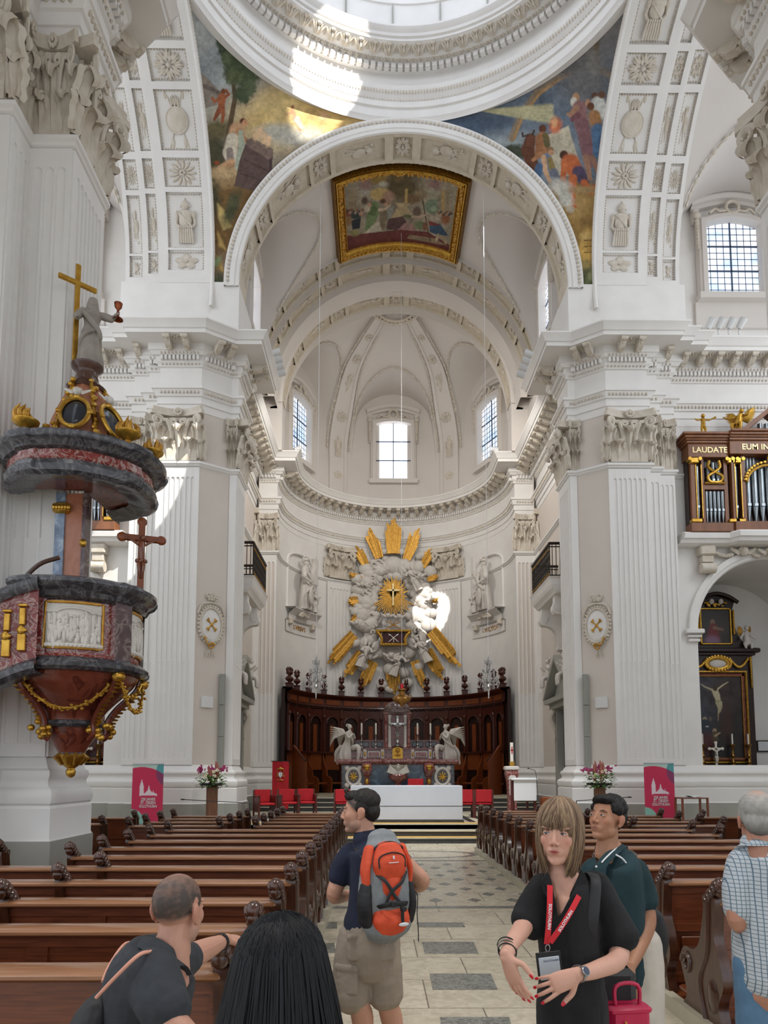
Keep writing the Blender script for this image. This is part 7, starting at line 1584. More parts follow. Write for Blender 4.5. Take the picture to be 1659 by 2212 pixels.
b.obj('bowl', M['brass'], t); MB().lathe([(.06, .56), (.07, .78), (.06, .78), (.05, .58)], 12, Mx).obj('red_glass', pm('red_glass', 'b3101c', None, rough=.1, emit=.3), t)
b = MB()
for k in range(3): a = k*2.09+.3; b.tube([(.34*cos(a), .34*sin(a), .4), (.05*cos(a), .05*sin(a), 1.6)], .008, 5, M=Mx)
b.lathe([(.1, 1.6), (.06, 1.66), (.02, 1.72)], 10, Mx); b.obj('chains', M['iron'], t); MB().tube([(cx, y, cz+1.7), (.09, 26.25, 22.35)], .007, 5).obj('wire', M['white_metal'], t)
# ================================================================ organs on the transept galleries
def flip(b, s):
    if s < 0: b.v = [(-x, y, z) for x, y, z in b.v]; b.f = [f[::-1] for f in b.f]
    return b
M['owood'] = pm('organ_case_wood', '8a5530', '724322', 5, .4, sx=(1, 1, .3)); M['pipe'] = pm('tin_organ_pipe', 'a9b0b4', '8d959a', 3, .3, metal=.75)
def pipe(b, x, y, z0, zm, z1, r):
    b = MB(); b.lathe([(r*.18, z0), (r, zm), (r*.86, zm+.01), (r, zm+.02), (r, z1), (r*.5, z1+.004), (0, z1-.1)], 9, at(x, y, 0)); b.box(x-r*.6, x+r*.6, y-r*1.05, y-r*.9, zm+.02, zm+.1); flip(b, s).obj('organ_pipe', M['pipe'], t)
for s in (1, -1):
    sd = 'right' if s > 0 else 'left'
    # gallery ledge with brackets and garlands: part of the wall
    b = MB(); rows = [[(8.55, 22.4, z), (8.55+e, 21.95-e, z), (10.0, 21.95-e, z), (10.2, 21.7-e, z), (15, 21.7-e, z), (15, 22.4, z)] for z, e in ((8.82, -.2), (8.88, -.05), (8.98, 0), (9.0, .06), (9.14, .08), (9.2, .02))]; b.grid(rows, cu=True, cap=True); tr = trim(flip(b, s), M['white'], smooth=0)
    b = MB()
    for x in (9.4, 13.3):
        b.bbox(x-.24, x+.24, 22.05, 22.45, 8.52, 8.84, .04); b.bbox(x-.18, x+.18, 22.1, 22.45, 8.3, 8.52, .02); b.tube([(x-.22, 22.15, 8.12), (x+.22, 22.15, 8.12)], .16, 14); b.bbox(x-.15, x+.15, 22.2, 22.45, 8.0, 8.3, .02)
    for cx in (11.35,):
        cherub(b, (cx-.0, 22.1, 8.62), .14)
    cherub(b, (10.55, 22.15, 8.65), .15)
    for x0, x1 in ((9.75, 10.3), (10.85, 11.2), (11.6, 13.0)):
        for k in range(int((x1-x0)/.09)): b.ell((x0+.09*k, 22.25, 8.62-.08*sin(pi*k*.09/(x1-x0))), (.08, .07, .07), n=7, m=5)
    flip(b, s).obj('gallery_ornament', M['orn'], tr)
    t = thing('organ', 'brown gilt organ case with silver pipes on the %s gallery' % sd, 'organ', (s*10.6, 22.0, 9.2)); Y = 22.0
    b = MB(); b.box(8.85, 13.4, 22.05, 22.35, 9.2, 12.0); flip(b, s).obj('case_back', M['stalld'], t, smooth=0)
    b = MB(); b.bbox(8.82, 10.15, 21.86, 22.3, 9.2, 9.48, .01); b.bbox(10.15, 13.4, 21.78, 22.3, 9.2, 9.5, .01); b.bbox(8.8, 10.05, 21.84, 22.35, 11.55, 12.0, .01); b.bbox(10.05, 13.4, 21.74, 22.35, 11.62, 12.05, .01)
    for i, (z, e) in enumerate(((11.98, .06), (12.06, .1), (12.12, .16), (12.2, .22))): b.bbox(8.8-e, 10.1, 21.84-e, 22.35, z, z+.08, .015); b.bbox(10.02, 13.4, 21.74-e, 22.35, z+.06, z+.14, .015)
    for x0, x1, y in ((8.88, 9.02, 21.92), (9.22, 9.3, 21.92), (9.92, 10.04, 21.94), (10.12, 10.2, 21.84), (10.42, 10.54, 21.84), (12.1, 12.2, 21.84), (12.5, 12.6, 21.84)): b.bbox(x0, x1, y, 22.1, 9.48, 11.6, .008)
    b.bbox(9.28, 9.95, 21.93, 22.1, 10.55, 10.72, .008)
    flip(b, s).obj('case', M['owood'], t, smooth=30)
    b = MB()                                                           # pediment
    for q in ([(10.5, 12.3), (11.33, 12.95), (11.33, 13.12), (10.3, 12.3)], [(12.16, 12.3), (11.33, 12.95), (11.33, 13.12), (12.36, 12.3)]): b.prism(q, .4, at(0, 21.7, 0))
    flip(b, s).obj('pediment', M['owood'], t, smooth=0)
    b = MB()
    for x in (8.98, 10.14, 10.32, 12.3): b.bbox(x-.12, x+.16, 21.84, 22.05, 11.36, 11.56, .03); b.tube([(x-.14, 21.82, 11.5), (x-.14, 22, 11.5)], .06, 8); b.tube([(x+.18, 21.82, 11.5), (x+.18, 22, 11.5)], .06, 8); flip(b, s).obj('gilt_capital', M['gold'], t); b = MB(); flip(b.bbox(x-.14, x+.18, 21.83, 22.05, 9.48, 9.6, .02), s).obj('gilt_foot', M['gold'], t, smooth=0); b = MB()
    for x in (9.04, 9.21, 10.22, 10.41): b.box(x-.012, x+.012, 21.83 if x > 10 else 21.9, 21.85 if x > 10 else 21.93, 9.62, 11.34); flip(b, s).obj('gilt_fillet', M['gold'], t, smooth=0); b = MB()
    b.tube(crom([(9.45, 21.88, 11.45), (9.42, 21.88, 11.25), (9.62, 21.86, 11.08), (9.84, 21.86, 10.95), (9.8, 21.88, 10.8), (9.62, 21.88, 10.76), (9.44, 21.88, 10.8), (9.4, 21.86, 10.95), (9.62, 21.86, 11.1), (9.78, 21.88, 11.25), (9.75, 21.88, 11.45)], 5), [.045]*51, 7); b.tube([(9.3, 21.88, 10.74), (9.94, 21.88, 10.74)], .03, 6); flip(b, s).obj('gilt_scroll', M['gold'], t); b = MB()
    b.tube([(11.33-.75*cos(q), 21.82, 10.75+.55*sin(q)) for q in np.linspace(0, pi, 25)], .045, 8); 
    for k in range(20): q = pi*(k+.5)/20; b.ell((11.33-.8*cos(q), 21.8, 10.78+.62*sin(q)), (.06, .04, .05), n=6, m=4)
    b.ell((11.33, 21.76, 11.48), (.14, .1, .2), n=10, m=7)
    flip(b, s).obj('gilt_arch', M['gold'], t)
    b = None
    for k in range(5): pipe(b, 9.37+.125*k, 22.0, 9.5, 9.85, 10.5, .052)
    for k in range(3): pipe(b, 9.46+.15*k, 22.0, 10.72, 10.8, 11.3+.12*(k == 1), .06)
    for x in (9.11, 9.98, 10.31): pipe(b, x, 22.0, 9.52, 9.95, 11.3, .055)
    for k in range(7): pipe(b, 10.66+.215*k, 21.98, 9.52, 10.0, 11.05+.25*sin(pi*(k+.5)/7), .09)
    for k in range(4): pipe(b, 10.6+.1*k, 22.02, 11.0, 11.05, 11.6, .045); pipe(b, 11.75+.1*k, 22.02, 11.0, 11.05, 11.6, .045)
    for k in range(2): pipe(b, 11.15+.2*k, 22.0, 12.3, 12.35, 12.7, .07)

    if s > 0:
        text('lettering', 'LAUDATE', .25, M['palegold'], t, frame((9.47, 21.83, 11.77), (1, 0, 0)) @ Matrix.Rotation(pi/2, 4, 'X'), .006, bold=.004); text('lettering', 'EUM IN CHORO', .26, M['palegold'], t, frame((11.36, 21.73, 11.83), (1, 0, 0)) @ Matrix.Rotation(pi/2, 4, 'X'), .006, bold=.004)
    c = (s*9.35, 21.95, 12.28); t2 = thing('gilt_putto', 'gilt putto with spread arms on the %s organ case corner' % sd, 'statue', c); fr = at(*c) @ Matrix.Diagonal((.8, .8, .72, 1)); b = MB(); b.bbox(-.2, .2, -.12, .12, 0, .1, .02, fr)
    b.limb([(0, 0, .42, .1, .08), (0, -.01, .6, .1, .08), (0, 0, .76, .1, .07)], 10, 3, M=fr); b.ell((0, -.02, .9), (.08, .085, .09), fr)
    for e in (-1, 1): b.limb([(e*.05, 0, .42, .06, .06), (e*.07, -.04, .26, .05, .05), (e*.04, .0, .1, .035, .035)], 8, 3, M=fr); b.limb([(e*.09, 0, .74, .04, .04), (e*.22, -.04, .7, .035, .035), (e*.32, -.06, .74, .025, .025)], 8, 3, M=fr)
    b.obj('body', M['gold'], t2); b = MB(); b.tube([(.28, -.08, .72), (.46, -.1, .8)], [.02, .05], 8, M=fr); b.obj('trumpet', M['gold'], t2)
    c = (s*10.35, 21.8, 12.3); t2 = thing('gilt_angel', 'winged gilt angel kneeling beside the %s organ pediment' % sd, 'statue', c); fr = at(*c, rz=s*-.6) @ Matrix.Diagonal((1.0, 1.0, .85, 1)); b = MB()
    b.limb([(-s*.15, .1, .05, .16, .1), (0, 0, .3, .13, .12), (s*.08, -.03, .55, .11, .09), (s*.1, -.04, .66, .09, .07)], 12, 4, M=fr); b.ell((s*.14, -.06, .78), (.07, .075, .085), fr)
    for e in (-1, 1): b.limb([(e*.05, -.03, .28, .075, .075), (e*.12, -.25, .26, .06, .06), (e*.1, -.2, .02, .04, .04)], 8, 3, M=fr); b.limb([(e*.1+s*.09, -.04, .62, .04, .04), (e*.24+s*.05, -.12, .55, .035, .035), (e*.36, -.16, .64, .025, .025)], 8, 3, M=fr)
    b.obj('body', M['gold'], t2)
    for e in (-1, 1): b = MB(); wing(b, (s*.08+e*.04, .06, .55), e, .42, fr, up=.1); b.obj('wing', M['gold'], t2)
# ================================================================ side altars in the transept chapels
for s in (1, -1):
    sd = 'right' if s > 0 else 'left'; C = 11.1
    t = thing('side_altar', 'black marble side altar with tall framed painting in the %s chapel' % sd, 'altar', (s*C, 25.0, 0))
    b = MB(); b.bbox(C-1.35, C+1.1, 24.2, 25.5, 1.62, 1.72, .02); b.bbox(C-1.3, C+1.05, 24.3, 25.5, 1.5, 1.62, .03); b.bbox(C-1.15, C+.92, 24.45, 25.5, .9, 1.5, .02); b.bbox(C-1.25, C+1.0, 24.4, 25.5, .82, .9, .02); b.bbox(C-1.1, C+.86, 24.5, 25.5, .3, .82, .04); b.bbox(C-1.4, C+1.2, 24.1, 25.6, 0, .3, .02); flip(b, s).obj('mensa_block', M['blackm'], t)
    b = MB(); b.tube([(C-.12+.2*cos(q), 24.43, 1.2+.2*sin(q)) for q in np.linspace(0, 6.283, 25)[:-1]], .025, 6, closed=True)
    for k in range(4): q = k*pi/4; b.tube([(C-.12-.2*cos(q), 24.43, 1.2-.2*sin(q)), (C-.12+.2*cos(q), 24.43, 1.2+.2*sin(q))], .02, 6)
    for e in (-1, 1): b.tube([(C-.12+e*(.32+.08*cos(q)), 24.43, 1.2+.26*sin(q)) for q in np.linspace(-pi/2, pi/2, 9)], .02, 6); b.tube([(C-.12+e*.4, 24.44, .94), (C-.12+e*.98, 24.44, .94)], .02, 6)
    for k in range(30): b.ell((C-1.2+.077*k, 24.3, 1.48), (.035, .03, .05), n=5, m=4)
    flip(b, s).obj('white_inlay', M['marble'], t)
    b = MB(); b.bbox(C-1.2, C+.95, 24.6, 25.5, 1.72, 1.98, .02); b.bbox(C-1.25, C+1.0, 24.62, 25.5, 1.9, 1.98, .02)
    b.box(C-1.3, C+1.0, 25.0, 25.5, 1.98, 6.0); b.bbox(C-1.5, C+1.25, 24.85, 25.5, 5.95, 6.1, .03); b.bbox(C-1.4, C+1.1, 24.92, 25.5, 5.85, 5.95, .02)
    q = [(C-1.35, 6.1), (C+1.1, 6.1), (C+1.05, 6.2)]+[(C+1.05-.6*sin(a), 6.2+1.0*(1-cos(a))) for a in np.linspace(.2, pi/2, 8)]+[(C+.42, 7.5), (C+.5, 7.75), (C+.3, 7.9), (C-.15, 8.0), (C-.6, 7.9), (C-.8, 7.75), (C-.72, 7.5)]+[(C-1.35+.6*sin(a), 6.2+1.0*(1-cos(a))) for a in np.linspace(pi/2, .2, 8)]
    b.prism(q, .4, at(0, 25.05, 0)); b.tube(crom([(C-.9, 25.0, 7.72), (C-.5, 24.95, 7.92), (C-.15, 24.95, 8.02), (C+.25, 24.95, 7.92), (C+.6, 25.0, 7.72)], 4), .07, 8)
    flip(b, s).obj('retable', M['stalld'], t, smooth=0)
    def canvas(x0, x1, z0, z1, y, nx, nz, lowname):
        b = MB().grid([[(x0+(x1-x0)*i/nx, y, z0+(z1-z0)*j/nz) for i in range(nx+1)] for j in range(nz+1)]); return b
    b = canvas(C-.95, C+.55, 2.35, 5.1, 24.97, 90, 160, ''); A_ = np.array(b.v); u = (A_[:, 0]-(C-.95))/1.5*420+90; v = 840+(5.1-A_[:, 2])/2.75*790
    p = Paint(u, v, '2c2726'); p.ell(150, 1000, 160, 260, '3f4250', soft=1.2); p.ell(330, 1000, 160, 160, '40332f', soft=1.2); p.clouds('1d1918', .012, .45, .7, 2, .8)
    if s > 0:
        p.cap([(125, 910), (165, 938), (215, 960), (250, 975)], [4, 7, 9, 12], 'a79d80'); p.cap([(390, 890), (340, 920), (300, 950), (270, 972)], [4, 7, 8, 12], 'b5ab8c'); p.cap([(262, 985), (275, 1020), (285, 1060), (288, 1090)], [30, 30, 24, 24], 'b7ad8e'); p.ell(262, 950, 22, 30, '3a2c24'); p.ell(290, 1090, 34, 20, '8f8668'); p.cap([(280, 1100), (295, 1150), (285, 1200)], [18, 14, 9], 'a79d7e'); p.cap([(310, 1095), (312, 1140), (300, 1180)], [15, 12, 8], 'b0a686'); p.cap([(282, 1200), (278, 1270)], [8, 5], '8d7a62')
        p.ell(150, 1260, 22, 26, '9a8a70'); p.cap([(150, 1290), (165, 1400)], [34, 46], '26303a'); p.ell(170, 1330, 16, 8, 'a7aaa8'); p.ell(205, 1255, 16, 22, '5d5046'); p.ell(240, 1375, 20, 28, 'a58a6c'); p.cap([(240, 1400), (235, 1450)], [26, 40], '4d4630'); p.cap([(245, 1420), (290, 1390)], [12, 7], 'a58a6c'); p.ell(170, 1500, 60, 110, '4a2020', soft=.7); p.ell(360, 1300, 60, 160, '3a2320', soft=1.)
    else:
        p.ell(350, 1000, 200, 120, '5d6a78', soft=1.2, jag=.5); p.ell(360, 1130, 180, 120, '8a6a40', soft=1.2, jag=.4); p.cap([(300, 1200), (320, 1420)], [46, 70], '2a3346'); p.ell(300, 1170, 24, 28, '5a4032'); p.cap([(330, 1250), (420, 1130)], [16, 8], '3a3a44'); p.cap([(380, 1250), (470, 1060)], 4, '2a221c'); p.ell(260, 1520, 160, 90, '5c2420', soft=.9, jag=.4); p.cap([(230, 1320), (210, 1480)], [40, 60], '4d3a2c')
    if s < 0: p.u = p.u
    o = flip(b, s).obj('altar_painting', M['oil'], t, col=p.c)
    b = canvas(C-.68, C+.28, 6.3, 7.45, 25.02, 60, 70, ''); A_ = np.array(b.v); u = (A_[:, 0]-(C-.68))/.96; v = (7.45-A_[:, 2])/1.15
    p = Paint(u*100, v*120, '25211f'); p.ell(60, 60, 60, 50, '3d3530', soft=1.2); p.ell(40, 45, 9, 11, '7d6450'); p.cap([(42, 65), (40, 105)], [16, 24], '6d2428'); p.cap([(45, 65), (75, 72)], [6, 4], '7d5f4c'); p.ell(36, 115, 26, 20, '7d5f78', soft=.8)
    flip(b, s).obj('upper_painting', M['oil'], t, col=p.c)
    def rect(b, x0, x1, z0, z1, y, r, r2=None):
        for (xa, za, xb, zb) in ((x0, z0, x1, z0), (x1, z0, x1, z1), (x1, z1, x0, z1), (x0, z1, x0, z0)): b.bbox(min(xa, xb)-r, max(xa, xb)+r, y-r, y+.03, min(za, zb)-r, max(za, zb)+r, r*.4)
        return b
    b = rect(MB(), C-1.02, C+.62, 2.28, 5.17, 24.98, .055); flip(b, s).obj('painting_frame', M['brownm'], t)
    b = rect(MB(), C-1.12, C+.74, 2.18, 5.28, 24.97, .035); rect(b, C-.72, C+.32, 6.26, 7.49, 25.01, .03); rect(b, C-.98, C+.58, 2.32, 5.13, 24.94, .012)
    for k in range(60): b.ell((C+.74, 24.93, 2.2+3.06*k/59), (.035, .03, .03), n=6, m=4); b.ell((C-1.12+1.86*k/59, 24.93, 5.28), (.03, .03, .035), n=6, m=4)
    b.tube([(C-.22+.36*cos(q), 24.93, 5.56+.2*sin(q)) for q in np.linspace(0, 6.283, 29)[:-1]], .07, 8, closed=True)
    for k in range(24): q = 2*pi*k/24; b.ell((C-.22+.43*cos(q), 24.9, 5.56+.25*sin(q)), (.06, .05, .06), n=6, m=4)
    for e in (-1, 1):
        for k in range(16): f = k/15; b.ell((C-.2+e*(.4+.62*f), 24.93, 5.72-.28*sin(pi*f)), (.05, .05, .05), n=6, m=4)
        for k in range(12): b.ell((C-.19+e*1.1, 24.93, 5.75-.09*k), (.05-.002*k, .05, .06), n=6, m=4); b.ell((C-.2+e*.62, 24.98, 7.4-.07*k), (.04, .04, .045), n=6, m=4)
        b.tube([(C-.2+e*.14, 24.95, 7.72), (C-.2+e*.4, 24.95, 7.68)], .03, 6)
    for k in range(14): b.ell((C-.2+rnd.uniform(-.3, .3), 24.95, 7.58+.08*rnd.random()), (.05, .04, .04), n=6, m=4)
    flip(b, s).obj('gilt_ornament', M['gold'], t); b = MB(); b.ell((C-.22, 24.95, 5.56), (.32, .05, .16), n=18, m=8)
    for e in (-1, 1): head(b, (C-.2+e*.16, 24.9, 7.72), .1)
    flip(b, s).obj('white_cartouche', M['marble'], t)
    c = (s*(C+.82), 24.95, 6.12); t2 = thing('white_cherub', 'white plaster cherub with gilt wings on the %s side altar' % sd, 'statue', c); fr = at(*c); b = MB(); b.limb([(0, 0, .15, .13, .11), (0, 0, .38, .12, .1), (0, 0, .52, .1, .08)], 10, 3, M=fr); cherub(b, (0, -.04, .68), .09, fr, .01)
    for e in (-1, 1): b.limb([(e*.06, 0, .15, .07, .07), (e*.12, -.12, .1, .06, .06), (e*.1, -.14, -.02, .04, .04)], 8, 3, M=fr); b.limb([(e*.1, 0, .5, .045, .045), (e*.2, -.06, .36, .04, .04), (e*.26, -.12, .3, .03, .03)], 8, 3, M=fr)
    b.obj('body', M['statue'], t2)
    for e in (-1, 1): b = MB(); wing(b, (e*.05, .06, .5), e, .26, fr); b.obj('wing', M['goldf'], t2)
    # crucifix and candles on the mensa
    crucifix('altar_crucifix', 'small ivory and gilt crucifix on the %s side altar' % sd, (s*(C-.52), 24.35, 1.98) if 0 else (s*(C-.5), 24.75, 1.98), .85, (M['wax'], M['wax'], M['gold']))
    for k, x in enumerate((-.93, .08, .62)):
        candlestick((s*(C+x), 24.78, 1.98), .8, .35, 'gilt candlestick with white candle on the %s side altar, %s from the aisle' % (sd, NTH[k]), M['brass'], 'gilt candlesticks on the side altars', r=.028)
b = MB().bbox(12.4, 12.85, 25.52, 25.6, 2.55, 2.95, .01); o = tag(b.obj('framed_notice', M['stalld']), 'small framed notice on the wall right of the right side altar', 'sign'); MB().box(12.44, 12.81, 25.51, 25.525, 2.59, 2.91).obj('sheet', M['paper'], o, smooth=0)
# ================================================================ people
def remesh(b, vox, smooth=3, sfac=.5):
    me = bpy.data.meshes.new('tmp'); me.from_pydata(b.v, [], b.f); me.validate(); o = bpy.data.objects.new('tmp', me); COL.objects.link(o)
    m = o.modifiers.new('r', 'REMESH'); m.mode = 'VOXEL'; m.voxel_size = vox; m.adaptivity = 0
    if smooth: q = o.modifiers.new('s', 'SMOOTH'); q.iterations = smooth; q.factor = sfac
    dg = bpy.context.evaluated_depsgraph_get(); ev = o.evaluated_get(dg); em = bpy.data.meshes.new_from_object(ev)
    n = len(em.vertices); co = np.empty(n*3, np.float32); em.vertices.foreach_get('co', co); no = np.empty(n*3, np.float32); em.vertices.foreach_get('normal', no)
    k = len(em.loops); li = np.empty(k, np.int32); em.loops.foreach_get('vertex_index', li); ls = np.empty(len(em.polygons), np.int32); em.polygons.foreach_get('loop_start', ls)
    ls = list(ls)+[k]; li = li.tolist(); fs = [tuple(li[ls[i]:ls[i+1]]) for i in range(len(ls)-1)]
    bpy.data.objects.remove(o); bpy.data.meshes.remove(me); bpy.data.meshes.remove(em)
    return co.reshape(-1, 3).astype(float), no.reshape(-1, 3).astype(float), fs
def n3(p, s, seed=0):
    "cheap 3D noise in -0.5..0.5"
    return (fbm(p[:, 0]+.37*p[:, 1], p[:, 2]+.21*p[:, 1], s, seed, 3)+fbm(p[:, 1]-.3*p[:, 0], p[:, 2]-.4*p[:, 0], s, seed+5, 3))/2-.5
def meshobj(name, co, fs, mat, parent, col=None):
    b = MB(); b.v = [tuple(p) for p in co]; b.f = fs; return b.obj(name, mat, parent, smooth=180, col=col)
def cloth(name, b, mat, parent, vox=.007, smooth=6, fold=.006, fs=14, seed=1, cut=None, asp=(1, 1, 1), col=None, snap=None):
    co, no, f = remesh(b, vox, smooth); q = co*np.array(asp)
    d = fold*(n3(q, fs, seed)*2+.6*n3(q, fs*2.3, seed+3)); co = co+no*d[:, None]
    if cut is not None:
        bad = cut(co, no); f = [t for t in f if not all(bad[i] for i in t)]
        if snap is not None:
            use = {i for t in f for i in t if bad[i]}; u, v = proj(co)
            for i in use:
                best = None
                for k in range(len(snap)):
                    (x0, y0), (x1, y1) = snap[k], snap[(k+1) % len(snap)]; dx, dy = x1-x0, y1-y0; tt = min(1, max(0, ((u[i]-x0)*dx+(v[i]-y0)*dy)/(dx*dx+dy*dy))); q = (x0+tt*dx, y0+tt*dy); dd = (q[0]-u[i])**2+(q[1]-v[i])**2
                    if best is None or dd < best[0]: best = (dd, q)
                if best[0] < 60: co[i] = P(best[1][0], best[1][1], y=co[i][1])
    c = None if col is None else col(co, no)
    return meshobj(name, co, f, mat, parent, c)
SKINM = vmat('skin', .5, .35, sss=.08); HAIRM = vmat('hair', .5, .25); CLOTHM = vmat('dyed_cloth', .85, .2, bump=.1, bscale=300)
def headmesh(b, Mx, fem=False, k=1.):
    E = lambda c, r, n=20, m=14: b.ell(c, r, Mx, n=n, m=m)
    E((0, .012, .036), (.076, .098, .09), 28, 20); E((0, -.03, -.018), (.064, .07, .1), 28, 20)
    E((0, -.03, -.072), (.049 if fem else .055, .054, .048)); E((0, -.0765, -.103), (.022 if fem else .027, .02, .019)); E((0, -.045, -.095), (.037, .045, .028))
    for s in (-1, 1):
        E((s*.038, -.054, -.022), (.026, .031, .034)); E((s*.028, -.082, .0255), (.027, .015, .007)); E((s*.0125, -.103, -.036), (.0075, .01, .008)); E((s*.031, -.0825, .0035), (.0185, .0115, .0125))
        E((s*.079, .018, -.004), (.009, .023, .033)); E((s*.083, .026, .004), (.007, .018, .024)); E((s*.076, .008, -.034), (.009, .011, .012)); E((s*.041, -.018, -.066), (.018 if fem else .022, .042, .036))
    b.limb([(0, -.084, .022, .0075, .01), (0, -.1, -.008, .0088, .012), (0, -.1125, -.03, .0105, .0115)], 12, 4, M=Mx)
    E((0, -.0745, -.062), (.035, .0265, .032)); E((0, -.0965, -.0615), (.023, .0085, .0052)); E((0, -.095, -.0722), (.0195, .0095, .0064))
    b.limb([(0, .018, -.05, .05, .055), (0, .028, -.12, .05 if fem else .058, .056), (0, .035, -.19, .062 if fem else .07, .062)], 18, 4, M=Mx)
def facecol(co, Mx, skin, lips='a8594f', brow='4a382c', stub=None, scalp=None, blush=.25, brows=1.):
    "vertex colours of the skin: lips, eyebrows, stubble, cropped hair"
    Mi = np.array(Mx.inverted()); L = co @ Mi[:3, :3].T+Mi[:3, 3]; x, y, z = L.T
    c = np.tile(np.array(lin(skin)), (len(co), 1)); mx = lambda w, col: c.__iadd__((np.array(lin(col))-c)*np.clip(w, 0, 1)[:, None])
    near = (np.abs(x) < .12) & (z > -.16) & (z < .16) & (y < .16); fr = near & (y < -.05)
    c *= (1+.12*n3(co, 40, 3))[:, None]
    mx(blush*fr*np.exp(-((np.abs(x)-.042)/.02)**2-((z+.03)/.02)**2), 'c0705f'); mx(.25*fr*np.exp(-(x/.012)**2-((z+.03)/.014)**2), 'b8685a')
    mx(near*.35*np.exp(-((np.abs(x)-.08)/.012)**2-(z/.04)**2), 'b0604f')
    if stub: mx(.55*near*np.exp(-((z+.085)/.034)**2-(np.clip(y+.02, 0, 1)/.03)**2), stub)
    mx(fr*np.clip(1.6-np.hypot(x/.024, (z+.067)/.011)*1.6, 0, 1), lips); mx(fr*np.clip(1.2-np.hypot(x/.022, (z+.0665)/.0022)*1.2, 0, 1), '4f2622')
    bz = .0285-.006*((np.abs(x)-.03)/.02)**2; mx(brows*fr*(y < -.07)*np.clip(1.5-np.hypot((np.abs(x)-.032)/.021, (z-bz)/.0068)*1.3, 0, 1), brow)
    mx(.35*fr*np.exp(-((np.abs(x)-.031)/.018)**2-((z-.012)/.006)**2), '8a5a48'); mx(.7*fr*np.exp(-((np.abs(x)-.009)/.004)**2-((z+.043)/.003)**2), '5a2c24')
    if scalp:
        sc, lo, top = scalp; hl = lo+.0*x; edge = (z-(.075*np.clip((-y-.02)/.08, 0, 1)+(-.03)*np.clip((y+.02)/.1, 0, 1)+.0))
        w = near*(np.abs(x) < .0745)*np.clip((edge-.0)/.02, 0, 1)*(.95+.7*n3(co, 60, 2)); w = w*(1-top*np.exp(-((x)/.05)**2-((y-.0)/.07)**2)*(z > .06)); mx(w, sc)
    return c
def eyes(parent, Mx, iris='3a2a1e', gx=0.):
    for s in (-1, 1):
        b = MB().ell((0, 0, 0), (.0132, .0082, .0054), n=24, m=16, R=Matrix.Rotation(s*.06, 4, 'Y')); A = np.array(b.v); x, y, z = A.T
        c = np.tile(np.array(lin('c4bab2')), (len(A), 1)); f = (y < 0); d = np.hypot(x-gx, z-.0008); c[(d < .0060) & f] = lin(iris); c[(d < .0028) & f] = lin('0c0a09'); c[(np.hypot(x/.0132, z/.0054) > .7) & (z > -.0005)] = lin('2a1d18')
        o = MB(); o.add(b.v, b.f, Mx @ Matrix.Translation((s*.0312, -.0893, .0035))); o.obj('eye', EYEM, parent, smooth=180, col=c)
EYEM = vmat('eyeball', .15, .5)
def hand(b, W, F, N, side, curl=(.3, .3, .35, .4), thumb=(.6, .5), spread=.12, s=1., nails=None):
    W, F, N = V(W), V(F).normalized(), V(N); N = (N-F*N.dot(F)).normalized(); T = F.cross(N)*side
    pw = lambda f, t, n: W+F*f*s+T*t*s+N*n*s
    b.limb([(*pw(-.015, 0, 0), .024*s, .018*s), (*pw(.03, .002, .002), .034*s, .016*s), (*pw(.07, 0, .002), .038*s, .013*s), (*pw(.088, 0, 0), .036*s, .011*s)], 16, 4, up=N)
    for i, (t, L, r) in enumerate(((.029, .072, .0082), (.0098, .08, .0086), (-.0095, .074, .0082), (-.028, .058, .0072))):
        p = pw(.086-.006*(i == 3)-.003*(i == 0), t, 0); a = 0.; d0 = (F+T*spread*(1.5-i)*.9).normalized(); pts = [p-d0*.012*s]; c = curl[i]
        for j, l in enumerate((.46, .3, .24)):
            a += c*(1.0 if j else .8); d = d0*cos(a)-N*sin(a); p = p+d*L*l*s; pts.append(p)
        b.limb([(*q, r*s*w, r*s*w) for q, w in zip(pts, (1.08, 1.0, .92, .78))], 10, 3)
        if nails is not None: nails.append((pts[-1]+(d0*sin(a)+N*cos(a))*r*s*.62+d*.002, d, d0*sin(a)+N*cos(a), r*s))
    p = pw(.018, .026, -.006); d = (F*.55+T*thumb[0]-N*.25).normalized(); pts = [pw(.0, .012, -.004), p, p+d*.034*s]; d2 = (F*.9+T*thumb[0]*.5-N*thumb[1]*.3).normalized(); pts += [pts[-1]+d2*.028*s]; pts += [pts[-1]+d2*.022*s]
    b.limb([(*q, r_*s, r_*s) for q, r_ in zip(pts, (.016, .0145, .0112, .0105, .0085))], 10, 3)
    if nails is not None: nails.append((pts[-1]+N*.006*s, d2, N, .0095*s))
def nailmesh(nails, mat, parent):
    b = MB()
    for p, d, n, r in nails: b.mb(MB().ell((0, 0, 0), (r*.75, r*.32, r*1.25), n=10, m=7), F3(p, d.cross(n).normalized(), n.normalized(), d.normalized()))
    return b.obj('fingernail', mat, parent)
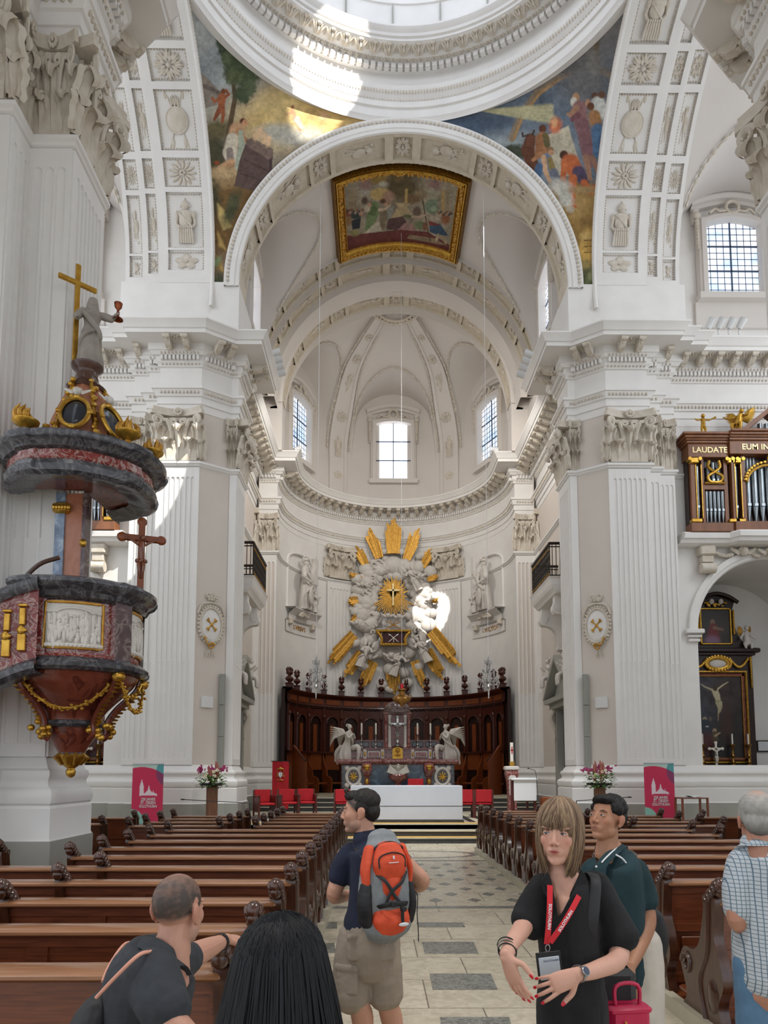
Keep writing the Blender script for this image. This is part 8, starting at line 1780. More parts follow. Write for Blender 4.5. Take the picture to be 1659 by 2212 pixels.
def strands(name, Mx, parent, n, start, length, cols, seed=1, r=.0032, wave=.006, flare=.0, spread=1., tip=.0, seg=12, front=None, shellr=1.0, az=None, part=0.):
    "locks of hair combed from the crown over the skull and falling; local head frame"
    g = random.Random(seed); b = MB(); C = []
    for i in range(n):
        a = az(g) if az else g.uniform(0, 2*pi); e0 = g.uniform(.02, start)
        R0 = (.083*shellr+g.uniform(-.002, .006), .106*shellr+g.uniform(-.002, .006), .098*shellr+g.uniform(-.002, .004)); ph = g.uniform(0, 6.28); L = length(a, g); pts = []; dl = L/seg; e = e0; p = None; fl = False
        a0 = a; q_ = (a+pi) % (2*pi)-pi; q_ = q_ if q_+g.gauss(0, .22) > 0 and q_ > 0 or q_+g.gauss(0, .22) < 0 and q_ < 0 else -q_
        for j in range(seg+1):
            if part: a = a0+part*(1 if q_ > 0 else -1)*max(0, 1-abs(q_)/1.1)*(j/seg)*1.6
            if not fl:
                p = V((R0[0]*sin(e)*sin(a), .014-R0[1]*sin(e)*cos(a), .034+R0[2]*cos(e))); e += dl/.098
                if e > pi*.52: fl = True
            else:
                f = j/seg; p = p+V((sin(a)*(flare-tip*f)*dl, -cos(a)*(flare-tip*f)*dl, -dl))
            pts.append(p+V((wave*sin(ph+j*.7)*.5, wave*cos(ph*1.3+j*.6)*.5, 0))*(j/seg))
        k = len(b.v); rr = r*g.uniform(.7, 1.3); b.tube(pts, [rr*(1-.75*(j/seg)**3) for j in range(seg+1)], 5, flat=.6, M=Mx); cc = np.array(lin(cols[int((sin(a0*7)+sin(a0*17+1)+2)/4*len(cols)) % len(cols)])); C += [(cc*.65+.35*np.array(lin(g.choice(cols))))*g.uniform(.85, 1.12)]*(len(b.v)-k)
    return b.obj(name, HAIRM, parent, smooth=180, col=np.array(C))
def haircap(name, Mx, parent, els, col, vox=.005, amp=.004, fs=60, fn=None, strandz=.35):
    b = MB()
    for c, r in els: b.ell(c, r, Mx, n=20, m=14)
    co, no, f = remesh(b, vox, 2); q = co*np.array((1, 1, strandz)); co = co+no*(amp*2*n3(q, fs, 4))[:, None]
    Mi = np.array(Mx.inverted()); L = co @ Mi[:3, :3].T+Mi[:3, 3]; c = np.tile(np.array(lin(col)), (len(co), 1))*(1+.5*n3(q, fs*1.5, 7))[:, None]
    if fn: c = fn(L, c)
    return meshobj(name, co, f, HAIRM, parent, c)
def J3(u, v, y): return P(u, v, y=y)
def L3(*a):
    "limb points from (u, v, depth, ra, rb)"
    return [(*P(q[0], q[1], y=q[2]), q[3], q[4]) for q in a]
def person(lab, loc): return thing('person', lab, 'person', loc)
M['blackc'] = pm('black_linen', '0f0f11', '141416', 60, .9, bump=.12, bscale=300); M['navy'] = pm('navy_cotton', '1a2036', '151b2e', 8, .9, bump=.1, bscale=260); M['khaki'] = pm('khaki_twill', '9a8c7c', '8d8071', 10, .9, bump=.12, bscale=260); M['teal'] = pm('dark_teal_cotton', '14343a', '102b31', 8, .85, bump=.1, bscale=260)
M['char'] = pm('charcoal_pique_cotton', '34373c', '2c2f34', 30, .9, bump=.12, bscale=280); M['jeans'] = pm('blue_denim', '5d7f9c', '4d6e8c', 12, .85, bump=.12, bscale=260); M['cream_c'] = pm('off_white_cotton', 'cfc8bd', 'c4bcb0', 10, .9)
M['red_ny'] = pm('red_ribbon', 'c4101f', None, rough=.6); M['redbag'] = pm('pink_red_leather', 'c01a48', 'ad153f', 14, .4); M['orange'] = pm('orange_ripstop', 'd9502a', 'c8431f', 20, .65, bump=.1, bscale=200); M['greyr'] = pm('grey_ripstop', '84888a', '787c7e', 20, .7, bump=.1, bscale=200); M['blackr'] = pm('black_nylon', '151517', '1c1c1f', 20, .6); M['nail'] = pm('red_nail_varnish', 'c4122f', None, rough=.15); M['pinkcord'] = pm('salmon_cord', 'd79a84', None, rough=.7)
# ---------------------------------------------------------------- 1 guide in black with lanyard
y = 2.9; t = person('woman guide in black dress gesturing with both hands, red lanyard round her neck', (J3(1222, 1900, y).x, y, 0)); X = J3(1208, 1795, y)
HM = at(X.x, y, X.z-.004, rz=-.42, rx=.03, ry=.04, s=.98); b = MB(); headmesh(b, HM, True); nails = []
b.limb(L3((1214, 1885, 2.93, .062, .06), (1222, 1930, 2.94, .13, .075), (1224, 1990, 2.93, .135, .085), (1226, 2080, 2.93, .12, .085), (1230, 2190, 2.93, .14, .1), (1230, 2320, 2.93, .15, .1)), 24, 4)
for pts in (((1160, 1922, 2.93, .045, .045), (1140, 1975, 2.88, .04, .04), (1128, 2005, 2.8, .036, .036), (1103, 2042, 2.67, .028, .027), (1094, 2070, 2.62, .0225, .0205)), ((1290, 1918, 2.95, .05, .05), (1325, 2000, 2.9, .043, .043), (1336, 2068, 2.82, .038, .037), (1290, 2094, 2.69, .031, .029), (1246, 2106, 2.61, .024, .021))): b.limb(L3(*pts), 16, 5)
for s in (-1, 1): b.limb([(X.x+.03+s*.08, 2.93, .75, .08, .08), (X.x+.03+s*.08, 2.92, .45, .055, .055), (X.x+.03+s*.08, 2.94, .1, .035, .035), (X.x+.03+s*.085, 2.84, .03, .035, .03)], 14, 4)
w1, w2 = J3(1094, 2068, 2.62), J3(1244, 2105, 2.61)
hand(b, w1, (.3, -.12, -.9), (-.75, -.6, -.3), -1, (.18, .2, .22, .25), (.95, .3), .1, .95, nails); hand(b, w2, (-.85, -.12, -.32), (.2, -.9, .35), -1, (.32, .34, .38, .3), (.75, .3), .16, .95, nails)
co, no, f = remesh(b, .0032, 3); c = facecol(co, HM, 'c99a86', 'a04a48', '6b5240', blush=.35, brows=.8)
fr = co[:, 2] < 1.2; c[fr] *= .97; meshobj('body', co, f, SKINM, t, c); eyes(t, HM, '4a5560', -.0025); nailmesh(nails, M['nail'], t)
b = MB(); b.limb(L3((1216, 1895, 2.94, .07, .06), (1222, 1916, 2.94, .142, .09), (1226, 1985, 2.93, .152, .115), (1232, 2080, 2.92, .165, .12), (1236, 2200, 2.92, .18, .125)), 28, 5); q = J3(1236, 2200, 2.92)
b.limb([(q.x, 2.92, q.z+.1, .178, .125), (q.x, 2.92, .6, .19, .14), (q.x, 2.92, .35, .2, .15)], 28, 4)
b.limb(L3((1172, 1918, 2.93, .06, .065), (1148, 1970, 2.88, .058, .075), (1140, 1998, 2.85, .05, .085)), 20, 4); b.limb(L3((1280, 1918, 2.95, .07, .075), (1312, 1985, 2.91, .07, .085), (1328, 2030, 2.88, .066, .098)), 20, 4)
POL = [(1183, 1885), (1258, 1885), (1243, 1915), (1207, 1985), (1194, 1930)]
def inpoly(u, v, pts):
    r = np.zeros(len(u), bool)
    for i in range(len(pts)):
        (x0, y0), (x1, y1) = pts[i], pts[(i+1) % len(pts)]
        if y0 != y1: r ^= ((v < y0) != (v < y1)) & (u < (x1-x0)*(v-y0)/(y1-y0)+x0)
    return r
def cutv(co, no): u, v = proj(co); return (inpoly(u, v, POL) & (co[:, 1] < 2.93)) | ((co[:, 2] > P(0, 1893, y=2.9).z) & (np.abs(co[:, 0]-J3(1214, 1885, 2.93).x) < .075))
cloth('dress', b, M['blackc'], t, .006, 4, .011, 9, 3, cutv, asp=(1.4, 1.4, .6), snap=POL)
b = MB()                                                              # shirt collar lapels
for pts in ([(1184, 1884), (1170, 1902), (1176, 1930), (1200, 1960), (1206, 1984), (1197, 1935), (1190, 1900)], [(1256, 1880), (1268, 1898), (1262, 1925), (1232, 1950), (1208, 1984), (1236, 1925), (1248, 1900)]):
    q = [P(u, v, y=2.815+.0006*max(0, 1935-v)) for u, v in pts]; c0 = sum(q, V((0, 0, 0)))/len(q); vs = [tuple(p) for p in q]+[tuple(p+V((0, .012, 0))) for p in q]; n = len(q); b.add(vs, [tuple(range(n)), tuple(range(2*n-1, n-1, -1))]+[(i, (i+1) % n, (i+1) % n+n, i+n) for i in range(n)])
b.obj('collar', M['blackc'], t, smooth=0)
cols = ['7a6350', '93795f', '5d4a3b', 'a38a6c', '6b5645', '8a7058']
def Lg(a, g):
    q = abs((a+pi) % (2*pi)-pi); return (.125+.03*g.random()) if q < .5 else (.18+.07*g.random()) if q < .75 else .285+.03*g.random() if q < 1.1 else .33+.03*g.random()
h = strands('hair', HM, t, 3600, .55, Lg, cols, 2, .0021, .007, .35, tip=.8, shellr=1.06, part=.2, seg=14)
b = MB(); b.ell((0, .018, .04), (.079, .098, .092), HM, n=24, m=16); loft(b, [(0, .022, .05, .08, .098), (0, .024, -.02, .086, .09), (0, .03, -.08, .086, .08), (0, .034, -.14, .08, .066), (0, .036, -.17, .06, .045)], 30, 12, .06, M_=HM)
Mi = HM.inverted(); b.v = [p for p in b.v]; A_ = [Mi @ V(p) for p in b.v]; b.f = [fc for fc in b.f if not any((A_[i].y < -.035 and A_[i].z < .07) or (A_[i].y < .02 and A_[i].z < -.1) for i in fc)]
b.obj('hair_underlayer', HAIRM, h, smooth=180, col=np.tile(np.array(lin('6b5641')), (len(b.v), 1)))
# her lanyard, badge, watch, bangles, bags
t = thing('lanyard', 'red ribbon lanyard with white lettering and clear badge on the woman in black', 'lanyard', tuple(J3(1185, 2100, 2.72)))
def ribbon(a, c, w, y0, y1, tx, up=1):
    A, B = P(*a, y=y0), P(*c, y=y1); d = (B-A).normalized(); n = V((0, -1, .1)); sd = d.cross(n).normalized(); n = sd.cross(d); b = MB(); L_ = (B-A).length
    fr = F3(A, d, sd, n if n.y < 0 else -n); 
    b.grid([[tuple(A+d*L_*i/8+sd*w*j-V((0, .016*sin(pi*i/8), 0))) for j in (-.5, .5)] for i in range(9)]); o = b.obj('ribbon', M['red_ny'], t)
    text('lettering', tx, w*.72, M['paper'], t, F3(A+(B-A)*.52+V((0, -.021, 0)), d*up, V((0, 0, 0))+(n if n.y < 0 else -n).cross(d*up), (n if n.y < 0 else -n)), .0006, bold=.0004)
ribbon((1188, 1912), (1181, 2040), .021, 2.79, 2.745, 'SOLOTHURN', 1); ribbon((1251, 1935), (1188, 2036), .021, 2.79, 2.742, 'SOLOTHURN', -1)
b = MB(); q = J3(1183, 2048, 2.738); b.tube([(q.x+.008*cos(a), q.y, q.z+.012*sin(a)) for a in np.linspace(0, 6.283, 15)[:-1]], .002, 6, closed=True); b.bbox(q.x-.012, q.x+.012, q.y-.004, q.y+.004, q.z-.03, q.z-.01, .003); b.obj('clip', M['steel'], t)
Mx = F3(J3(1187, 2086, 2.732), V((.985, .05, .1)).normalized(), V((0, 1, 0)), V((-.1, 0, .985))); MB().bbox(-.046, .046, -.001, .003, -.05, .05, .004, Mx).obj('badge_holder', M['blackr'], t); b = MB().bbox(-.038, .038, -.004, -.001, -.048, .032, .002, Mx); o = b.obj('badge_card', pm('badge_paper', 'b9c2cc', None, rough=.4), t)
text('lettering', 'SOLOTHURN', .0098, M['blackr'], o, Mx @ Matrix.Translation((.008, -.0045, .018)) @ Matrix.Rotation(pi/2, 4, 'X'), .0003)
def wristband(nm, lab, cat, c, axis, r, w, mat, face=None, n=None):
    t = thing(nm, lab, cat, tuple(c)); a = V(axis).normalized(); u_ = a.orthogonal().normalized(); v_ = a.cross(u_); c = V(c)
    b = MB().tube([c+(u_*cos(q)+v_*sin(q))*r for q in np.linspace(0, 6.283, 25)[:-1]], [(w, .003)]*24, 8, closed=True, up=a) if 0 else MB().grid([[tuple(c+a*dx+(u_*cos(q)+v_*sin(q))*(r+dr)) for dx, dr in ((-w, 0), (-w, .003), (w, .003), (w, 0))] for q in np.linspace(0, 6.283, 29)[:-1]], cu=True, cv=True)
    b.obj('band', mat, t)
    if face is not None:
        n = V(n).normalized(); n = (n-a*n.dot(a)).normalized(); p = c+n*(r+.002); Mx = F3(p, a, n.cross(a), n); MB().lathe([(0, 0), (.017, 0), (.018, .004), (.016, .007), (0, .007)], 22, Mx).obj('case', M['steel'], t); MB().lathe([(0, .0072), (.0145, .0075), (0, .0078)], 20, Mx).obj('dial', face, t)
    return t
wristband('wristwatch', 'small steel wristwatch with dark dial on the gesturing woman in black', 'watch', J3(1250, 2103.5, 2.62), V(w2)-J3(1285, 2096, 2.68), .0275, .006, M['steel'], pm('dark_dial', '1b2740', None, rough=.1), (-.1, -.9, .35))
for k, m_ in enumerate((M['blackr'], M['silver'], M['blackr'])): wristband('bangle', 'thin bangle on the wrist of the woman in black, %s from the hand' % NTH[k], 'bracelet', J3(1096-.3*k, 2056-6*k, 2.648+.012*k), J3(1118, 2015, 2.78)-w1, .031+.001*k, .0025, m_)
t = thing('handbag', 'pink red leather handbag with handle at the side of the woman in black', 'bag', tuple(J3(1350, 2260, 2.95))); Mx = at(*J3(1352, 2235, 2.98), rz=.15); MB().bbox(-.085, .085, -.05, .05, -.12, .115, .02, Mx).obj('body', M['redbag'], t)
MB().tube(crom([(-.05, -.02, .1), (-.045, -.02, .19), (.045, -.02, .19), (.05, -.02, .1)], 5, ), .008, 8, M=Mx).obj('handle', M['redbag'], t); MB().bbox(-.09, .09, -.054, .054, .085, .12, .012, Mx).obj('flap', M['redbag'], t); MB().tube(crom([(-.03, -.06, .07), (-.02, -.07, .0), (-.03, -.065, -.06)], 4), .004, 6, M=Mx).obj('tassel', M['goldf'], t)
t = thing('shoulder_strap_bag', 'black bag hanging from wide strap on the shoulder of the woman in black', 'bag', tuple(J3(1330, 2150, 3.02)))
b = MB(); q = crom([tuple(J3(1262, 1895, 3.02)), tuple(J3(1276, 1886, 2.93)), tuple(J3(1287, 1903, 2.845)), tuple(J3(1284, 1960, 2.8)), tuple(J3(1280, 2020, 2.8)), tuple(J3(1300, 2075, 2.86))], 5); b.tube(q, [(.02, .003)]*len(q), 8, up=(0, -1, .4)); b.obj('strap', M['blackr'], t); MB().bbox(-.09, .09, -.05, .05, -.14, .1, .03, at(*J3(1322, 2140, 3.06))).obj('pouch', M['blackr'], t)
# ---------------------------------------------------------------- 2 man in dark teal polo looking up to the left
y = 3.9; t = person('black haired man in dark teal polo shirt looking up to the left', (J3(1330, 1900, y).x, y, 0)); X = J3(1311, 1769, y); HM = at(X.x, y, X.z, rz=-.9, rx=-.24, s=.97); b = MB(); headmesh(b, HM)
b.limb(L3((1318, 1838, 3.92, .07, .07), (1330, 1878, 3.93, .145, .11), (1326, 1950, 3.92, .135, .13), (1328, 2040, 3.92, .13, .125), (1335, 2120, 3.92, .14, .13)), 24, 4)
b.limb(L3((1372, 1888, 3.98, .055, .055), (1388, 1945, 3.95, .048, .048), (1399, 1992, 3.9, .044, .044), (1380, 2050, 3.78, .036, .034), (1362, 2088, 3.7, .028, .026)), 16, 5); b.limb(L3((1283, 1885, 3.88, .06, .06), (1270, 1960, 3.82, .05, .05), (1280, 2040, 3.75, .04, .04), (1300, 2085, 3.66, .03, .028)), 16, 5)
hand(b, J3(1360, 2090, 3.69), (-.25, -.2, -.9), (-.3, -.9, 0), 1, (.4, .4, .45, .5), s=1.05); hand(b, J3(1301, 2088, 3.65), (.3, -.2, -.9), (.3, -.9, 0), -1, (.4, .4, .45, .5), s=1.05)
hx = J3(1350, 2120, 3.92).x
for s in (-1, 1): b.limb([(hx+s*.08, 3.92, .82, .09, .09), (hx+s*.09, 3.9, .5, .065, .065), (hx+s*.09, 3.93, .1, .045, .045), (hx+s*.09, 3.84, .04, .04, .04)], 14, 4)
co, no, f = remesh(b, .004, 3); c = facecol(co, HM, 'a5775c', '8d5648', '1c1512'); meshobj('body', co, f, SKINM, t, c); eyes(t, HM, '1d130e', -.002)
haircap('hair', HM, t, [((0, .03, .07), (.083, .09, .075)), ((0, -.04, .09), (.066, .052, .036)), ((0, .06, .02), (.078, .06, .07)), ((.06, .0, .055), (.026, .06, .04)), ((-.06, .0, .055), (.026, .06, .04)), ((.0, -.07, .092), (.05, .03, .02))], '12100f', .004, .009, 100)
b = MB(); b.limb(L3((1322, 1850, 3.93, .1, .09), (1330, 1874, 3.93, .175, .125), (1326, 1950, 3.92, .165, .15), (1328, 2040, 3.92, .155, .15), (1330, 2095, 3.92, .16, .15)), 26, 5); b.limb(L3((1368, 1882, 3.97, .075, .08), (1383, 1920, 3.96, .072, .082), (1388, 1946, 3.94, .066, .078)), 20, 4); b.limb(L3((1288, 1882, 3.88, .085, .08), (1275, 1950, 3.84, .075, .08)), 20, 4)
def cutn(co, no): u, v = proj(co); return inpoly(u, v, [(1270, 1800), (1335, 1822), (1325, 1850), (1296, 1895), (1290, 1880), (1284, 1850)]) & (co[:, 1] < 3.93)
cloth('polo_shirt', b, M['teal'], t, .007, 4, .008, 9, 5, cutn)
b = MB(); q = crom([tuple(J3(1296, 1893, 3.77)), tuple(J3(1300, 1868, 3.785)), tuple(J3(1322, 1843, 3.82)), tuple(J3(1342, 1828, 3.9)), tuple(J3(1345, 1836, 4.0))], 5); b.tube(q, [(.028, .007)]*len(q), 8, up=(-.3, -.6, .7)); cl = b.obj('collar', M['teal'], t); b = MB(); b.tube([V(p)+V((-.012, -.012, -.0)) for p in q[6:]], .004, 6); b.obj('white_piping', M['paper'], cl)
b = MB(); b.tube(crom([tuple(J3(1330, 1846, 3.795)), tuple(J3(1345, 1855, 3.79)), tuple(J3(1358, 1872, 3.8))], 4), .0045, 6); b.obj('shoulder_piping', M['paper'], cl)
b = MB()
for v in (1872, 1886): b.ell(J3(1288, v, 3.76), (.006, .004, .006), n=8, m=6)
b.obj('button', M['paper'], cl)
b = MB()
for s in (-1, 1): b.limb([(hx+s*.075, 3.92, .95, .115, .125), (hx+s*.09, 3.92, .7, .105, .11), (hx+s*.095, 3.92, .4, .09, .09), (hx+s*.09, 3.93, .12, .08, .08)], 18, 4)
cloth('trousers', b, M['cream_c'], t, .008, 4, .008, 10, 2)
t = thing('shoulder_bag', 'black shoulder bag hanging behind the man in the teal polo shirt', 'bag', tuple(J3(1405, 2060, 4.05))); MB().limb(L3((1402, 1985, 4.08, .06, .08), (1404, 2030, 4.08, .075, .1), (1400, 2075, 4.08, .06, .08)), 18, 4).obj('body', M['blackr'], t); b = MB(); q = crom([tuple(J3(1400, 1985, 4.05)), tuple(J3(1384, 1900, 4.05)), tuple(J3(1362, 1852, 3.98)), tuple(J3(1345, 1880, 3.82)), tuple(J3(1325, 1950, 3.74))], 5); b.tube(q, [(.014, .003)]*len(q), 8, up=(.2, -1, .3)); b.obj('strap', M['blackr'], t)
# ---------------------------------------------------------------- 3 man with the orange rucksack, back to us, face in profile to the left
y = 4.5; t = person('man in navy t-shirt and khaki cargo shorts seen from behind, face in profile', (J3(795, 1900, y).x, y, 0)); X = J3(779, 1753, y); HM = at(X.x, y, X.z, rz=-1.75, rx=.02, s=1.03); b = MB(); headmesh(b, HM)
b.limb(L3((792, 1812, 4.5, .07, .07), (800, 1850, 4.5, .17, .1), (802, 1920, 4.5, .16, .115), (797, 1990, 4.5, .15, .12), (795, 2040, 4.5, .165, .13)), 24, 4)
b.limb(L3((748, 1850, 4.55, .062, .062), (735, 1893, 4.55, .052, .052), (722, 1933, 4.56, .05, .046), (745, 1935, 4.76, .038, .036), (775, 1928, 4.9, .03, .028)), 16, 5); b.limb(L3((858, 1850, 4.46, .062, .062), (888, 1878, 4.47, .052, .05), (912, 1903, 4.5, .05, .046), (890, 1920, 4.7, .038, .036), (850, 1930, 4.85, .03, .028)), 16, 5)
hand(b, J3(777, 1928, 4.9), (1, .3, 0), (0, .9, .3), 1, (.5, .5, .5, .5), s=1.05); hand(b, J3(848, 1930, 4.86), (-1, .2, .1), (0, .9, .3), -1, (.5, .5, .5, .5), s=1.05)
for pts in (((772, 2060, 4.5, .1, .1), (768, 2120, 4.48, .075, .075), (776, 2170, 4.47, .06, .062), (783, 2200, 4.5, .066, .066), (786, 2260, 4.5, .048, .048), (786, 2300, 4.5, .04, .04), (780, 2312, 4.62, .042, .036)), ((818, 2060, 4.5, .1, .1), (826, 2120, 4.5, .075, .075), (836, 2165, 4.52, .06, .062), (846, 2200, 4.56, .066, .066), (856, 2255, 4.58, .048, .048), (858, 2290, 4.58, .04, .04), (852, 2300, 4.7, .042, .036))): b.limb(L3(*pts), 18, 4)
co, no, f = remesh(b, .004, 3); c = facecol(co, HM, 'c09078', '9a5a50', '2c211c', stub='7a6a62', scalp=('4a4039', 0, 0)); meshobj('body', co, f, SKINM, t, c); eyes(t, HM, '3a2a20')
def greyside(L, c): w = np.clip((-.02-L[:, 2])/.05+.6, 0, 1)*np.clip((.03-L[:, 1])/.06, 0, 1); return c+(np.array(lin('6d655e'))-c)*w[:, None]*.7
haircap('hair', HM, t, [((0, .03, .062), (.08, .09, .074)), ((0, -.04, .088), (.062, .05, .036)), ((0, .062, .005), (.068, .055, .066)), ((.058, .018, .03), (.024, .045, .045)), ((-.058, .018, .03), (.024, .045, .045)), ((0, -.07, .095), (.045, .026, .02))], '241f1c', .004, .006, 95, greyside)
b = MB(); b.limb(L3((793, 1815, 4.5, .09, .085), (800, 1836, 4.5, .19, .125), (803, 1900, 4.5, .185, .135), (798, 1965, 4.5, .17, .135), (790, 1998, 4.5, .168, .135)), 26, 5); b.limb(L3((758, 1848, 4.53, .08, .08), (742, 1872, 4.54, .078, .078), (735, 1893, 4.54, .07, .074)), 20, 4); b.limb(L3((850, 1850, 4.47, .08, .08), (868, 1868, 4.47, .074, .076)), 20, 4)
cloth('t_shirt', b, M['navy'], t, .007, 4, .008, 9, 6)
b = MB(); b.limb(L3((796, 1985, 4.5, .172, .14), (796, 2045, 4.5, .184, .155), (796, 2075, 4.5, .16, .14)), 26, 4); b.limb(L3((772, 2030, 4.5, .125, .125), (763, 2090, 4.5, .115, .12), (760, 2150, 4.49, .108, .115)), 22, 5); b.limb(L3((818, 2030, 4.5, .12, .125), (828, 2090, 4.51, .105, .115), (832, 2146, 4.52, .098, .108)), 22, 5)
o = cloth('cargo_shorts', b, M['khaki'], t, .007, 3, .012, 10, 8); b = MB()
for u, v, w_, h_, yy, rz in ((782, 2045, .085, .08, 4.355, .25), (748, 2115, .075, .09, 4.4, -.5), (838, 2050, .06, .07, 4.39, .6)):
    q = J3(u, v, yy); Mx = at(*q, rz=rz); b.bbox(-w_, w_, -.012, .03, -h_, h_*.55, .012, Mx); b.bbox(-w_*1.04, w_*1.04, -.018, .03, h_*.45, h_*.95, .01, Mx)
co, no, f = remesh(b, .007, 2); co += no*(.006*2*n3(co, 20, 2))[:, None]; meshobj('pocket', co, f, M['khaki'], o)
for u, v, uy, sd in ((786, 2318, 4.56, 0), (858, 2304, 4.64, 0)):
    q = J3(u, v, uy); MB().limb([(q.x, q.y-.1, .06, .05, .05), (q.x, q.y, .06, .055, .055), (q.x-.03, q.y+.13, .05, .05, .04)], 14, 4).obj('shoe', M['blackr'], t)
t = thing('sunglasses', 'dark sunglasses pushed up on the head of the man with the rucksack', 'glasses', tuple(HM @ V((0, -.06, .1)))); b = MB()
for s in (-1, 1): b.tube(crom([(s*.062, -.075, .118), (s*.084, -.02, .085), (s*.086, .04, .06)], 4), .0028, 6, M=HM)
b.tube([(-.062, -.075, .118), (0, -.09, .126), (.062, -.075, .118)], .0028, 6, M=HM); b.obj('frame', M['blackr'], t); b = MB()
for s in (-1, 1): b.ell((s*.034, -.083, .127), (.027, .006, .017), HM, n=16, m=8)
b.obj('lens', pm('smoky_lens', '3a2c20', None, rough=.05), t)
# rucksack
t = thing('rucksack', 'orange and grey hiking rucksack on the back of the man in navy', 'backpack', tuple(J3(838, 2015, 4.26))); q = J3(832, 2012, 4.3); K = at(q.x, 4.3, q.z, rz=.42, ry=-.02, s=1.0)
b = MB(); b.limb([(0, .0, .06, .15, .085), (0, -.01, .15, .165, .1), (0, -.01, .3, .155, .1), (0, 0, .44, .13, .085), (0, .02, .52, .09, .06)], 24, 5, M=K, up=(0, -1, 0)); cloth('main_bag', b, M['greyr'], t, .006, 3, .005, 14, 3)
b = MB(); b.limb([(.0, -.07, .32, .095, .05), (0, -.08, .4, .105, .052), (0, -.06, .475, .08, .04)], 20, 4, M=K, up=(0, -1, 0)); cloth('top_pocket', b, M['orange'], t, .005, 3, .004, 18, 2)
b = MB(); b.limb([(0, -.08, .2, .05, .035), (0, -.09, .26, .062, .04), (0, -.085, .31, .07, .035)], 16, 4, M=K, up=(0, -1, 0)); cloth('front_panel', b, M['orange'], t, .005, 3, .004, 18, 4)
b = MB(); b.limb([(.0, -.07, .03, .1, .05), (0, -.085, .075, .115, .05), (0, -.075, .12, .11, .04)], 20, 4, M=K, up=(0, -1, 0)); cloth('bottom_pocket', b, M['orange'], t, .005, 3, .004, 18, 5)
b = MB()
for s in (-1, 1):
    b = MB(); b.limb([(s*.125, -.02, .07, .04, .065), (s*.138, -.03, .17, .036, .072), (s*.128, -.025, .27, .03, .06)], 16, 4, M=K, up=(0, -1, 0)); cloth('side_mesh', b, M['blackr'], t, .006, 2, .004, 20, 6)
    b = MB(); b.limb([(s*.13, -.03, .27, .022, .05), (s*.132, -.035, .36, .022, .055), (s*.1, -.02, .47, .025, .05)], 14, 4, M=K, up=(0, -1, 0)); cloth('side_wing', b, M['orange'], t, .005, 2, .003, 20, 7)
b = MB()
b.tube(crom([(-.1, -.05, .14), (-.06, -.13, .17), (0, -.14, .175), (.07, -.13, .17), (.12, -.05, .15)], 4), [(.014, .004)]*17, 8, M=K, up=(0, -1, 0)); b.tube(crom([(-.09, -.08, .34), (-.05, -.13, .3), (0, -.135, .22), (.04, -.14, .16), (.05, -.13, .06)], 4), [(.01, .004)]*17, 8, M=K, up=(0, -1, 0)); b.tube(crom([(.1, -.08, .34), (.05, -.13, .29), (-.02, -.135, .24), (-.05, -.13, .18)], 4), [(.01, .004)]*13, 8, M=K, up=(0, -1, 0))
b.tube(crom([(-.105, -.06, .34), (-.1, -.06, .46), (0, -.075, .51), (.1, -.06, .46), (.105, -.06, .34)], 5), .006, 6, M=K); b.tube(crom([(-.08, -.115, .37), (-.075, -.11, .43), (0, -.12, .455), (.075, -.11, .43), (.08, -.115, .37)], 5), .004, 6, M=K)
b.tube(crom([(.13, -.08, .24), (.17, -.08, .2), (.16, -.09, .1), (.165, -.09, .03), (.17, -.08, -.06)], 4), .003, 5, M=K); b.bbox(-.03, .0, -.16, -.13, .16, .19, .004, K); b.bbox(.035, .065, -.155, -.125, .13, .155, .004, K); b.obj('webbing', M['blackr'], t)
b = MB(); b.limb([(0, .0, .0, .12, .07), (0, -.03, .035, .145, .085), (0, -.03, .06, .15, .09)], 20, 4, M=K, up=(0, -1, 0)); cloth('base_panel', b, M['greyr'], t, .006, 2, .003, 20, 9)
MB().ell((.05, -.143, .06), (.032, .006, .011), K, n=18, m=8).obj('badge', M['paper'], t); b = MB().ell((.0, -.134, .428), (.006, .004, .012), K, n=10, m=6); b.bbox(-.03, .03, -.136, -.132, .398, .403, .001, K); b.obj('logo', M['paper'], t)
b = MB()
for a, c_, e in (((772, 1835), (803, 1868), 1), ((846, 1838), (866, 1860), -1)):
    q = crom([tuple(J3(a[0]+6*e, a[1]+25, 4.62)), tuple(J3(a[0], a[1]-3, 4.47)), tuple(J3((a[0]+c_[0])/2, (a[1]+c_[1])/2-5, 4.33)), tuple(J3(*c_, 4.28))], 5); b.tube(q, [(.028, .006)]*len(q), 8, up=(0, -1, .6))
b.obj('shoulder_strap', M['blackr'], t); b = MB()
for a, c_ in (((785, 1838), (808, 1862)), ((853, 1838), (866, 1856))): q = crom([tuple(J3(a[0], a[1], 4.4)), tuple(J3((a[0]+c_[0])/2, (a[1]+c_[1])/2-4, 4.31)), tuple(J3(*c_, 4.26))], 4); b.tube(q, [(.012, .004)]*len(q), 8, up=(0, -1, .6))
b.obj('grey_strap', M['greyr'], t)
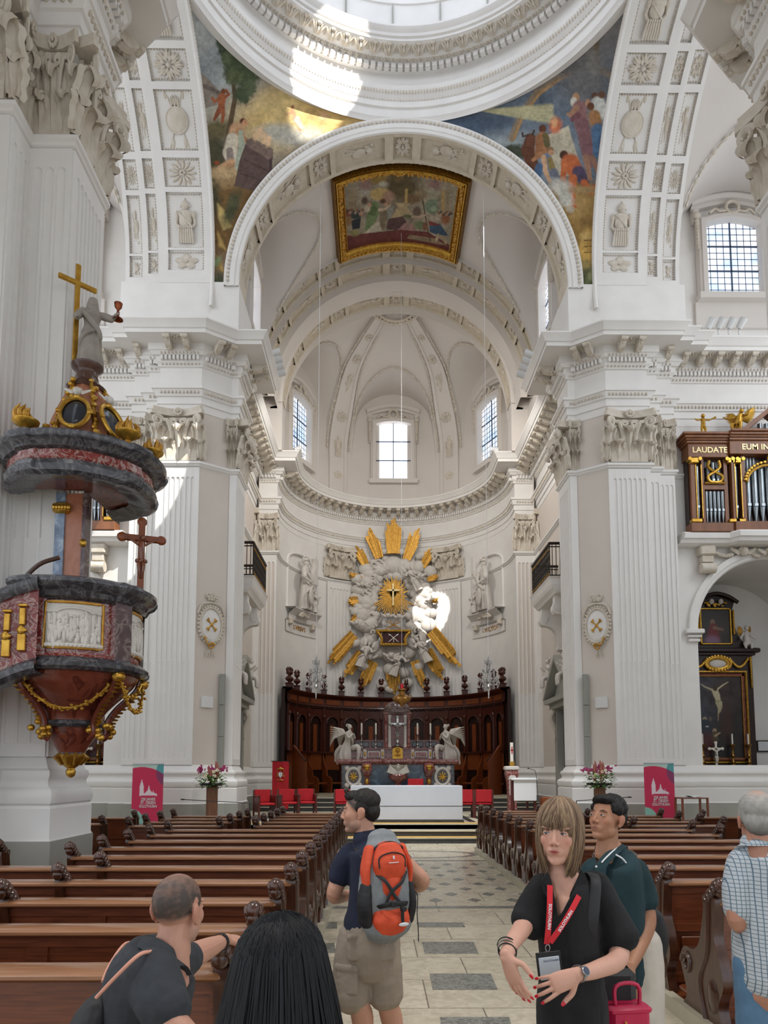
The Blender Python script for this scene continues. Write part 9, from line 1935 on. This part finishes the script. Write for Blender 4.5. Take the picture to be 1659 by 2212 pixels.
# ---------------------------------------------------------------- 4 man in charcoal polo leaning on the nearest pew
y = 2.6; t = person('balding man in charcoal polo shirt leaning with one hand on the nearest pew end', (J3(320, 2150, y).x, y, 0)); X = J3(385, 1967, y); HM = at(X.x, y, X.z, rz=2.86, rx=.02, s=1.0); b = MB(); headmesh(b, HM)
b.limb(L3((368, 2052, 2.6, .07, .07), (335, 2105, 2.6, .12, .17), (315, 2180, 2.6, .125, .18), (295, 2290, 2.58, .13, .17), (285, 2400, 2.55, .14, .17)), 24, 4, up=(0, 1, 0))
A = J3(375, 2085, 2.8); Hd = V((-1.50, 3.36, 1.115)); b.limb([(*A, .058, .058), (*A.lerp(Hd, .35), .05, .05), (*A.lerp(Hd, .62), .044, .042), (*A.lerp(Hd, .9), .03, .027), (*A.lerp(Hd, .98), .03, .024)], 16, 5)
b.limb(L3((318, 2110, 2.44, .066, .066), (352, 2190, 2.36, .056, .056), (395, 2240, 2.33, .05, .05), (450, 2290, 2.4, .04, .04), (500, 2330, 2.5, .03, .03)), 16, 5)
d = (Hd-A).normalized(); hand(b, A.lerp(Hd, .96), (d.x+.25, d.y, -.15), (0, -.25, 1), 1, (.55, .6, .6, .6), (.5, .6), .06, 1.08); hand(b, J3(505, 2334, 2.5), (.6, .2, -.5), (0, -.8, .5), -1, (.5, .5, .5, .5), s=1.05)
q = J3(285, 2400, 2.55)
for s, yy in ((-1, 2.45), (1, 2.65)): b.limb([(q.x, yy, q.z, .1, .1), (q.x+.12, yy, .55, .07, .07), (q.x+.05, yy, .1, .05, .05), (q.x+.13, yy, .04, .04, .04)], 14, 4)
co, no, f = remesh(b, .0036, 3); c = facecol(co, HM, 'bf8f7a', '9a5a50', '4a3a30', stub='8a7a70', scalp=('463d38', 0, .5)); meshobj('body', co, f, SKINM, t, c); eyes(t, HM)
b = MB(); b.limb(L3((358, 2068, 2.6, .08, .085), (335, 2095, 2.6, .14, .2), (312, 2180, 2.6, .148, .215), (292, 2290, 2.58, .15, .2), (288, 2370, 2.55, .15, .19)), 28, 5, up=(0, 1, 0)); b.limb(L3((328, 2108, 2.45, .09, .09), (350, 2165, 2.38, .083, .083), (362, 2180, 2.36, .075, .078)), 20, 4); b.limb([(*A.lerp(Hd, -.08), .085, .085), (*A.lerp(Hd, .1), .078, .078), (*A.lerp(Hd, .2), .068, .07)], 20, 4)
cloth('polo_shirt', b, M['char'], t, .006, 3, .011, 10, 4); b = MB(); q = crom([tuple(J3(398, 2102, 2.56)), tuple(J3(372, 2068, 2.49)), tuple(J3(328, 2040, 2.5)), tuple(J3(302, 2030, 2.6)), tuple(J3(330, 2022, 2.72))], 5); b.tube(q, [(.03, .008)]*len(q), 8, up=(-.1, -.5, .8)); b.obj('collar', M['char'], t)
b = MB(); q = J3(288, 2370, 2.55)
for yy in (2.44, 2.66): b.limb([(q.x, yy, q.z+.05, .13, .12), (q.x+.1, yy, .55, .1, .1), (q.x+.06, yy, .15, .085, .085)], 18, 4)
cloth('trousers', b, M['navy'], t, .009, 3, .008, 10, 3)
wristband('wristband', 'black fitness band on the wrist of the balding man at the pew', 'watch', A.lerp(Hd, .84), Hd-A, .035, .011, M['blackr'])
t = thing('sling_bag', 'black drawstring bag with salmon cords on the back of the balding man', 'bag', tuple(J3(215, 2212, 2.55))); b = MB(); b.limb(L3((240, 2145, 2.55, .03, .05), (212, 2200, 2.5, .07, .12), (190, 2280, 2.5, .08, .14), (185, 2340, 2.5, .06, .12)), 20, 4, up=(0, 1, 0)); cloth('bag', b, M['blackr'], t, .007, 3, .008, 12, 3)
b = MB(); b.tube(crom([tuple(J3(222, 2120, 2.5)), tuple(J3(240, 2080, 2.62)), tuple(J3(272, 2038, 2.72)), tuple(J3(300, 2045, 2.78))], 5), .006, 7); b.tube(crom([tuple(J3(208, 2155, 2.42)), tuple(J3(255, 2105, 2.37)), tuple(J3(300, 2063, 2.38)), tuple(J3(330, 2055, 2.44))], 5), .006, 7); b.obj('cord', M['pinkcord'], t)
# ---------------------------------------------------------------- 5 woman with long black hair, seen from behind
y = 1.62; t = person('woman with long black hair seen from behind in the foreground', (J3(612, 2100, y).x, y, 0)); X = J3(612, 2113, y); HM = at(X.x, y, X.z, rz=2.75, s=1.0); b = MB(); headmesh(b, HM, True)
zc = X.z; b.limb([(X.x, y+.02, zc-.18, .062, .06), (X.x, y+.03, zc-.26, .15, .09), (X.x, y+.02, zc-.45, .15, .11), (X.x, y+.02, zc-.7, .14, .11), (X.x, y+.02, zc-.85, .16, .12)], 22, 4)
for s in (-1, 1): b.limb([(X.x+s*.17, y+.02, zc-.27, .05, .05), (X.x+s*.2, y+.0, zc-.55, .042, .042), (X.x+s*.17, y+.12, zc-.75, .03, .03)], 14, 4); hand(b, (X.x+s*.17, y+.13, zc-.76), (-s*.3, .6, -.4), (s, 0, .4), s, (.4, .4, .4, .4)); b.limb([(X.x+s*.08, y+.02, zc-.9, .09, .09), (X.x+s*.085, y, .5, .06, .06), (X.x+s*.085, y+.02, .1, .04, .04), (X.x+s*.085, y+.1, .04, .035, .03)], 14, 4)
co, no, f = remesh(b, .005, 3); meshobj('body', co, f, SKINM, t, facecol(co, HM, 'b98a70')); eyes(t, HM)
b = MB(); b.limb([(X.x, y+.03, zc-.235, .1, .075), (X.x, y+.03, zc-.27, .185, .105), (X.x, y+.02, zc-.45, .175, .13), (X.x, y+.02, zc-.8, .17, .13)], 24, 4)
for s in (-1, 1): b.limb([(X.x+s*.16, y+.02, zc-.27, .075, .075), (X.x+s*.19, y+.01, zc-.42, .07, .07)], 18, 4)
cloth('blouse', b, M['cream_c'], t, .008, 3, .008, 10, 3); b = MB()
for s in (-1, 1): b.limb([(X.x+s*.08, y+.02, zc-.8, .12, .12), (X.x+s*.085, y, .5, .085, .085), (X.x+s*.085, y+.02, .12, .06, .06)], 16, 4)
cloth('trousers', b, M['navy'], t, .009, 3, .006, 10, 3)
h = strands('hair', HM, t, 2600, .5, lambda a, g: (.2+.05*g.random()) if abs((a+pi) % (2*pi)-pi) < .6 else .62+.1*g.random(), ['0d0d10', '131317', '0a0a0c', '1b1b20'], 4, .0027, .012, .3, tip=.25, shellr=1.06, seg=16)
b = MB(); loft(b, [(0, .014, .13, .02, .02), (0, .014, .12, .05, .06), (0, .016, .085, .076, .094), (0, .02, .03, .09, .106), (0, .026, -.05, .102, .108), (0, .035, -.15, .122, .1), (0, .045, -.3, .138, .088), (0, .05, -.45, .13, .07)], 40, 16, .05, M_=HM)
A_ = [HM.inverted() @ V(p) for p in b.v]; b.f = [fc for fc in b.f if not any((A_[i].y < -.05 and A_[i].z < .06) for i in fc)]; b.obj('hair_underlayer', HAIRM, h, smooth=180, col=np.tile(np.array(lin('0b0b0d')), (len(b.v), 1)))
# ---------------------------------------------------------------- 6 grey haired man in a checked shirt at the right edge
y = 3.7; t = person('grey haired man in pale checked shirt and jeans, back turned at the right edge', (J3(1640, 1900, y).x, y, 0)); X = J3(1634, 1770, y); HM = at(X.x, y, X.z, rz=2.9, s=1.04); b = MB(); headmesh(b, HM)
b.limb(L3((1640, 1830, 3.71, .07, .07), (1652, 1862, 3.71, .17, .1), (1655, 1950, 3.71, .16, .12), (1655, 2050, 3.71, .15, .125), (1655, 2130, 3.71, .16, .13)), 24, 4)
b.limb(L3((1598, 1862, 3.72, .06, .06), (1592, 1930, 3.7, .052, .052), (1594, 1992, 3.68, .046, .046), (1625, 2000, 3.88, .038, .036), (1660, 1985, 4.02, .03, .028)), 16, 5); b.limb(L3((1712, 1862, 3.72, .06, .06), (1722, 1930, 3.7, .052, .052), (1722, 1992, 3.68, .046, .046), (1700, 2000, 3.88, .038, .036), (1672, 1985, 4.02, .03, .028)), 16, 5)
hand(b, J3(1660, 1985, 4.02), (.7, .4, .2), (0, .8, .5), 1, (.5, .5, .5, .5)); hand(b, J3(1673, 1985, 4.02), (-.7, .4, .1), (0, .8, .5), -1, (.5, .5, .5, .5)); hx = J3(1670, 2130, 3.71).x
for s in (-1, 1): b.limb([(hx+s*.085, 3.71, .8, .09, .09), (hx+s*.09, 3.7, .48, .062, .062), (hx+s*.09, 3.72, .1, .045, .045), (hx+s*.09, 3.82, .04, .04, .035)], 14, 4)
co, no, f = remesh(b, .0045, 3); meshobj('body', co, f, SKINM, t, facecol(co, HM, 'b9866f', scalp=('8d8a84', 0, .8))); eyes(t, HM)
def thin(L, c): w = np.exp(-(L[:, 0]/.03)**2-((L[:, 1]-.045)/.035)**2)*(L[:, 2] > .07); d = np.clip((-.0-L[:, 2])/.06, 0, 1); c = c+(np.array(lin('4f4c48'))-c)*d[:, None]*.7; return c+(np.array(lin('b58f7c'))-c)*np.clip(w*1.1, 0, 1)[:, None]
haircap('hair', HM, t, [((0, .03, .058), (.083, .093, .078)), ((0, .06, -.005), (.074, .06, .07)), ((.06, .02, .03), (.028, .05, .052)), ((-.06, .02, .03), (.028, .05, .052)), ((0, -.05, .08), (.06, .045, .035))], '9a9791', .0045, .007, 60, thin)
m, nt, bs = newmat('checked_cotton', .85); N = nt.nodes; L = nt.links; tc = N.new('ShaderNodeTexCoord'); sep = N.new('ShaderNodeSeparateXYZ'); L.new(tc.outputs['Object'], sep.inputs[0]); prev = None
for ax_ in ('X', 'Z', 'Y'):
    mu = N.new('ShaderNodeMath'); mu.operation = 'MULTIPLY'; mu.inputs[1].default_value = 52; L.new(sep.outputs[ax_], mu.inputs[0]); fr_ = N.new('ShaderNodeMath'); fr_.operation = 'FRACT'; L.new(mu.outputs[0], fr_.inputs[0]); lt = N.new('ShaderNodeMath'); lt.operation = 'LESS_THAN'; lt.inputs[1].default_value = .16 if ax_ != 'Y' else .0; L.new(fr_.outputs[0], lt.inputs[0])
    if prev is None: prev = lt
    else: a_ = N.new('ShaderNodeMath'); a_.operation = 'MAXIMUM'; L.new(prev.outputs[0], a_.inputs[0]); L.new(lt.outputs[0], a_.inputs[1]); prev = a_
mxn = N.new('ShaderNodeMixRGB'); mxn.inputs['Color1'].default_value = (*lin('bcc3c8'), 1); mxn.inputs['Color2'].default_value = (*lin('5d7484'), 1); L.new(prev.outputs[0], mxn.inputs['Fac']); L.new(mxn.outputs[0], bs.inputs['Base Color'])
b = MB(); b.limb(L3((1640, 1826, 3.71, .1, .095), (1650, 1846, 3.71, .19, .12), (1656, 1950, 3.71, .185, .14), (1657, 2050, 3.71, .185, .15), (1657, 2108, 3.71, .19, .15)), 28, 5); b.limb(L3((1606, 1862, 3.72, .085, .08), (1598, 1920, 3.7, .082, .082), (1600, 1965, 3.69, .078, .08)), 20, 4); b.limb(L3((1705, 1862, 3.72, .085, .08), (1715, 1920, 3.7, .082, .082), (1713, 1965, 3.69, .078, .08)), 20, 4)
cloth('checked_shirt', b, m, t, .007, 3, .009, 8, 3); b = MB(); q = crom([tuple(J3(1596, 1832, 3.72)), tuple(J3(1615, 1822, 3.64)), tuple(J3(1640, 1820, 3.615)), tuple(J3(1668, 1822, 3.64)), tuple(J3(1684, 1834, 3.72))], 4); b.tube(q, [(.024, .008)]*len(q), 8, up=(0, -.6, .8)); b.obj('collar', m, t)
b = MB()
for s in (-1, 1): b.limb([(hx+s*.075, 3.71, .9, .1, .115), (hx+s*.085, 3.71, .7, .095, .1), (hx+s*.095, 3.71, .4, .085, .085), (hx+s*.09, 3.72, .12, .075, .075)], 18, 4)
cloth('jeans', b, M['jeans'], t, .008, 3, .008, 10, 3)
# ================================================================ light and camera
w = bpy.data.worlds.new('daylight'); SC.world = w; w.use_nodes = True
w.node_tree.nodes['Background'].inputs['Color'].default_value = (.9, .96, 1.04, 1); w.node_tree.nodes['Background'].inputs['Strength'].default_value = 1.7
def area(nm, loc, target, sx, sy, power, col=(1, 1, 1), spread=180):
    l = bpy.data.lights.new(nm, 'AREA'); l.shape = 'RECTANGLE'; l.size = sx; l.size_y = sy; l.energy = power; l.color = col; l.spread = R_(spread)
    o = bpy.data.objects.new(nm, l); COL.objects.link(o); o.location = loc; d = V(target)-V(loc); o.rotation_euler = d.to_track_quat('-Z', 'Y').to_euler(); return o
def spot(nm, src, dst, ang, power, blend=.08, rad=.03, col=(1., .97, .9)):
    l = bpy.data.lights.new(nm, 'SPOT'); l.energy = power; l.spot_size = R_(ang); l.spot_blend = blend; l.shadow_soft_size = rad; l.color = col
    o = bpy.data.objects.new(nm, l); COL.objects.link(o); o.location = src; o.rotation_euler = (V(dst)-V(src)).to_track_quat('-Z', 'Y').to_euler(); return o
# floodlights on the chancel cornice
for s in (-1, 1):
    area('flood_apse', (s*2.9, 24.8, 15.9), (-s*1.0, 35, 8.5), .5, 1.4, 330, (1, .96, .9))
for s in (-1, 1): area('flood_sanctuary', (s*4.1, 13.2, 15.7), (s*.2, 21.3, .6), .5, 1.2, 130, (.97, .98, 1), 42)  # added lamps by the west crossing piers, brightening the altar table
for s in (-1, 1):
    area('flood_nave', (s*5.2, 2.2, 14.8), (s*.3, 4.6, .5), .8, 1.6, 120, (1, .98, .96), 70)  # unseen lamps added to brighten the nave floor and the people
    area('transept_window', (s*14.6, 14.5, 15), (s*10, 22.4, 11), 3, 4, 260, (.92, .97, 1))  # fill lamp added at the open transept end to lift its wall
# shafts of sunlight from spots inside the drum
spot('sunbeam_glory', (3.5, 12.4, 27.5), tuple(P(932, 1312, y=35.3)), 3.6, 90000)
spot('sunbeam_ring', (4.2, 12.0, 28.0), tuple(P(700, 170, y=21.0)), 11, 30000, .25)
spot('sunbeam_pier', (3.0, 13.0, 27.0), tuple(P(300, 1100, y=21.7)), 4.6, 60000, .15)
cd = bpy.data.cameras.new('camera'); cam = bpy.data.objects.new('camera', cd); COL.objects.link(cam); SC.camera = cam
cam.location = CAM; cam.rotation_euler = (pi/2+PITCH, 0, -YAW)
cd.sensor_fit = 'AUTO'; cd.sensor_width = 36; cd.lens = 36*FPX/2212; cd.shift_x = (829.5-PPX)/2212; cd.shift_y = (PPY-1106)/2212
cd.clip_start = .05; cd.clip_end = 200
SC.view_settings.view_transform = 'Standard'; SC.view_settings.look = 'None'; SC.view_settings.exposure = EXPO; SC.view_settings.gamma = 1.0; SC.view_settings.use_curve_mapping = False
SC.cycles.max_bounces = 6; SC.cycles.diffuse_bounces = 4; SC.cycles.glossy_bounces = 3; SC.cycles.transmission_bounces = 4; SC.cycles.transparent_max_bounces = 6
SC.cycles.caustics_reflective = False; SC.cycles.caustics_refractive = False; SC.cycles.sample_clamp_indirect = 6
SC.cycles.use_denoising = True; SC.cycles.use_adaptive_sampling = True; SC.cycles.adaptive_threshold = .02
